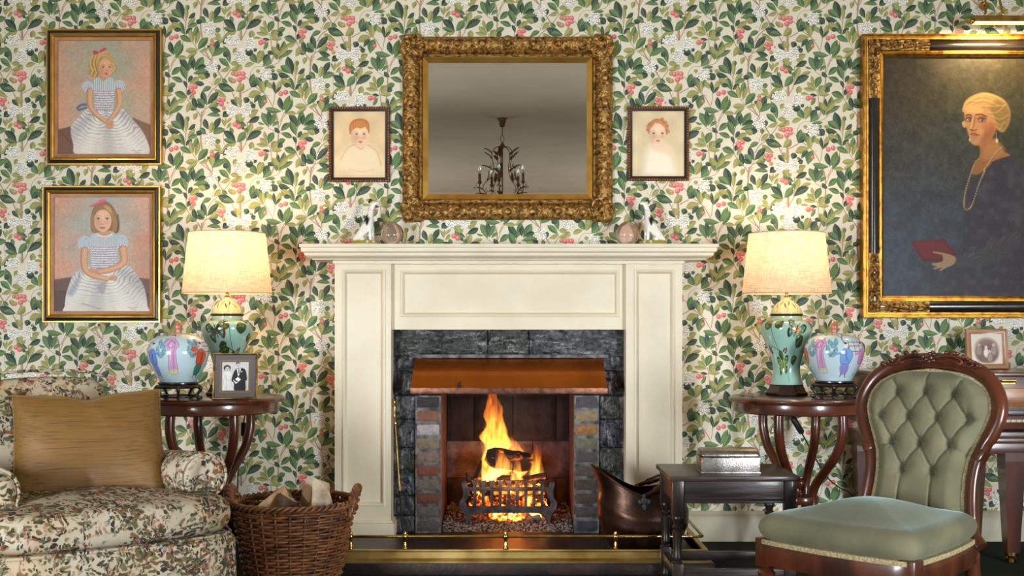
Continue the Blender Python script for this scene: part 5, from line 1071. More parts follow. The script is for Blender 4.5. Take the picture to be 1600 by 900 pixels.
mb = MB(); mb.tube([(fx0 + .03, fb + .02, rz), (fx0 + .03, ry + .02, rz), (fx0 + .036, ry + .006, rz), (fx0 + .05, ry, rz), (fx1 - .05, ry, rz), (fx1 - .036, ry + .006, rz), (fx1 - .03, ry + .02, rz), (fx1 - .03, fb + .02, rz)], .0065, 12); obj('rail', mb, M_brass, fe, angle=50)
k = (D + ry) / F
for x in [(q - 800) * k for q in (548, 633, 790, 962, 1043)]:
    mb = MB(); mb.lathe([(.011, HZ + .052), (.012, HZ + .058), (.006, HZ + .064), (.009, HZ + .074), (.0055, HZ + .08), (.007, HZ + .09), (.011, HZ + .096), (.0135, HZ + .104), (.011, HZ + .112), (.006, HZ + .118), (.008, HZ + .122), (.002, HZ + .126)], x, ry, 0, 18); obj('post', mb, M_brass, fe, angle=180)
for x in (fx0 + .03, fx1 - .03):
    mb = MB(); mb.lathe([(.011, HZ + .04), (.006, HZ + .064), (.009, HZ + .074), (.0055, HZ + .08), (.011, HZ + .096), (.0135, HZ + .104), (.011, HZ + .112), (.002, HZ + .126)], x, fb + .03, 0, 18); obj('post', mb, M_brass, fe, angle=180)
# ---------------------------------------------------------------- coal scuttle
M_cop = mat('old_copper', S(84, 54, 40), 0.34, 0.75, col2=S(38, 27, 25), scale=9, ramp=(.35, .7), bump=.12, bscale=40)
sY = -.44; ks = (D + sY) / F
cs = thing('coal_scuttle', 'dark copper helmet coal scuttle beside the fireplace', 'coal scuttle', (PX(1003, sY), sY, HZ))
bz = HZ
rim_c = lambda a: (PZ(768, sY) - bz) + .115 * max(0, -math.cos(a)) ** 1.7 + .035 * max(0, math.cos(a)) ** 2 - .0 * a
def scut(a, v):
    """v 0..1 from foot to rim"""
    zr = rim_c(a); z = zr * v; R = interp(v, [0, .06, .2, .4, .6, .8, 1], [.125, .145, .178, .200, .203, .186, .176]); spout = max(0, -math.cos(a)) ** 3
    R = R * (1 - .04 * spout * math.sin(PI * v)) + spout * .045 * max(0, v - .72) / .28
    return (R * math.cos(a) * 1.0, R * .82 * math.sin(a), z)
n1, n2 = 56, 26; mb = MB(); mb.grid([scut(2 * PI * i / n1, j / (n2 - 1)) for i in range(n1) for j in range(n2)], n1, n2, wrap_u=True)
ins = lambda a, v: tuple(Vector(scut(a, v)) * Vector((.965, .965, 1)) if False else (scut(a, v)[0] * .965, scut(a, v)[1] * .965, scut(a, v)[2] + .002))
mb.grid([ins(2 * PI * i / n1, .25 + .75 * j / (n2 - 1)) for i in range(n1) for j in range(n2)], n1, n2, wrap_u=True, flip=True)
mb.add([scut(2 * PI * i / n1, 0) for i in range(n1)], [tuple(range(n1))[::-1]])
obj('body', mb, M_cop, cs, angle=60)
mb = MB(); mb.tube([tuple(Vector(scut(2 * PI * i / n1, 1))) for i in range(n1)], .0045, 8, closed=True); obj('rolled_rim', mb, M_cop, cs, angle=180)
mb = MB(); mb.lathe([(.13, 0), (.132, .008), (.122, .014)], n=40); obj('foot_ring', mb, M_cop, cs)
for s_ in (-1, 1):
    ap = -PI / 2 * 1.02 if s_ < 0 else PI / 2 * 1.02; p0 = Vector(scut(ap, .93)); o_ = Vector((0, s_ * .006, 0)); mb = MB()
    for dx, dz, r in ((0, 0, .016), (-.017, -.005, .011), (.017, -.005, .011), (0, -.024, .011), (0, .018, .012)): mb.sphere(tuple(p0 + o_ * .5 + Vector((dx, 0, dz))), r, n=12, m=8, sz=(1, .3, 1))
    mb.prism([(p0.x - .008, p0.z - .028), (p0.x, p0.z - .046), (p0.x + .008, p0.z - .028)][::1], p0.y - .003 + s_ * .004, p0.y + .003 + s_ * .004)
    mb.sphere(tuple(p0 + o_ * 2 + Vector((0, 0, .02))), .009, n=10, m=8); obj('handle_mount', mb, M_iron, cs, angle=60)
    mb = MB(); q0 = p0 + o_ * 2.2 + Vector((0, 0, .02)); e = Vector((.19, s_ * .085, p0.z + .105)); q1 = q0 + (e - q0) * .2; q2 = q0 + (e - q0) * .24
    mb.tube([tuple(q0), tuple(q1), tuple(q2), tuple(q0 + (e - q0) * .6), tuple(e)], [.008, .010, .0145, .0155, .014], 14); obj('handle', mb, M_cop, cs, angle=60)
mb = MB(); mb.tube(crom([(.19, -.085, PZ(768, sY) - bz + .098), (.215, -.04, PZ(768, sY) - bz + .105), (.22, 0, PZ(768, sY) - bz + .106), (.215, .04, PZ(768, sY) - bz + .105), (.19, .085, PZ(768, sY) - bz + .098)], 5), .011, 10); obj('handle_grip', mb, M_cop, cs, angle=180)
mb = MB(); rr = random.Random(8)
for i in range(70):
    a = rr.uniform(0, 2 * PI); q = .14 * math.sqrt(rr.random()); lump(mb, (q * math.cos(a), q * .8 * math.sin(a), .175 + rr.uniform(-.02, .025) - q * .1), rr.uniform(.02, .032), rr, 6, 4)
o = obj('coal', mb, mat('black_coal', S(22, 21, 22), .3, col2=S(40, 38, 40), scale=20), angle=25, loc=(PX(1003, sY), sY, HZ)); tag(o, 'black lumps of coal heaped inside the copper scuttle', 'coal', None, 'stuff')
# ---------------------------------------------------------------- two round side tables
TZ = 0.71
def side_table(loc, label):
    t = thing('side_table', label, 'table', loc, 0, 'round mahogany side tables')
    mb = MB(); R = .307; mb.lathe([(.02, TZ - .024), (R - .012, TZ - .024), (R - .003, TZ - .021), (R, TZ - .014), (R, TZ - .008), (R - .006, TZ - .002), (R - .016, TZ), (.02, TZ)], n=72); obj('table_top', mb, M_mahog_h, t, angle=40)
    mb = MB(); R = .282; mb.lathe([(R - .02, TZ - .068), (R, TZ - .068), (R + .003, TZ - .064), (R, TZ - .060), (R, TZ - .024), (R - .02, TZ - .024)], n=72); obj('apron', mb, M_mahog_h, t, angle=40)
    for a in (-128, -52, 57, 123):
        a = math.radians(a); c_, s_ = math.cos(a), math.sin(a)
        pr = [(.252, TZ - .05), (.256, .60), (.252, .55), (.225, .48), (.165, .41), (.105, .345), (.078, .29), (.082, .22), (.12, .14), (.18, .07), (.235, .022), (.27, .012)]; w = [.021, .021, .021, .021, .020, .0195, .019, .018, .017, .016, .014, .010]
        pts = crom([(r * c_ * .86, r * s_ * .9, z) for r, z in pr], 5); ws = np.interp(np.linspace(0, 1, len(pts)), np.linspace(0, 1, len(w)), w)
        mb = MB(); mb.tube(pts, list(ws), 12, up=(-s_, c_, 0), sx=1.0); obj('leg', mb, M_mahog, t, angle=180)
    mb = MB(); mb.lathe([(.02, .24), (.078, .245), (.084, .262), (.078, .278), (.03, .282)], n=40); obj('platform', mb, M_mahog_h, t)
    mb = MB(); mb.lathe([(.012, .28), (.014, .286), (.007, .292), (.006, .302), (.012, .308), (.0205, .318), (.023, .332), (.019, .346), (.008, .352), (.001, .354)], n=24); obj('finial', mb, M_mahog, t, angle=180)
    return t
LT = (PX(333, -.42), -.42, 0); RT = (PX(1250, -.42), -.42, 0)
side_table(LT, 'round mahogany side table beside the floral armchair'); side_table(RT, 'round mahogany side table behind the green velvet chair')
# ---------------------------------------------------------------- porcelain lamps
M_glaze = mat('porcelain_glaze', (1, 1, 1, 1), 0.1, attr='Col', coat=.7)
M_shade = bpy.data.materials.new('linen_shade'); nt, N, L, b = nodes(M_shade)
tr = N.new('ShaderNodeBsdfTranslucent'); df = N.new('ShaderNodeBsdfDiffuse'); mx = N.new('ShaderNodeMixShader'); mx.inputs[0].default_value = .34
tc = N.new('ShaderNodeTexCoord'); cols = []
wv = []
for k_, sc3 in ((0, (60, 60, 900)), (1, (900, 900, 24))):
    mp = N.new('ShaderNodeMapping'); mp.inputs['Scale'].default_value = tuple(q * .35 for q in sc3); L.new(tc.outputs['Object'], mp.inputs[0]); n = N.new('ShaderNodeTexNoise'); n.inputs['Scale'].default_value = 1; n.inputs['Detail'].default_value = 2; L.new(mp.outputs[0], n.inputs['Vector']); wv.append(n)
ad = N.new('ShaderNodeMath'); ad.operation = 'ADD'; L.new(wv[0].outputs['Fac'], ad.inputs[0]); L.new(wv[1].outputs['Fac'], ad.inputs[1])
r = N.new('ShaderNodeValToRGB'); r.color_ramp.elements[0].position = .75; r.color_ramp.elements[1].position = 1.2; r.color_ramp.elements[0].color = S(206, 178, 146); r.color_ramp.elements[1].color = S(232, 210, 182); hv = N.new('ShaderNodeMath'); hv.operation = 'MULTIPLY'; hv.inputs[1].default_value = .9; L.new(ad.outputs[0], hv.inputs[0]); L.new(hv.outputs[0], r.inputs[0])
L.new(r.outputs[0], tr.inputs[0]); L.new(r.outputs[0], df.inputs[0]); L.new(df.outputs[0], mx.inputs[1]); L.new(tr.outputs[0], mx.inputs[2]); L.new(mx.outputs[0], nt.nodes['Material Output'].inputs[0])
M_trim = mat('shade_trim', S(214, 188, 150), .7)
M_rose = mat('dark_rosewood', S(46, 16, 12), 0.25, col2=S(26, 10, 8), scale=12, coat=.6)
jar_prof = [(.0735, .048), (.0700, .060), (.0625, .085), (.0590, .115), (.063, .145), (.077, .19), (.094, .232), (.1075, .268), (.112, .292), (.1105, .308), (.103, .320), (.088, .329), (.072, .334), (.068, .338), (.067, .350), (.0675, .352)]
def jar_art(mirror):
    """unrolled 360x124 picture of the body: x in degrees (0 = front), y upwards from the foot"""
    p = Paint(-180, 0, 180, 100, 1.9, (150, 190, 176)); p.noise(16, 8, 3); p.put(np.clip((p.Y - 90) / 10, 0, 1) * .55, (214, 202, 140))
    dk = (52, 76, 40); lf = (92, 116, 50)
    def leaf(x, y, a, L_, w):
        c, s = math.cos(math.radians(a)), math.sin(math.radians(a)); pt = lambda u, v: (x + (u * c - v * s) * 1.0, y + (u * s + v * c) * .72)
        p.poly([pt(0, 0), pt(L_ * .3, w), pt(L_ * .7, w * .8), pt(L_, 0), pt(L_ * .7, -w * .8), pt(L_ * .3, -w)], dk, smooth=4, soft=1.2); p.poly([pt(L_ * .1, 0), pt(L_ * .4, w * .65), pt(L_ * .9, 0)], lf, smooth=3, soft=2); p.line([pt(0, 0), pt(L_, 0)], .8, (30, 44, 24), smooth=0)
    def fly(x, y, a, s, c1, c2, c3):
        c, n = math.cos(math.radians(a)), math.sin(math.radians(a)); pt = lambda u, v: (x + (u * c - v * n) * s, y + (u * n + v * c) * s * .72)
        for sg in (1, -1):
            for k, col in ((1.0, c1), (.8, c2), (.45, c3)):
                p.poly([pt(0, 0), pt(sg * 10 * k, 13 * k), pt(sg * 17 * k, 12 * k), pt(sg * 15 * k, 3 * k), pt(sg * 6 * k, -1 * k)], col, smooth=4, soft=1.0); p.poly([pt(0, 0), pt(sg * 12 * k, -1 * k), pt(sg * 13 * k, -8 * k), pt(sg * 8 * k, -14 * k), pt(sg * 3 * k, -7 * k)], col, smooth=4, soft=1.0)
            for q in range(4): p.ell(*pt(sg * (13 - q * 1.5), 9 - q * 5), 1.2, .9, (232, 214, 170))
            p.line([pt(0, 5), pt(sg * 3, 11), pt(sg * 5, 14)], .6, (40, 30, 24))
        p.line([pt(0, 6), pt(0, -9)], 2.2, (60, 36, 24), smooth=0)
    sg = -1 if mirror else 1
    for x0 in (-150, -30 if not mirror else 10, 95):
        p.line([(x0 + 40, 4), (x0 + 30, 24), (x0 + 10, 42), (x0 - 2, 62), (x0 - 6, 80)], 1.2, (70, 84, 46)); p.line([(x0 + 34, 16), (x0 + 52, 34), (x0 + 58, 52)], 1, (70, 84, 46)); p.line([(x0 + 6, 46), (x0 - 16, 52), (x0 - 26, 44)], .9, (70, 84, 46))
        leaf(x0 - 6, 78, 150, 30, 11); leaf(x0 + 58, 50, 60, 26, 10); leaf(x0 + 46, 30, 20, 24, 9); leaf(x0 + 8, 46, -70, 20, 7); leaf(x0 + 36, 86, 30, 20, 8)
        for q in range(7): p.ell(x0 - 26 + 3.2 * math.cos(q * 2.4) * (1 + q * .25), 46 + 2.4 * math.sin(q * 2.4) * (1 + q * .25), 2.6, 1.9, (112, 40, 34))
        for q in range(5): p.ell(x0 + 26 + 3 * math.cos(q * 2.4) * (1 + q * .2), 46 + 2 * math.sin(q * 2.4) * (1 + q * .2), 2.2, 1.6, (104, 36, 34))
    if not mirror: fly(22, 74, -24, 1.35, (60, 36, 26), (60, 132, 112), (206, 150, 90)); fly(-14, 26, 6, 1.25, (44, 62, 34), (88, 132, 62), (150, 160, 80)); leaf(-26, 78, 40, 24, 10)
    else: fly(-26, 74, 20, 1.5, (112, 46, 28), (52, 116, 92), (40, 44, 30)); leaf(20, 76, 10, 28, 11); leaf(52, 66, -20, 22, 8); leaf(-2, 56, 200, 22, 8); leaf(-18, 42, 20, 26, 10)
    for x in (-150, 120): fly(x, 60, 10, 1.3, (112, 46, 28), (60, 132, 112), (206, 150, 90))
    return p
def lathe_fn(prof, cz=0.0, faces=None):
    pr = crom(prof, 6); rs = np.array([q[0] for q in pr]); zs = np.array([q[1] for q in pr]); d = np.concatenate([[0], np.cumsum(np.hypot(np.diff(rs), np.diff(zs)))]); d /= d[-1]
    def f(u, v):
        t = v; r = np.interp(t, d, rs); z = np.interp(t, d, zs) + cz; a = -PI / 2 + (u - .5) * 2 * PI
        return r * np.cos(a), r * np.sin(a), z
    return f
def lamp(loc, label, mirror, power, warm):
    t = thing('table_lamp', label, 'lamp', loc, math.atan2(-loc[0], D + loc[1]), 'porcelain table lamps')
    mb = MB(); mb.lathe([(.094, 0), (.098, .003), (.098, .012), (.09, .018), (.082, .034), (.078, .042), (.078, .047), (.02, .048)], n=8); mb.xform(Matrix.Rotation(PI / 8, 4, 'Z')); obj('wooden_base', mb, M_rose, t, angle=20)
    p = jar_art(mirror); p.C = p.C[::1]; painted('jar', p, lathe_fn(jar_prof), M_glaze, t)
    q = Paint(-180, 0, 180, 60, 1.2, (206, 206, 150)); 
    for x in range(-165, 180, 42):
        q.line([(x, 6), (x + 6, 24), (x - 2, 44)], 1.4, (112, 110, 56)); q.poly([(x + 4, 22), (x + 14, 30), (x + 22, 42), (x + 10, 36)], (120, 122, 54), smooth=3); q.poly([(x - 3, 14), (x - 12, 22), (x - 16, 34), (x - 7, 26)], (140, 62, 40), smooth=3)
    painted('lid', q, lathe_fn([(.0685, .360), (.0685, .366), (.064, .378), (.055, .395), (.042, .409), (.028, .419), (.019, .423), (.018, .432), (.006, .435)]), M_glaze, t)
    mb = MB(); mb.lathe([(.06, .350), (.071, .351), (.0735, .355), (.071, .361), (.06, .362)], n=48); obj('rim', mb, mat('bronze_rim', S(62, 44, 28), .3, .5), t)
    mb = MB(); mb.lathe([(.012, .433), (.013, .438), (.007, .444), (.007, .462), (.010, .466), (.010, .474), (.014, .478), (.014, .52), (.005, .525)], n=20); obj('lamp_holder', mb, M_brass, t)
    zb, zt_, rb, rt = .452, .718, .1955, .1665; mb = MB(); n = 72; pts = [((rb + (rt - rb) * j / 12) * math.cos(2 * PI * i / n), (rb + (rt - rb) * j / 12) * math.sin(2 * PI * i / n), zb + (zt_ - zb) * j / 12) for i in range(n) for j in range(13)]
    mb.grid(pts, n, 13, wrap_u=True); sh = obj('shade', mb, M_shade, t, angle=180)
    for z, r in ((zb, rb), (zt_, rt)):
        mb = MB(); mb.tube([(r * math.cos(2 * PI * i / n), r * math.sin(2 * PI * i / n), z) for i in range(n)], .0024, 6, closed=True); obj('trim', mb, M_trim, sh, angle=180)
    mb = MB()
    for a in (0, 2.09, 4.19): mb.tube([(.006 * math.cos(a), .006 * math.sin(a), .515), (.06 * math.cos(a), .06 * math.sin(a), .56), (rt * math.cos(a), rt * math.sin(a), zt_ - .004)], .0016, 6)
    obj('shade_carrier', mb, M_brass, sh, angle=180)
    m = bpy.data.materials.new('lit_bulb'); nt, N, L, b = nodes(m); b.inputs['Emission Color'].default_value = (1, .72, .4, 1); b.inputs['Emission Strength'].default_value = 6
    mb = MB(); mb.lathe([(.013, .525), (.015, .535), (.026, .56), (.029, .578), (.022, .6), (.001, .608)], n=20); obj('bulb', mb, m, t, angle=180)
    lamp_point('lamp_light', (loc[0], loc[1], loc[2] + .64), power, warm, .03)
    return t
lamp((PX(355, -.34), -.34, TZ), 'lit porcelain table lamp beside the framed wedding photograph', True, 6.5, (1, .70, .40))
lamp((PX(1229, -.32), -.32, TZ), 'lit porcelain table lamp on the right side table, near the velvet chair', False, 4.4, (1, .76, .52))
# ---------------------------------------------------------------- ginger jars
gp = [(.070, 0), (.074, .003), (.090, .03), (.108, .062), (.1205, .095), (.1255, .122), (.121, .150), (.107, .174), (.085, .19), (.058, .199), (.030, .204), (.012, .206)]
def ginger_art(flip):
    p = Paint(-180, 0, 180, 100, 2.0, (190, 212, 220)); p.noise(14, 7, 4); p.put(np.clip((p.Y - 84) / 16, 0, 1) * .5, (222, 214, 176))
    def lady(x, s=1):
        p.poly([(x - 9, 16), (x + 12, 15), (x + 9, 34), (x + 8, 52), (x + 14, 58), (x + 10, 66), (x + 3, 72), (x - 5, 72), (x - 14, 64), (x - 18, 58), (x - 9, 56), (x - 7, 40)], (206, 160, 196), smooth=3); p.line([(x - 2, 60), (x - 3, 40), (x - 6, 18)], 1.4, (232, 206, 226)); p.line([(x + 6, 64), (x + 4, 44), (x + 5, 18)], 1.1, (164, 104, 156)); p.line([(x - 8, 58), (x - 2, 66), (x + 6, 60)], 1.4, (170, 92, 140)); p.poly([(x - 9, 16), (x + 12, 15), (x + 11, 22), (x - 8, 22)], (206, 214, 164), smooth=2)
        for q in (((x - 9, 16), (x - 7, 40), (x - 9, 56), (x - 18, 58), (x - 5, 72)), ((x + 12, 15), (x + 9, 34), (x + 8, 52), (x + 14, 58), (x + 3, 72)), ((x - 4, 20), (x - 3, 36)), ((x + 2, 18), (x + 2, 50)), ((x - 10, 60), (x - 4, 54), (x + 4, 56))): p.line(list(q), .7, (126, 70, 120), alpha=.8)
        p.ell(x - 2, 76.5, 4.2, 4.0, (236, 214, 200)); p.poly([(x - 7, 78), (x - 4, 83), (x + 3, 83), (x + 5, 76), (x + 1, 79)], (30, 28, 34), smooth=3); p.ell(x + 1, 84.5, 2.6, 1.8, (30, 28, 34))
    def boy_(x, c1, c2, s=1):
        p.poly([(x - 8 * s, 14), (x - 12 * s, 26), (x - 4 * s, 32), (x + 8 * s, 30), (x + 10 * s, 18), (x + 4 * s, 12)], c2, smooth=3); p.poly([(x - 10 * s, 30), (x - 12 * s, 42), (x - 6 * s, 52), (x + 6 * s, 52), (x + 14 * s, 44), (x + 9 * s, 30)], c1, smooth=3); p.line([(x - 12 * s, 46), (x - 20 * s, 44)], 3, c1, smooth=0); p.line([(x, 50), (x + 1, 34)], 1, [q * .7 for q in c1], smooth=0); p.ell(x, 57, 4, 3.8, (236, 214, 200)); p.ell(x, 60.5, 3, 1.4, (36, 34, 40))
        dk_ = [q * .55 for q in c1]
        for q in (((x - 10 * s, 30), (x - 12 * s, 42), (x - 6 * s, 52)), ((x + 9 * s, 30), (x + 14 * s, 44), (x + 6 * s, 52)), ((x - 9 * s, 31), (x, 29), (x + 9 * s, 31)), ((x - 4 * s, 16), (x - 5 * s, 27)), ((x + 4 * s, 15), (x + 4 * s, 27)), ((x - 4 * s, 46), (x + 2 * s, 38), (x + 6 * s, 34))): p.line(list(q), .8, dk_, alpha=.75)
        p.line([(x - 6 * s, 14), (x - 8 * s, 9)], 2, (70, 60, 70), smooth=0); p.line([(x + 5 * s, 13), (x + 7 * s, 8)], 2, (70, 60, 70), smooth=0)
    def tree(x):
        p.line([(x, 36), (x + 6, 54), (x - 4, 68), (x + 10, 84), (x + 30, 90)], 2.0, (96, 92, 84)); p.line([(x - 2, 70), (x - 22, 84), (x - 40, 88)], 1.5, (96, 92, 84))
        r = random.Random(int(x))
        for i in range(90): p.ell(x + r.uniform(-46, 38), 86 + r.uniform(-8, 8), r.uniform(1, 2.4), r.uniform(.6, 1.3), r.choice([(106, 112, 92), (132, 136, 112), (84, 92, 84), (176, 176, 140)]), alpha=.8)
    def rocks(x):
        for i, (a, b_) in enumerate(((0, 0), (9, 6), (-9, 7), (4, 14), (-5, 18), (11, 20))): p.ell(x + a * .8, 44 + b_, 6.5, 4.2, (96, 144, 160), rot=a * 9, soft=2, alpha=.85); p.ell(x + a * .8 + .6, 44.6 + b_, 4.4, 2.4, (150, 190, 198), rot=a * 14, soft=2, alpha=.8); p.line([(x + a * .8 - 4, 43 + b_), (x + a * .8, 45 + b_), (x + a * .8 + 4, 43.4 + b_)], .7, (60, 92, 112), alpha=.8)
    def rail(x0, x1):
        for y in (48, 56, 62): p.line([(x0, y), (x1, y)], 1.2, (160, 74, 92), smooth=0)
        for x in np.linspace(x0, x1, 5): p.line([(x, 44), (x, 64)], 1.4, (160, 74, 92), smooth=0)
    off = 0 if not flip else 0
    if not flip: tree(-62); rocks(-34); rocks(28); rail(38, 84); rail(-96, -70); lady(-12); boy_(-56, (112, 136, 206), (140, 150, 214), -1); boy_(48, (206, 82, 52), (40, 136, 116)); p.ell(30, 52, 6, 4, (206, 92, 60))
    else: tree(22); rocks(-46); rocks(-4); rail(30, 84); lady(-28); boy_(24, (122, 160, 214), (150, 140, 206)); boy_(66, (206, 140, 190), (190, 206, 214)); boy_(-72, (206, 82, 52), (40, 136, 116)); p.line([(-8, 40), (4, 52)], 1.2, (150, 90, 110), smooth=0)
    lady(130); rocks(170); boy_(-140, (206, 82, 52), (112, 136, 206)); tree(-120)
    return p
M_stand = mat('carved_stand', S(40, 24, 20), 0.3, col2=S(22, 14, 12), scale=16, coat=.5)
def ginger(loc, label, flip):
    t = thing('ginger_jar', label, 'jar', loc, math.atan2(-loc[0], D + loc[1]), 'painted ginger jars'); zs = .072
    painted('jar', ginger_art(flip), lathe_fn(gp, zs), M_glaze, t)
    mb = MB(); mb.lathe([(.012, .205), (.015, .209), (.0135, .214), (.0165, .224), (.0175, .234), (.014, .246), (.007, .254), (.001, .258)], 0, 0, zs, 20); obj('lid_finial', mb, mat('coral_finial', S(196, 128, 96), .3, col2=S(166, 96, 70), scale=40, coat=.5), t, angle=180)
    mb = MB(); mb.lathe([(.03, .062), (.078, .062), (.084, .066), (.084, .071), (.078, .074), (.03, .073)], n=40); st_ = obj('stand', mb, M_stand, t)
    mb = MB(); mb.lathe([(.066, .046), (.092, .047), (.094, .053), (.088, .061), (.066, .062)], n=40); obj('stand_frieze', mb, M_stand, st_)
    for i in range(5):
        a = i * 2 * PI / 5 - PI / 2; c_, s_ = math.cos(a), math.sin(a); mb = MB(); mb.tube(crom([(.084 * c_, .084 * s_, .054), (.096 * c_, .096 * s_, .044), (.086 * c_, .086 * s_, .028), (.078 * c_, .078 * s_, .016), (.09 * c_, .09 * s_, .006), (.102 * c_, .102 * s_, .010)], 5), [.010, .010, .0095, .009, .0085, .008, .0075, .007, .0065, .006, .006, .006, .006, .0062, .0065, .007, .0075, .008, .008, .008, .007, .006, .006, .006, .006, .005][:26], 8, up=(-s_, c_, 0)); obj('stand_leg', mb, M_stand, st_, angle=180)
        a2 = a + PI / 5
    mb = MB(); mb.tube([(.083 * math.cos(2 * PI * i / 40), .083 * math.sin(2 * PI * i / 40), .012) for i in range(40)], .004, 6, closed=True); obj('stand_stretcher', mb, M_stand, st_, angle=180)
    return t
ginger((PX(278.5, -.62), -.62, TZ), 'painted ginger jar on a carved stand beside the wedding photograph', False)
ginger((PX(1303, -.50), -.50, TZ), 'painted ginger jar on a carved stand beside the right hand lamp', True)
# ---------------------------------------------------------------- framed photographs
def photo_frame(name, label, loc, w, h, lean, yaw, border, frame_m, mount_m, mount, art, lip):
    t = thing(name, label, 'photo frame', loc, yaw)
    tilt = Matrix.Rotation(-lean, 4, 'X')
    def part(nm, prof, m):
        mb = MB(); mb.frame_sweep(-w / 2, w / 2, 0, h, prof); mb.xform(tilt); return obj(nm, mb, m, t, angle=30)
    part('frame', [(0, -.008), (0, .004), (.002, .008), (border * .5, .0085), (border * .8, .005), (border, .004), (border, .0)], frame_m)
    b0 = border; part('mount', [(b0, .002), (b0 + mount, .002), (b0 + mount, .0005)], mount_m)
    if lip: part('gilt_slip', [(b0 + mount * .72, .0022), (b0 + mount * .74, .0032), (b0 + mount * .8, .0032), (b0 + mount * .82, .0022)], M_gilt_bright)
    mb = MB(); mb.box(-w / 2 + .002, w / 2 - .002, .001, .008, .002, h - .002); mb.xform(tilt); obj('back_board', mb, M_black, t, smooth=False)
    x0 = -w / 2 + b0 + mount; z0 = b0 + mount; pw, ph = w - 2 * (b0 + mount), h - 2 * (b0 + mount)
    o = painted('photograph', art, lambda u, v: (x0 + pw * u, np.full_like(u, -.0004), z0 + ph * (1 - v)), M_print, t, smooth=False); o.data.transform(tilt)
    mb = MB(); mb.box(-.018, .018, -.002, .002, 0, h * .78); mb.xform(Matrix.Translation((0, .02 + lean * h * .55, 0.0)) @ Matrix.Rotation(lean * .9, 4, 'X') if False else Matrix.Translation((0, math.tan(lean) * h * .8 + .075, 0)) @ Matrix.Rotation(.33, 4, 'X')); obj('strut', mb, M_black, t, smooth=False)
    return t
p = Paint(0, 0, 53, 65, 3.0, (206, 204, 202))
for i in range(14): p.line([(i * 4, 0), (i * 4 + 1, 65)], 1.2, (186, 184, 184), soft=2, smooth=0, alpha=.7)
p.poly([(3, 66), (4, 44), (1, 34), (4, 24), (14, 22), (19, 30), (20, 42), (26, 54), (30, 66)], (226, 224, 222), smooth=4); p.line([(8, 30), (10, 50), (9, 64)], 1.2, (188, 186, 186)); p.line([(16, 32), (19, 50), (24, 64)], 1.2, (186, 184, 184)); p.line([(4, 28), (8, 40), (17, 43)], 3, (214, 206, 200))
p.ell(10, 13.5, 7, 6.5, (44, 42, 42)); p.ell(10.5, 15.5, 4.4, 5.4, (206, 198, 192)); p.ell(9, 15, .8, .6, (60, 56, 56)); p.ell(12.4, 15, .8, .6, (60, 56, 56)); p.line([(9, 18.5), (12, 18.5)], .8, (110, 90, 90), smooth=0); p.poly([(4, 11), (10, 6.5), (16, 10), (16, 13), (10, 10.5), (5, 15)], (52, 50, 50), smooth=3)
p.poly([(26, 66), (24, 48), (19, 42), (24, 22), (30, 15), (40, 14), (47, 20), (50, 40), (47, 44), (46, 66)], (34, 33, 35), smooth=4); p.poly([(29, 16), (38, 14), (35, 28), (32, 34)], (232, 230, 228)); p.line([(33.5, 17), (33.8, 26)], 2, (70, 70, 72), smooth=0); p.ell(39, 22, 1.8, 1.4, (220, 218, 216))
p.ell(31.5, 7, 4.6, 6, (206, 198, 192)); p.poly([(27, 6), (28, 1), (34, .5), (36.5, 5), (34, 3), (29, 4)], (70, 68, 68), smooth=3); p.ell(30, 7, .7, .5, (60, 56, 56)); p.ell(33.4, 7, .7, .5, (60, 56, 56)); p.line([(30, 10.3), (33, 10.3)], .7, (120, 100, 98), smooth=0)
p.poly([(22, 42), (32, 34), (38, 40), (28, 50)], (236, 234, 232)); p.ell(29, 44, 3, 2.4, (206, 198, 192)); p.line([(24, 34), (26, 42), (30, 44)], 3, (40, 39, 41)); p.noise(1.2, 8, 3)
M_mount = mat('grey_mount', S(98, 92, 92), .8); M_dgilt = mat('slim_gilt', S(196, 160, 92), .3, .85, col2=S(110, 84, 48), scale=30)
photo_frame('photo_frame', 'gilt frame holding a black and white wedding photograph, on the left side table', (PX(367, -.655), -.655, TZ + .001), .183, .194, .17, .13, .009, M_dgilt, M_mount, .028, p, True)
# ---------------------------------------------------------------- square piano behind the chair
M_sat = mat('satinwood', S(178, 112, 42), .25, col2=S(132, 72, 24), scale=12, stretch=(.3, 1, 2.2), coat=.7, detail=8, distort=1.2)
pn = thing('square_piano', 'mahogany square piano with satinwood panel and tapered legs against the wall', 'piano', (0, 0, 0))
x0, x1, yb, yf = 1.585, 3.05, -.04, -.545
mb = MB(); mb.box(x0, x1, yf + .025, yb, .575, .80, bv=.004); obj('case', mb, M_mahog_h, pn)
mb = MB(); mb.box(x0 - .012, x1 + .012, yf + .008, yb, .80, .818, bv=.005); obj('lid', mb, M_mahog_h, pn)
mb = MB(); mb.box(x0 - .006, x1, yf - .004, yf + .06, .535, .565, bv=.004); mb.box(x0 - .01, x1, yf - .008, yb, .515, .540, bv=.006); mb.box(x0, x1, yf + .004, yb, .47, .518, bv=.003); obj('lower_moulding', mb, M_mahog_h, pn)
mb = MB(); mb.box(x0 + .04, x1 - .04, yf + .018, yf + .03, .672, .752, bv=.002); obj('satinwood_panel', mb, M_sat, pn)
mb = MB(); mb.box(x0 + .03, x1 - .03, yf + .014, yf + .03, .632, .655, bv=.002); obj('key_slip', mb, M_black, pn)
M_ivory = mat('old_ivory', S(206, 184, 148), .35)
for i in range(34):
    mb = MB(); xk = x0 + .42 + i * .0242; mb.box(xk, xk + .0226, yf - .002, yf + .09, .606, .618, bv=.002); obj('key', mb, M_ivory, pn)
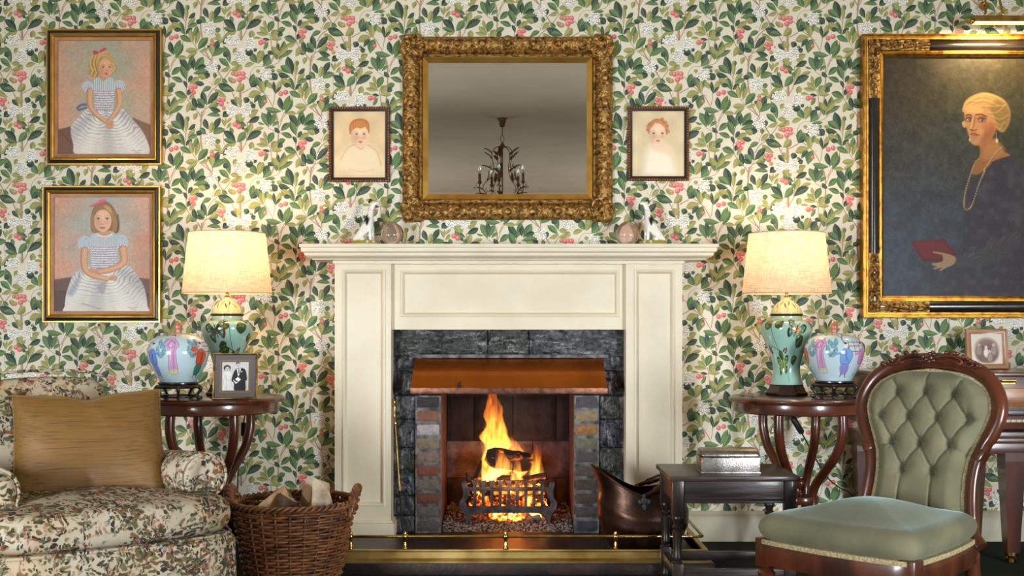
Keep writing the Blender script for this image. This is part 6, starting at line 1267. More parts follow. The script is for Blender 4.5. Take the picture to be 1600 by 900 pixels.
for xx in (2.12, 2.68):
    mb = MB(); mb.box(xx - .03, xx + .03, yf + .002, yf + .02, .779, .785); mb.box(xx - .03, xx + .03, yf + .0125, yf + .026, .768, .782); mb.tube([(xx - .03, yf + .006, .780), (xx + .03, yf + .006, .780)], .005, 8); obj('hinge', mb, M_brass, pn)
for lx, ly in ((1.635, -.10), (2.145, -.505), (2.145, -.10), (2.9, -.505)):
    mb = MB(); w0, w1 = .044, .026; vs = []
    for w, z in ((w0, .475), (w0, .44), (w1, .045)): vs += [(lx - w, ly - w, z), (lx + w, ly - w, z), (lx + w, ly + w, z), (lx - w, ly + w, z)]
    mb.add(vs, [(i * 4 + j, i * 4 + 4 + j, i * 4 + 4 + (j + 1) % 4, i * 4 + (j + 1) % 4) for i in range(2) for j in range(4)] + [(0, 1, 2, 3), (11, 10, 9, 8)]); lg = obj('leg', mb, M_mahog, pn, smooth=False)
    mb = MB(); mb.lathe([(.014, 0), (.02, .004), (.02, .02), (.012, .026)], lx, ly, 0, 16); mb.lathe([(.018, .026), (.030, .034), (.030, .046)], lx, ly, 0, 16); obj('castor', mb, M_brass, lg)
p = Paint(0, 0, 50, 50, 2.4, (214, 204, 190)); p.ell(25, 26, 20, 20, (120, 84, 70), soft=8); p.ell(25, 34, 19, 17, (92, 58, 50), soft=5)
for x, y, c in ((12, 18, (176, 150, 130)), (24, 22, (206, 186, 166)), (37, 18, (190, 164, 146)), (30, 30, (186, 160, 140))): p.ell(x, y, 2.8, 3.4, c); p.ell(x, y + 10, 4.5, 8, [q * .75 for q in c] if x != 24 else (216, 204, 190), soft=2)
p.noise(1.5, 14, 3)
photo_frame('photo_frame', 'wooden frame holding a brown family photograph, standing on the piano behind the velvet chair', (PX(1543, -.16), -.16, .819), .188, .185, .12, -.05, .024, mat('light_wood_frame', S(168, 120, 78), .4, col2=S(140, 92, 56), scale=14, coat=.3), mat('cream_mount', S(222, 212, 196), .8), .004, p, False)
# ---------------------------------------------------------------- lamp flexes
M_flex = mat('black_flex', S(24, 23, 24), .5)
fx = thing('lamp_flex', 'black lamp flex with inline switch hanging below the right side table', 'cable', (0, 0, 0))
mb = MB(); mb.tube(crom([P(1225, 640, -.20), P(1236, 650, -.19), P(1248, 668, -.17)], 5), .0035, 8); mb.tube(crom([P(1252, 675, -.16), P(1272, 712, -.13), P(1292, 745, -.1), P(1312, 762, -.08), P(1330, 772, -.06), P(1348, 800, -.05), P(1360, 845, -.045)], 6), .0035, 8); obj('cable', mb, M_flex, fx, angle=180)
mb = MB(); a, b_ = P(1238, 652, -.19), P(1254, 678, -.165); d = b_ - a; mb.tube([tuple(a), tuple(a + d * .08), tuple(a + d * .9), tuple(b_)], [.006, .014, .014, .005], 12); obj('switch', mb, M_flex, fx, angle=60)
fx = thing('lamp_flex', 'black lamp flex with inline switch hanging below the left side table', 'cable', (0, 0, 0))
mb = MB(); mb.tube(crom([P(384, 642, -.16), P(382, 652, -.15), P(381, 662, -.14)], 5), .003, 8); mb.tube(crom([P(380, 680, -.13), P(378, 700, -.12), P(372, 740, -.09), P(372, 800, -.06), P(374, 842, -.045)], 6), .003, 8); obj('cable', mb, M_flex, fx, angle=180)
mb = MB(); a, b_ = P(381, 660, -.14), P(380, 682, -.13); d = b_ - a; mb.tube([tuple(a), tuple(a + d * .08), tuple(a + d * .9), tuple(b_)], [.006, .012, .012, .005], 12); obj('switch', mb, M_flex, fx, angle=60)
# ---------------------------------------------------------------- oak joint stool with a silver box
js = thing('oak_joint_table', 'small dark oak joint table with turned legs in front of the right pilaster', 'table', (.831, -.96, 0))
hw_, hd_ = .225, .178
mb = MB(); e = .245; f_ = .198; mb.box(-e, e, -f_, f_, .436, .456, bv=.006); obj('table_top', mb, M_oak, js)
lz_ = [(.0, .0)]
def turned(x, y):
    o_ = .021; mb = MB(); mb.box(x - o_, x + o_, y - o_, y + o_, .305, .436, bv=.002); mb.box(x - o_, x + o_, y - o_, y + o_, .055, .125, bv=.002)
    mb.lathe([(.019, .125), (.020, .13), (.014, .136), (.018, .142), (.019, .15), (.0155, .165), (.0165, .2), (.0185, .232), (.0195, .246), (.013, .252), (.019, .258), (.0195, .266), (.013, .272), (.015, .28), (.02, .29), (.0205, .3), (.018, .305)], x, y, 0, 20); mb.lathe([(.012, 0), (.019, .008), (.021, .02), (.016, .034), (.018, .044), (.018, .055)], x, y, 0, 20)
    obj('leg', mb, M_oak_v, js, angle=45)
for x in (-hw_ + .015, hw_ - .015):
    for y in (-hd_ + .01, hd_ - .01): turned(x, y)
for s_ in (-1, 1):
    mb = MB(); y = s_ * (hd_ - .01); mb.box(-hw_ + .036, hw_ - .036, y - .011, y + .011, .352, .434, bv=.002); mb.box(-hw_ + .036, hw_ - .036, y - .015, y + .015, .352, .360, bv=.003); mb.box(-hw_ + .036, hw_ - .036, y - .014, y + .014, .368, .374, bv=.003); obj('apron_rail', mb, M_oak, js)
    mb = MB(); x = s_ * (hw_ - .015); mb.box(x - .011, x + .011, -hd_ + .03, hd_ - .03, .352, .434, bv=.002); obj('apron_rail', mb, M_oak, js)
    mb = MB(); mb.box(-hw_ + .03, hw_ - .03, y - .014, y + .014, .07, .105, bv=.003); obj('stretcher', mb, M_oak, js)
    mb = MB(); mb.box(x - .014, x + .014, -hd_ + .03, hd_ - .03, .07, .105, bv=.003); obj('stretcher', mb, M_oak, js)
M_silver = mat('engine_turned_silver', S(168, 164, 158), .3, 1.0, col2=S(120, 114, 108), scale=14, bump=.15, bscale=220)
by = -1.02; bx = thing('silver_box', 'engraved silver casket with a domed lid on the small oak table', 'box', (PX(1137, by), by, .4565))
w_, d_, hh = .112, .065, .062
mb = MB(); mb.box(-w_, w_, -d_, d_, .003, hh, bv=.006); mb.box(-w_ - .003, w_ + .003, -d_ - .003, d_ + .003, 0, .006, bv=.002); obj('body', mb, M_silver, bx)
mb = MB(); n = 14; vs = []
prof = [(1.0, .0), (1.01, .003), (1.0, .007), (.97, .014), (.88, .021), (.6, .026), (.2, .028)]
def rr_loop(kx, kd, z):
    out = []
    for cxs, cys, a0 in ((1, -1, -90), (1, 1, 0), (-1, 1, 90), (-1, -1, 180)):
        for q in range(5): a = math.radians(a0 + q * 22.5); out.append((cxs * (w_ * kx - .012) + .012 * math.cos(a), cys * (max(.013, d_ * kd) - .012) + .012 * math.sin(a), z))
    return out
for k_, z in prof: vs += rr_loop(k_ if k_ > .9 else .9 + .1 * k_ - .02, k_, hh + .002 + z)
m_ = 20; mb.add(vs, [(i * m_ + j, i * m_ + (j + 1) % m_, (i + 1) * m_ + (j + 1) % m_, (i + 1) * m_ + j) for i in range(len(prof) - 1) for j in range(m_)] + [tuple(range(m_))[::-1], tuple((len(prof) - 1) * m_ + j for j in range(m_))]); obj('lid', mb, M_silver, bx, angle=40)
# ---------------------------------------------------------------- floral armchair
def tapestry():
    m = bpy.data.materials.new('tapestry_fabric'); nt, N, L, b = nodes(m); tc = N.new('ShaderNodeTexCoord')
    mp = N.new('ShaderNodeMapping'); mp.inputs['Scale'].default_value = (1, .8, 1); L.new(tc.outputs['Object'], mp.inputs[0]); vec = mp.outputs[0]
    def noise(sc3, det=4, dist=0.0, v=None):
        n = N.new('ShaderNodeTexNoise'); n.inputs['Scale'].default_value = sc3; n.inputs['Detail'].default_value = det; n.inputs['Distortion'].default_value = dist; L.new(v or vec, n.inputs['Vector']); return n
    def ramp(src, stops, const=False):
        r = N.new('ShaderNodeValToRGB'); e = r.color_ramp.elements
        if const: r.color_ramp.interpolation = 'CONSTANT'
        e[0].position, e[0].color = stops[0]; e[1].position, e[1].color = stops[-1]
        for p_, c in stops[1:-1]: x = e.new(p_); x.color = c
        L.new(src, r.inputs[0]); return r.outputs[0]
    def mix(f, a, c):
        x = N.new('ShaderNodeMix'); x.data_type = 'RGBA'; L.new(f, x.inputs[0]); L.new(a, x.inputs[6]); L.new(c, x.inputs[7]); return x.outputs[2]
    def mul(a, c):
        x = N.new('ShaderNodeMath'); x.operation = 'MULTIPLY'; L.new(a, x.inputs[0]); L.new(c, x.inputs[1]); return x.outputs[0]
    W0, B0 = (1, 1, 1, 1), (0, 0, 0, 1)
    # jitter the coordinates so the cells become leaf shapes
    wob = noise(22, 2); va = N.new('ShaderNodeVectorMath'); va.operation = 'SCALE'; va.inputs['Scale'].default_value = .05; L.new(wob.outputs['Color'], va.inputs[0]); ad = N.new('ShaderNodeVectorMath'); L.new(vec, ad.inputs[0]); L.new(va.outputs[0], ad.inputs[1])
    ground = ramp(noise(9).outputs['Fac'], [(.3, S(176, 162, 138)), (.7, S(200, 188, 166))])
    def cells(sc3, stretch, seed):
        mp2 = N.new('ShaderNodeMapping'); mp2.inputs['Scale'].default_value = stretch; mp2.inputs['Location'].default_value = (seed, seed * .7, 0); mp2.inputs['Rotation'].default_value = (.5 * seed, .3, seed); L.new(ad.outputs[0], mp2.inputs[0])
        v = N.new('ShaderNodeTexVoronoi'); v.inputs['Scale'].default_value = sc3; L.new(mp2.outputs[0], v.inputs['Vector']); return v
    out = ground
    stain = ramp(noise(5.5, 3).outputs['Fac'], [(.48, B0), (.66, W0)]); tanc = ramp(noise(12).outputs['Fac'], [(.4, S(186, 146, 100)), (.6, S(170, 160, 120))]); h = N.new('ShaderNodeMath'); h.operation = 'MULTIPLY'; L.new(stain, h.inputs[0]); h.inputs[1].default_value = .6; out = mix(h.outputs[0], out, tanc)
    pal = [[(0, S(62, 62, 44)), (.25, S(98, 92, 62)), (.45, S(50, 46, 42)), (.62, S(122, 102, 62)), (.8, S(134, 78, 48)), (1, S(74, 54, 40))], [(0, S(54, 46, 42)), (.3, S(108, 94, 58)), (.55, S(78, 76, 54)), (.75, S(150, 88, 56)), (.88, S(168, 124, 112)), (1, S(62, 50, 60))], [(0, S(66, 66, 50)), (.4, S(90, 68, 48)), (.7, S(112, 104, 78)), (1, S(46, 42, 42))]]
    for k, (sc3, st_, cl, lo) in enumerate(((46, (1, 1, 2.0), 7.0, .46), (58, (1.9, 1.2, 1), 9.0, .48), (80, (1, 1.8, 1.3), 12.0, .5))):
        v = cells(sc3, st_, 1.7 + 2.3 * k); leafm = ramp(v.outputs['Distance'], [(.50, W0), (.60, B0)]); n = noise(cl, 2.5, .6); clump = ramp(n.outputs['Fac'], [(lo, B0), (lo + .045, W0)])
        sp = N.new('ShaderNodeSeparateColor'); L.new(v.outputs['Color'], sp.inputs[0]); col = ramp(sp.outputs[0], pal[k], True); keep = ramp(sp.outputs[1], [(.2, B0), (.22, W0)]); out = mix(mul(mul(leafm, clump), keep), out, col)
    L.new(out, b.inputs['Base Color']); b.inputs['Roughness'].default_value = .85; b.inputs['Specular IOR Level'].default_value = .25
    bp = N.new('ShaderNodeBump'); bp.inputs['Strength'].default_value = .35; bp.inputs['Distance'].default_value = .003; w = noise(9, 4); w2 = noise(600, 2); s_ = N.new('ShaderNodeMath'); L.new(w2.outputs['Fac'], s_.inputs[0]); L.new(w.outputs['Fac'], s_.inputs[1]); L.new(s_.outputs[0], bp.inputs['Height']); L.new(bp.outputs[0], b.inputs['Normal'])
    return m
M_tap = tapestry()
def pad(mb, outline, z0, z1, rnd, crown=.02, rings=7, belly=0.0, wob=None):
    """upholstered solid: closed outline (x, y), rolled edges, crowned top"""
    O = np.array(outline); c = O.mean(0); n = len(O); nx = np.roll(O, -1, 0) - np.roll(O, 1, 0); nrm = np.stack([nx[:, 1], -nx[:, 0]], 1); nrm /= np.linalg.norm(nrm, axis=1)[:, None] + 1e-9
    vs = []; lv = []
    for k in range(9): a = -PI / 2 + PI * k / 8; lv.append((rnd * (1 - math.cos(a)) - belly * math.cos(a), (z0 + z1) / 2 + ((z1 - z0) / 2) * math.sin(a) if (z1 - z0) < 2.2 * rnd else (z0 + rnd + rnd * math.sin(a) if k < 4 else z1 - rnd + rnd * math.sin(a)) if k != 4 else (z0 + z1) / 2))
    ext = np.abs(O - c).max(0)
    for e, z in lv:
        for p_, q in zip(O, nrm): vs.append((c[0] + (p_[0] - c[0]) * (1 - e / ext[0]), c[1] + (p_[1] - c[1]) * (1 - e / ext[1]), z))
    inner = c + (O - c) * (1 - rnd / ext)
    for k in range(1, rings + 1):
        t = k / rings
        for p_ in inner:
            x, y = p_ + (c - p_) * t * .97; z = z1 + crown * (1 - ((x - c[0]) / ext[0]) ** 2) * (1 - ((y - c[1]) / ext[1]) ** 2) * (1 - (1 - t) ** 2.2) + (wob(x, y) * t if wob else 0); vs.append((x, y, z))
    m_ = 9 + rings; fs = [(i * n + j, i * n + (j + 1) % n, (i + 1) * n + (j + 1) % n, (i + 1) * n + j) for i in range(m_ - 1) for j in range(n)] + [tuple((m_ - 1) * n + j for j in range(n)), tuple(range(n))[::-1]]
    mb.add(vs, fs); return [(p_[0] - q[0] * rnd * .36, p_[1] - q[1] * rnd * .36) for p_, q in zip(O, nrm)]
TH = math.radians(38)
ac = thing('armchair', 'floral tapestry upholstered armchair with rolled arms and loose seat cushion', 'armchair', (-1.442, -1.606, 0), TH)
def chain(pts, n=6): return [tuple(q) for q in crom(pts, n, True)]
base_o = chain([(-.39, -.30), (-.36, -.385), (-.2, -.425), (0, -.435), (.2, -.425), (.35, -.385), (.40, -.28), (.40, 0), (.39, .36), (.3, .43), (0, .44), (-.3, .43), (-.39, .36), (-.40, 0)])
mb = MB(); pad(mb, base_o, .05, .345, .045, 0, 3, .012); obj('seat_base', mb, M_tap, ac, angle=180)
mb = MB(); mb.tube([(x, y, .338) for x, y in [(q[0] * .985, q[1] * .985) for q in base_o]], .0055, 7, closed=True); obj('base_piping', mb, M_tap, ac, angle=180)
cush_o = chain([(-.38, -.2), (-.385, -.33), (-.34, -.40), (-.2, -.435), (0, -.445), (.2, -.435), (.33, -.40), (.375, -.33), (.37, -.21), (.29, -.17), (.262, -.1), (.26, .1), (.25, .24), (0, .26), (-.25, .24), (-.26, .1), (-.262, -.1), (-.29, -.17)])
mb = MB(); ed = pad(mb, cush_o, .345, .462, .05, .026, 8, .006, lambda x, y: .004 * math.sin(x * 17 + y * 9) + .003 * math.sin(y * 31)); cu = obj('seat_cushion', mb, M_tap, ac, angle=180)
for z in (.368, .446):
    mb = MB(); mb.tube([(x, y, z) for x, y in ed], .0055, 7, closed=True); obj('piping', mb, M_tap, cu, angle=180)
def arm_sec(y, s, r=1.0, dz=0):
    pr = [(.255, .30), (.258, .40), (.262, .47)] + [(.335 + .083 * r * math.cos(a), .512 + .078 * r * math.sin(a)) for a in np.linspace(PI * 1.02, -.35 * PI, 14)] + [(.392, .44), (.398, .36), (.398, .28)]
    return [(s * (.335 + (x - .335) * (r if z > .44 else .6 + .4 * r)), y, (z if z > .44 else z) + dz) for x, z in pr]
for s in (-1, 1):
    secs = [(-.225, .45, 0), (-.238, .72, 0), (-.234, .9, 0), (-.215, 1.0, 0), (-.19, 1.02, 0), (-.1, 1.0, -.004), (.05, .98, -.012), (.2, .95, -.022), (.36, .9, -.03)]
    pts = []; 
    for y, r, dz in secs: pts += arm_sec(y, s, r, dz)
    k = len(arm_sec(0, s)); mb = MB(); mb.grid(pts, len(secs), k, flip=(s < 0)); mb.add(pts[:k], [tuple(range(k)) if s > 0 else tuple(range(k))[::-1]]); ar = obj('arm', mb, M_tap, ac, angle=180)
    mb = MB(); mb.tube([(x, y - .008, z) for x, y, z in arm_sec(-.222, s, .98)][1:-1], .0055, 7); obj('arm_piping', mb, M_tap, ar, angle=180)
back_o = chain([(-.235, .30), (-.238, .5), (-.24, .70), (-.225, .785), (-.17, .828), (0, .84), (.17, .828), (.225, .785), (.24, .70), (.238, .5), (.235, .30), (0, .28)])
mb = MB(); ed = pad(mb, [(x, z) for x, z in back_o], 0, .15, .05, .03, 8); o = len(mb.v)
Mb = Matrix.Translation((0, .345, .30)) @ Matrix.Rotation(-.26, 4, 'X') @ Matrix.Translation((0, 0, -.30))
mb.v = [tuple(Mb @ Vector((x, -z + .07, y))) for x, y, z in mb.v]; mb.f = [f[::-1] if False else f for f in mb.f]; bk = obj('backrest', mb, M_tap, ac, angle=180)
mb = MB(); mb.tube([tuple(Mb @ Vector((x, -.06, z))) for x, z in ed], .0055, 7, closed=True); obj('piping', mb, M_tap, bk, angle=180)
for x, y in ((-.33, -.34), (.33, -.34), (-.33, .36), (.33, .36)):
    mb = MB(); mb.lathe([(.018, 0), (.022, .02), (.026, .06)], x, y, 0, 14); obj('foot', mb, M_mahog, ac)
# gold silk cushion
M_silk = bpy.data.materials.new('gold_dupion_silk'); nt, N, L, b = nodes(M_silk); tc = N.new('ShaderNodeTexCoord'); mp = N.new('ShaderNodeMapping'); mp.inputs['Scale'].default_value = (5, 60, 260); L.new(tc.outputs['Object'], mp.inputs[0]); n = N.new('ShaderNodeTexNoise'); n.inputs['Scale'].default_value = 1; n.inputs['Detail'].default_value = 5; L.new(mp.outputs[0], n.inputs['Vector'])
r = N.new('ShaderNodeValToRGB'); r.color_ramp.elements[0].position = .28; r.color_ramp.elements[0].color = S(84, 58, 24); r.color_ramp.elements[1].position = .5; r.color_ramp.elements[1].color = S(126, 90, 40); L.new(n.outputs['Fac'], r.inputs[0]); L.new(r.outputs[0], b.inputs['Base Color']); b.inputs['Roughness'].default_value = .52; b.inputs['Sheen Weight'].default_value = .3; b.inputs['Sheen Tint'].default_value = S(220, 180, 120); b.inputs['Metallic'].default_value = .1
bp = N.new('ShaderNodeBump'); bp.inputs['Strength'].default_value = .25; bp.inputs['Distance'].default_value = .002; L.new(n.outputs['Fac'], bp.inputs['Height']); L.new(bp.outputs[0], b.inputs['Normal'])
gc = thing('gold_cushion', 'square gold silk cushion leaning on the back of the floral armchair', 'cushion', (-1.440, -1.525, .60), math.radians(22))
Mg = Matrix.Rotation(-.36, 4, 'X') @ Matrix.Rotation(math.radians(-1.5), 4, 'Y'); W_, H_ = .246, .198
def gold(u, v, s):
    px = u * W_ * (1 - .045 * (1 - v * v) - .0 * v) * (1.0 + .03 * (-v)); pz = v * H_ * (1 - .055 * (1 - u * u))
    t = max(0, (1 - abs(u) ** 2.6) * (1 - abs(v) ** 2.6)) ** .55 * .078
    wr = .006 * math.sin(u * 9 + 2) * max(0, -v - .45) + .008 * math.exp(-((u - .02) / .16) ** 2) * math.sin((v - .6) * 12) * max(0, v - .3) + .008 * math.sin(v * 13 + u * 9) * max(0, abs(u) - .55) + .011 * math.exp(-((u + .25 + .35 * v) / .07) ** 2) * max(0, -v - .1) + .010 * math.exp(-((u - .3 + .4 * (v - .2)) / .08) ** 2) * max(0, v - .05) - .008 * math.exp(-((u - .62 - .3 * v) / .06) ** 2) * max(0, .6 - abs(v + .2))
    chop = -.030 * math.exp(-(u / .22) ** 2) * max(0, v - .35) ** 1.2
    return tuple(Mg @ Vector((px, s * (t + (wr if s < 0 else 0) * (1 - u ** 4) * (1 - v ** 4)), pz + chop)))
nn_ = 41; mb = MB()
for s in (-1, 1): mb.grid([gold(-1 + 2 * i / (nn_ - 1), -1 + 2 * j / (nn_ - 1), s) for i in range(nn_) for j in range(nn_)], nn_, nn_, flip=(s > 0))
obj('cover', mb, M_silk, gc, angle=180)
e_ = [(-1 + 2 * i / 20, -1) for i in range(20)] + [(1, -1 + 2 * i / 20) for i in range(20)] + [(1 - 2 * i / 20, 1) for i in range(20)] + [(-1, 1 - 2 * i / 20) for i in range(20)]
mb = MB(); mb.tube([gold(u_, v_, -1) for u_, v_ in e_], .0038, 7, closed=True); obj('piping', mb, M_silk, gc, angle=180)
# ---------------------------------------------------------------- log basket
M_wick = mat('brown_wicker', S(140, 88, 50), .45, col2=S(78, 44, 26), scale=20, ramp=(.3, .7), coat=.15)
bk_ = thing('log_basket', 'round brown wicker basket full of firewood beside the armchair', 'basket', (-.85, -.965, 0))
R0, R1, ZR = .165, .232, .325; rad = lambda z: R0 + (R1 - R0) * (z / ZR) ** .85; NS = 26
mb = MB(); rows = 27
for i in range(rows):
    z = .012 + (ZR - .02) * i / (rows - 1); n = NS * 6; rr = random.Random(i); ph = rr.uniform(-.1, .1)
    mb.tube([((rad(z) + .0065 * math.cos(NS / 2 * a + PI * i) + .0012 * math.sin(5 * a + i)) * math.cos(a), (rad(z) + .0065 * math.cos(NS / 2 * a + PI * i) + .0012 * math.sin(5 * a + i)) * math.sin(a), z + .0015 * math.sin(3 * a + ph * 30)) for a in np.linspace(0, 2 * PI, n + 1)[:-1]], .0058, 6, closed=True)
obj('woven_side', mb, M_wick, bk_, angle=180)
mb = MB()
for i in range(NS): a = 2 * PI * i / NS; mb.tube([(rad(z) * math.cos(a), rad(z) * math.sin(a), z) for z in np.linspace(.0, ZR, 6)], .005, 6)
obj('stakes', mb, M_wick, bk_, angle=180)
mb = MB(); mb.lathe([(.01, .004), (R0, .004), (R0, .016), (.01, .016)], n=40); obj('base', mb, M_wick, bk_)
mb = MB()
for k in range(3):
    mb.tube([((R1 + .002 + .011 * math.cos(19 * a + k * 2.094)) * math.cos(a), (R1 + .002 + .011 * math.cos(19 * a + k * 2.094)) * math.sin(a), ZR + .008 + .009 * math.sin(19 * a + k * 2.094)) for a in np.linspace(0, 2 * PI, 260)[:-1]], .0062, 6, closed=True)
obj('braided_rim', mb, M_wick, bk_, angle=180)
for s in (0, PI):
    mb = MB()
    for k in range(3):
        pts = []
        for q in np.linspace(0, 1, 60):
            t = q * PI; a = s + (-.36 + .72 * q); rr = R1 + .004 + .012 * math.sin(t); z = ZR - .045 * (1 - math.sin(t)) ** 1.5 + .062 * math.sin(t) ** .8; tw = q * 26 + k * 2.094
            pts.append(((rr + .0095 * math.cos(tw)) * math.cos(a), (rr + .0095 * math.cos(tw)) * math.sin(a), z + .009 * math.sin(tw)))
        mb.tube(pts, .0085, 7)
    obj('handle', mb, M_wick, bk_, angle=180)
M_bark = mat('log_bark', S(112, 92, 72), .9, col2=S(56, 44, 36), scale=22, bump=1.0, bscale=40); M_wood = mat('cut_wood', S(222, 190, 150), .75, col2=S(188, 146, 104), scale=26, stretch=(1, 1, .25), bump=.3, bscale=60)
M_birch = mat('pale_split_wood', S(226, 206, 178), .8, col2=S(150, 122, 94), scale=13, ramp=(.45, .72), bump=.8, bscale=36)
def solid(name, label, pts, faces, ms, mi, group):
    c = sum((Vector(p_) for p_ in pts), Vector()) / len(pts); bm = bmesh.new(); V_ = [bm.verts.new(Vector(p_) - c) for p_ in pts]
    for f, k in zip(faces, mi): bm.faces.new([V_[i] for i in f]).material_index = k
    bmesh.ops.recalc_face_normals(bm, faces=bm.faces); bmesh.ops.subdivide_edges(bm, edges=list(bm.edges), cuts=3, use_grid_fill=True); rr = random.Random(len(label))
    for v in bm.verts: v.co += Vector((rr.uniform(-1, 1), rr.uniform(-1, 1), rr.uniform(-1, 1))) * .003
    me = bpy.data.meshes.new(name); bm.to_mesh(me); bm.free()
    for q in ms: me.materials.append(q)
    o = bpy.data.objects.new(name, me); COL.objects.link(o); o.location = c; return tag(o, label, 'firewood', group)
BQ = lambda px, py, Y: tuple(P(px, py, Y)); gl = 'firewood in the wicker basket'
hexf = [(0, 1, 2, 3), (4, 7, 6, 5), (0, 4, 5, 1), (1, 5, 6, 2), (2, 6, 7, 3), (3, 7, 4, 0)]
solid('firewood_log', 'pale split plank-like log at the left of the wicker basket', [BQ(376, 812, -1.06), BQ(436, 812, -1.06), BQ(452, 772, -1.03), BQ(443, 757, -1.03), BQ(382, 820, -.98), BQ(440, 820, -.98), BQ(462, 785, -.95), BQ(447, 760, -.98)], hexf, [M_wood, M_bark], [0, 1, 1, 1, 1, 0], gl)
solid('firewood_log', 'bark-covered split log in the middle of the wicker basket', [BQ(424, 800, -1.10), BQ(470, 812, -1.10), BQ(466, 786, -1.08), BQ(440, 771, -1.06), BQ(428, 815, -1.0), BQ(474, 822, -1.0), BQ(470, 790, -.98), BQ(448, 770, -.98)], hexf, [M_bark, M_wood], [0, 0, 0, 0, 1, 1], gl)
log('firewood_log', 'large pale split log end at the right of the wicker basket', BQ(492, 768, -.90), BQ(488, 794, -.80), .062, 11, M_birch, 7, 'firewood', gl)
solid('firewood_log', 'angular pale log wedge resting at the right rim of the wicker basket', [BQ(486, 800, -1.07), BQ(520, 796, -1.04), BQ(508, 762, -1.05), BQ(489, 744, -1.05), BQ(480, 800, -.98), BQ(522, 800, -.94), BQ(516, 770, -.94), BQ(492, 750, -.96)], hexf, [M_birch, M_wood], [0, 0, 0, 0, 1, 0], gl)
# ---------------------------------------------------------------- velvet nursing chair
def velvet():
    m = bpy.data.materials.new('sage_velvet'); nt, N, L, b = nodes(m); tc = N.new('ShaderNodeTexCoord'); n = N.new('ShaderNodeTexNoise'); n.inputs['Scale'].default_value = 6; n.inputs['Detail'].default_value = 5; L.new(tc.outputs['Object'], n.inputs['Vector'])
    r = N.new('ShaderNodeValToRGB'); r.color_ramp.elements[0].position = .3; r.color_ramp.elements[0].color = S(98, 96, 74); r.color_ramp.elements[1].position = .7; r.color_ramp.elements[1].color = S(130, 124, 98); L.new(n.outputs['Fac'], r.inputs[0]); L.new(r.outputs[0], b.inputs['Base Color'])
    b.inputs['Roughness'].default_value = .8; b.inputs['Specular IOR Level'].default_value = .15; b.inputs['Sheen Weight'].default_value = .8; b.inputs['Sheen Roughness'].default_value = .34; b.inputs['Sheen Tint'].default_value = S(164, 194, 192)
    n2 = N.new('ShaderNodeTexNoise'); n2.inputs['Scale'].default_value = 30; L.new(tc.outputs['Object'], n2.inputs['Vector']); bp = N.new('ShaderNodeBump'); bp.inputs['Strength'].default_value = .2; bp.inputs['Distance'].default_value = .004; L.new(n2.outputs['Fac'], bp.inputs['Height']); L.new(bp.outputs[0], b.inputs['Normal']); return m
M_vel = velvet(); M_gimp = mat('gold_gimp_braid', S(206, 190, 144), .7, col2=S(160, 142, 98), scale=170, ramp=(.4, .6), bump=.8, bscale=320)
M_wal = mat('carved_walnut', S(96, 47, 26), .28, col2=S(50, 24, 14), scale=9, stretch=(1, 1, .35), coat=.5, detail=8, distort=.6)
TC = math.radians(-47); base_w = Vector((1.335, -1.663)); fwd = Vector((math.sin(TC), -math.cos(TC))); org = base_w + fwd * .26
nc = thing('nursing_chair', 'button-backed sage green velvet chair with carved walnut frame', 'chair', (org.x, org.y, 0), TC)
# local: x across, -y front; seat from y=-.26 (front) to +.26 (rear)
seat_o = chain([(-.262, -.20), (-.25, -.262), (-.15, -.283), (0, -.292), (.15, -.283), (.25, -.262), (.262, -.20), (.25, 0), (.215, .2), (.18, .25), (0, .262), (-.18, .25), (-.215, .2), (-.25, 0)])
mb = MB(); ed = pad(mb, seat_o, .338, .432, .05, .05, 10, .006); obj('seat', mb, M_vel, nc, angle=180)
def strip(outline, z0, z1, th):
    mb = MB(); O = np.array(outline); n = len(O); nx = np.roll(O, -1, 0) - np.roll(O, 1, 0); nr = np.stack([nx[:, 1], -nx[:, 0]], 1); nr /= np.linalg.norm(nr, axis=1)[:, None]
    lv = [(0, z0), (th * .8, z0), (th, z0 + (z1 - z0) * .2), (th, z0 + (z1 - z0) * .75), (th * .6, z1), (0, z1), (-.02, z1), (-.02, z0)]
    vs = [(p_[0] + q[0] * e, p_[1] + q[1] * e, z) for e, z in lv for p_, q in zip(O, nr)]
    mb.add(vs, [(i * n + j, i * n + (j + 1) % n, ((i + 1) % 8) * n + (j + 1) % n, ((i + 1) % 8) * n + j) for i in range(8) for j in range(n)]); return mb
obj('seat_rail', strip(seat_o, .272, .335, .006), M_wal, nc, angle=40)
mb = strip(seat_o, .334, .349, .0035); obj('gimp_braid', mb, M_gimp, nc, angle=40)
for x in (-.243, .243):
    mb = MB(); y = -.243; mb.box(x - .026, x + .026, y - .026, y + .026, .262, .352, bv=.005); lg = [(.012, .0), (.014, .03), (.02, .06), (.017, .1), (.022, .14), (.027, .175), (.029, .195), (.024, .212), (.017, .222), (.026, .232), (.028, .242), (.02, .25), (.024, .262)]
    mb.lathe(lg, x, y, 0, 20); obj('front_leg', mb, M_wal, nc, angle=50)
    mb = MB(); mb.tube(crom([(x * .8, .235, .30), (x * .8, .25, .2), (x * .82, .285, .1), (x * .85, .33, 0)], 5), [.024] * 6 + [.02] * 5 + [.016] * 5, 10); obj('rear_leg', mb, M_wal, nc, angle=180)
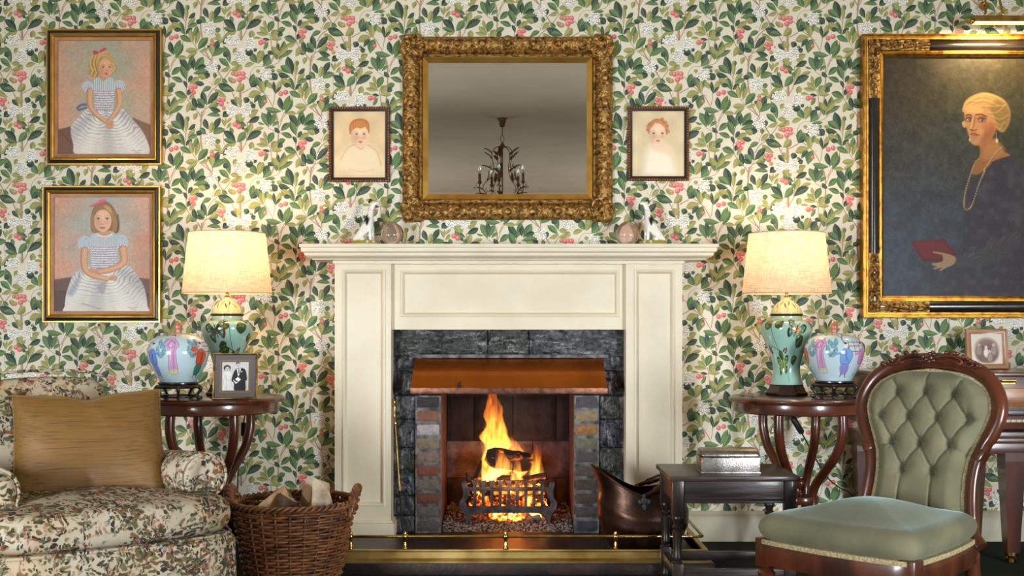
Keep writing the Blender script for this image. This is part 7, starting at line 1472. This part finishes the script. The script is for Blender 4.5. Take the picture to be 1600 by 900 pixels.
# back: plane reclined about the rear of the seat
Mk = Matrix.Translation((0, .245, .375)) @ Matrix.Rotation(-.23, 4, 'X')
def BK(a, h, d=0): return tuple(Mk @ Vector((a, -d, h)))
hs = [0, .05, .1, .16, .22, .27, .32, .37, .42, .455, .48, .497, .505]; hw_i = [.168, .160, .154, .152, .160, .178, .202, .216, .210, .184, .143, .085, .0]
def halfw(h): return interp(h, hs, hw_i)
buttons = [(-.098, .425), (0, .432), (.098, .425), (-.150, .343), (-.05, .345), (.05, .345), (.150, .343), (-.1, .258), (0, .258), (.1, .258), (-.052, .168), (.052, .168)]
segs = []
for i, (a, h) in enumerate(buttons):
    for j, (a2, h2) in enumerate(buttons):
        if 0.05 < h - h2 < .11 and abs(a - a2) < .075: segs.append((a, h, a2, h2))
segs += [(-.052, .168, -.058, 0), (.052, .168, .058, 0), (-.1, .258, -.17, .22), (.1, .258, .17, .22), (-.15, .343, -.23, .345), (.15, .343, .23, .345), (-.098, .425, -.13, .49), (0, .432, 0, .51), (.098, .425, .13, .49)]
def tuft(a, h):
    w = max(halfw(h), 1e-3); u = min(1, abs(a) / w); e = min(1.0, (w - abs(a)) / .05, (.506 - h) / .05, (h + .03) / .05); e = max(0, e); z = .042 * math.sin(e * PI / 2) ** .8
    dm = min(math.hypot(a - x, h - y) for x, y in buttons); z -= .026 * math.exp(-(dm / .014) ** 2) + .010 * math.exp(-(dm / .03) ** 2)
    ds = 9
    for x0, y0, x1, y1 in segs:
        ex, ey = x1 - x0, y1 - y0; t = max(0, min(1, ((a - x0) * ex + (h - y0) * ey) / (ex * ex + ey * ey))); ds = min(ds, math.hypot(a - x0 - t * ex, h - y0 - t * ey))
    z -= (.008 * math.exp(-(ds / .004) ** 2) + .003 * math.exp(-(ds / .02) ** 2)) * min(1, e * 1.5)
    # gathers radiating from each button
    for x, y in buttons:
        d = math.hypot(a - x, h - y)
        if d < .05: z += .0011 * math.sin(math.atan2(h - y, a - x) * 11) * math.exp(-((d - .02) / .014) ** 2)
    return z
nu, nv = 110, 124; pts = []
for i in range(nu):
    for j in range(nv):
        h = .5035 * j / (nv - 1) ; h = h if j < nv - 1 else .5045; a = (-1 + 2 * i / (nu - 1)) * max(halfw(h), .004); pts.append(BK(a, h, tuft(a, h)))
mb = MB(); mb.grid(pts, nu, nv); bkp = obj('backrest', mb, M_vel, nc, angle=180)
for x, y in buttons:
    mb = MB(); mb.sphere(BK(x, y, tuft(x, y) + .004), .0075, n=12, m=8); obj('button', mb, M_vel, bkp, angle=180)
out = [(halfw(h), h) for h in np.linspace(0, .504, 46)]
ring = [(-a, h) for a, h in out] + [(a, h) for a, h in out[::-1]]
mb = MB(); mb.tube([BK(a * .995, h, .004) for a, h in ring], .008, 8); obj('gimp_braid', mb, M_gimp, bkp, angle=180)
obj_ring = []
def frame_off(h, o_):  # centre line of the show-wood
    return halfw(h) + o_
cl = [(-.225, -.055), (-.195, -.02)] + [(-frame_off(h, .024), h) for h in (.04, .09, .15, .21, .26, .31, .36, .41)] + [(-.205, .468), (-.155, .508), (-.09, .530), (0, .538), (.09, .530), (.155, .508), (.205, .468)] + [(frame_off(h, .024), h) for h in (.41, .36, .31, .26, .21, .15, .09, .04)] + [(.195, -.02), (.225, -.055)]
cp = [tuple(q) for q in crom(cl, 5)]; secs = []
mb = MB(); sec = [(-.026, -.02), (.018, -.024), (.026, -.012), (.026, .004), (.018, .016), (.004, .020), (-.012, .014), (-.024, .004)]; vs = []; n = len(cp); k = len(sec)
for i, (a, h) in enumerate(cp):
    p0 = cp[max(0, i - 1)]; p1 = cp[min(n - 1, i + 1)]; t = Vector((p1[0] - p0[0], p1[1] - p0[1])).normalized(); nr = Vector((-t.y, t.x)); wf = 1.0 if h > .28 else .86
    for su, d in sec: vs.append(BK(a + nr.x * su * wf, h + nr.y * su * wf, d + .004))
mb.add(vs, [(i * k + j, (i + 1) * k + j, (i + 1) * k + (j + 1) % k, i * k + (j + 1) % k) for i in range(n - 1) for j in range(k)] + [tuple(range(k)), tuple((n - 1) * k + j for j in range(k))[::-1]])
fr_ = obj('back_frame', mb, M_wal, nc, angle=50)
mb = MB(); bp_o = [(a, h) for a, h in ring]; mb.add([BK(a * 1.02, h, -.006) for a, h in bp_o] , [tuple(range(len(bp_o)))]); obj('back_panel', mb, M_vel, nc, smooth=False)
for s in (-1, 1):   # shoulder steps where the balloon meets the stiles
    mb = MB(); a, h = s * frame_off(.235, .03), .235; c = Vector(BK(a, h, .0)); mb.box(-.017, .017, -.026, .024, -.02, .02, bv=.006); mb.xform(Matrix.Translation(c) @ Matrix.Rotation(-.23, 4, 'X') @ Matrix.Rotation(s * .5, 4, 'Y')); obj('shoulder_block', mb, M_wal, fr_)
# carved crest
mb = MB(); mb.sphere(BK(0, .545, .018), .016, n=16, m=10, sz=(1.2, .7, .9))
for q in range(7): t = q / 7 * 2 * PI; mb.sphere(BK(.017 * math.cos(t), .545 + .013 * math.sin(t), .022), .0075, n=9, m=6)
for s in (-1, 1):
    mb.tube([BK(s * x, h, .026) for x, h in [tuple(p_) for p_ in crom([(.02, .545), (.05, .552), (.085, .548), (.11, .535), (.105, .523), (.092, .527)], 6)]], list(np.linspace(.0075, .004, 31)), 8)
    mb.tube([BK(s * x, h, .025) for x, h in [tuple(p_) for p_ in crom([(.03, .532), (.06, .536), (.09, .53), (.13, .518), (.15, .522), (.145, .532)], 6)]], list(np.linspace(.004, .0065, 31)), 8)
    for x, h, an in ((.045, .558, .5), (.075, .556, .2), (.105, .545, -.1), (.13, .532, -.3), (.155, .517, -.5)): mb.tube([BK(s * x, h - .006, .02), BK(s * (x + .012), h + .004, .03), BK(s * (x + .026), h + .003 + an * .006, .022)], [.004, .0085, .002], 8)
obj('carved_crest', mb, M_wal, fr_, angle=180)
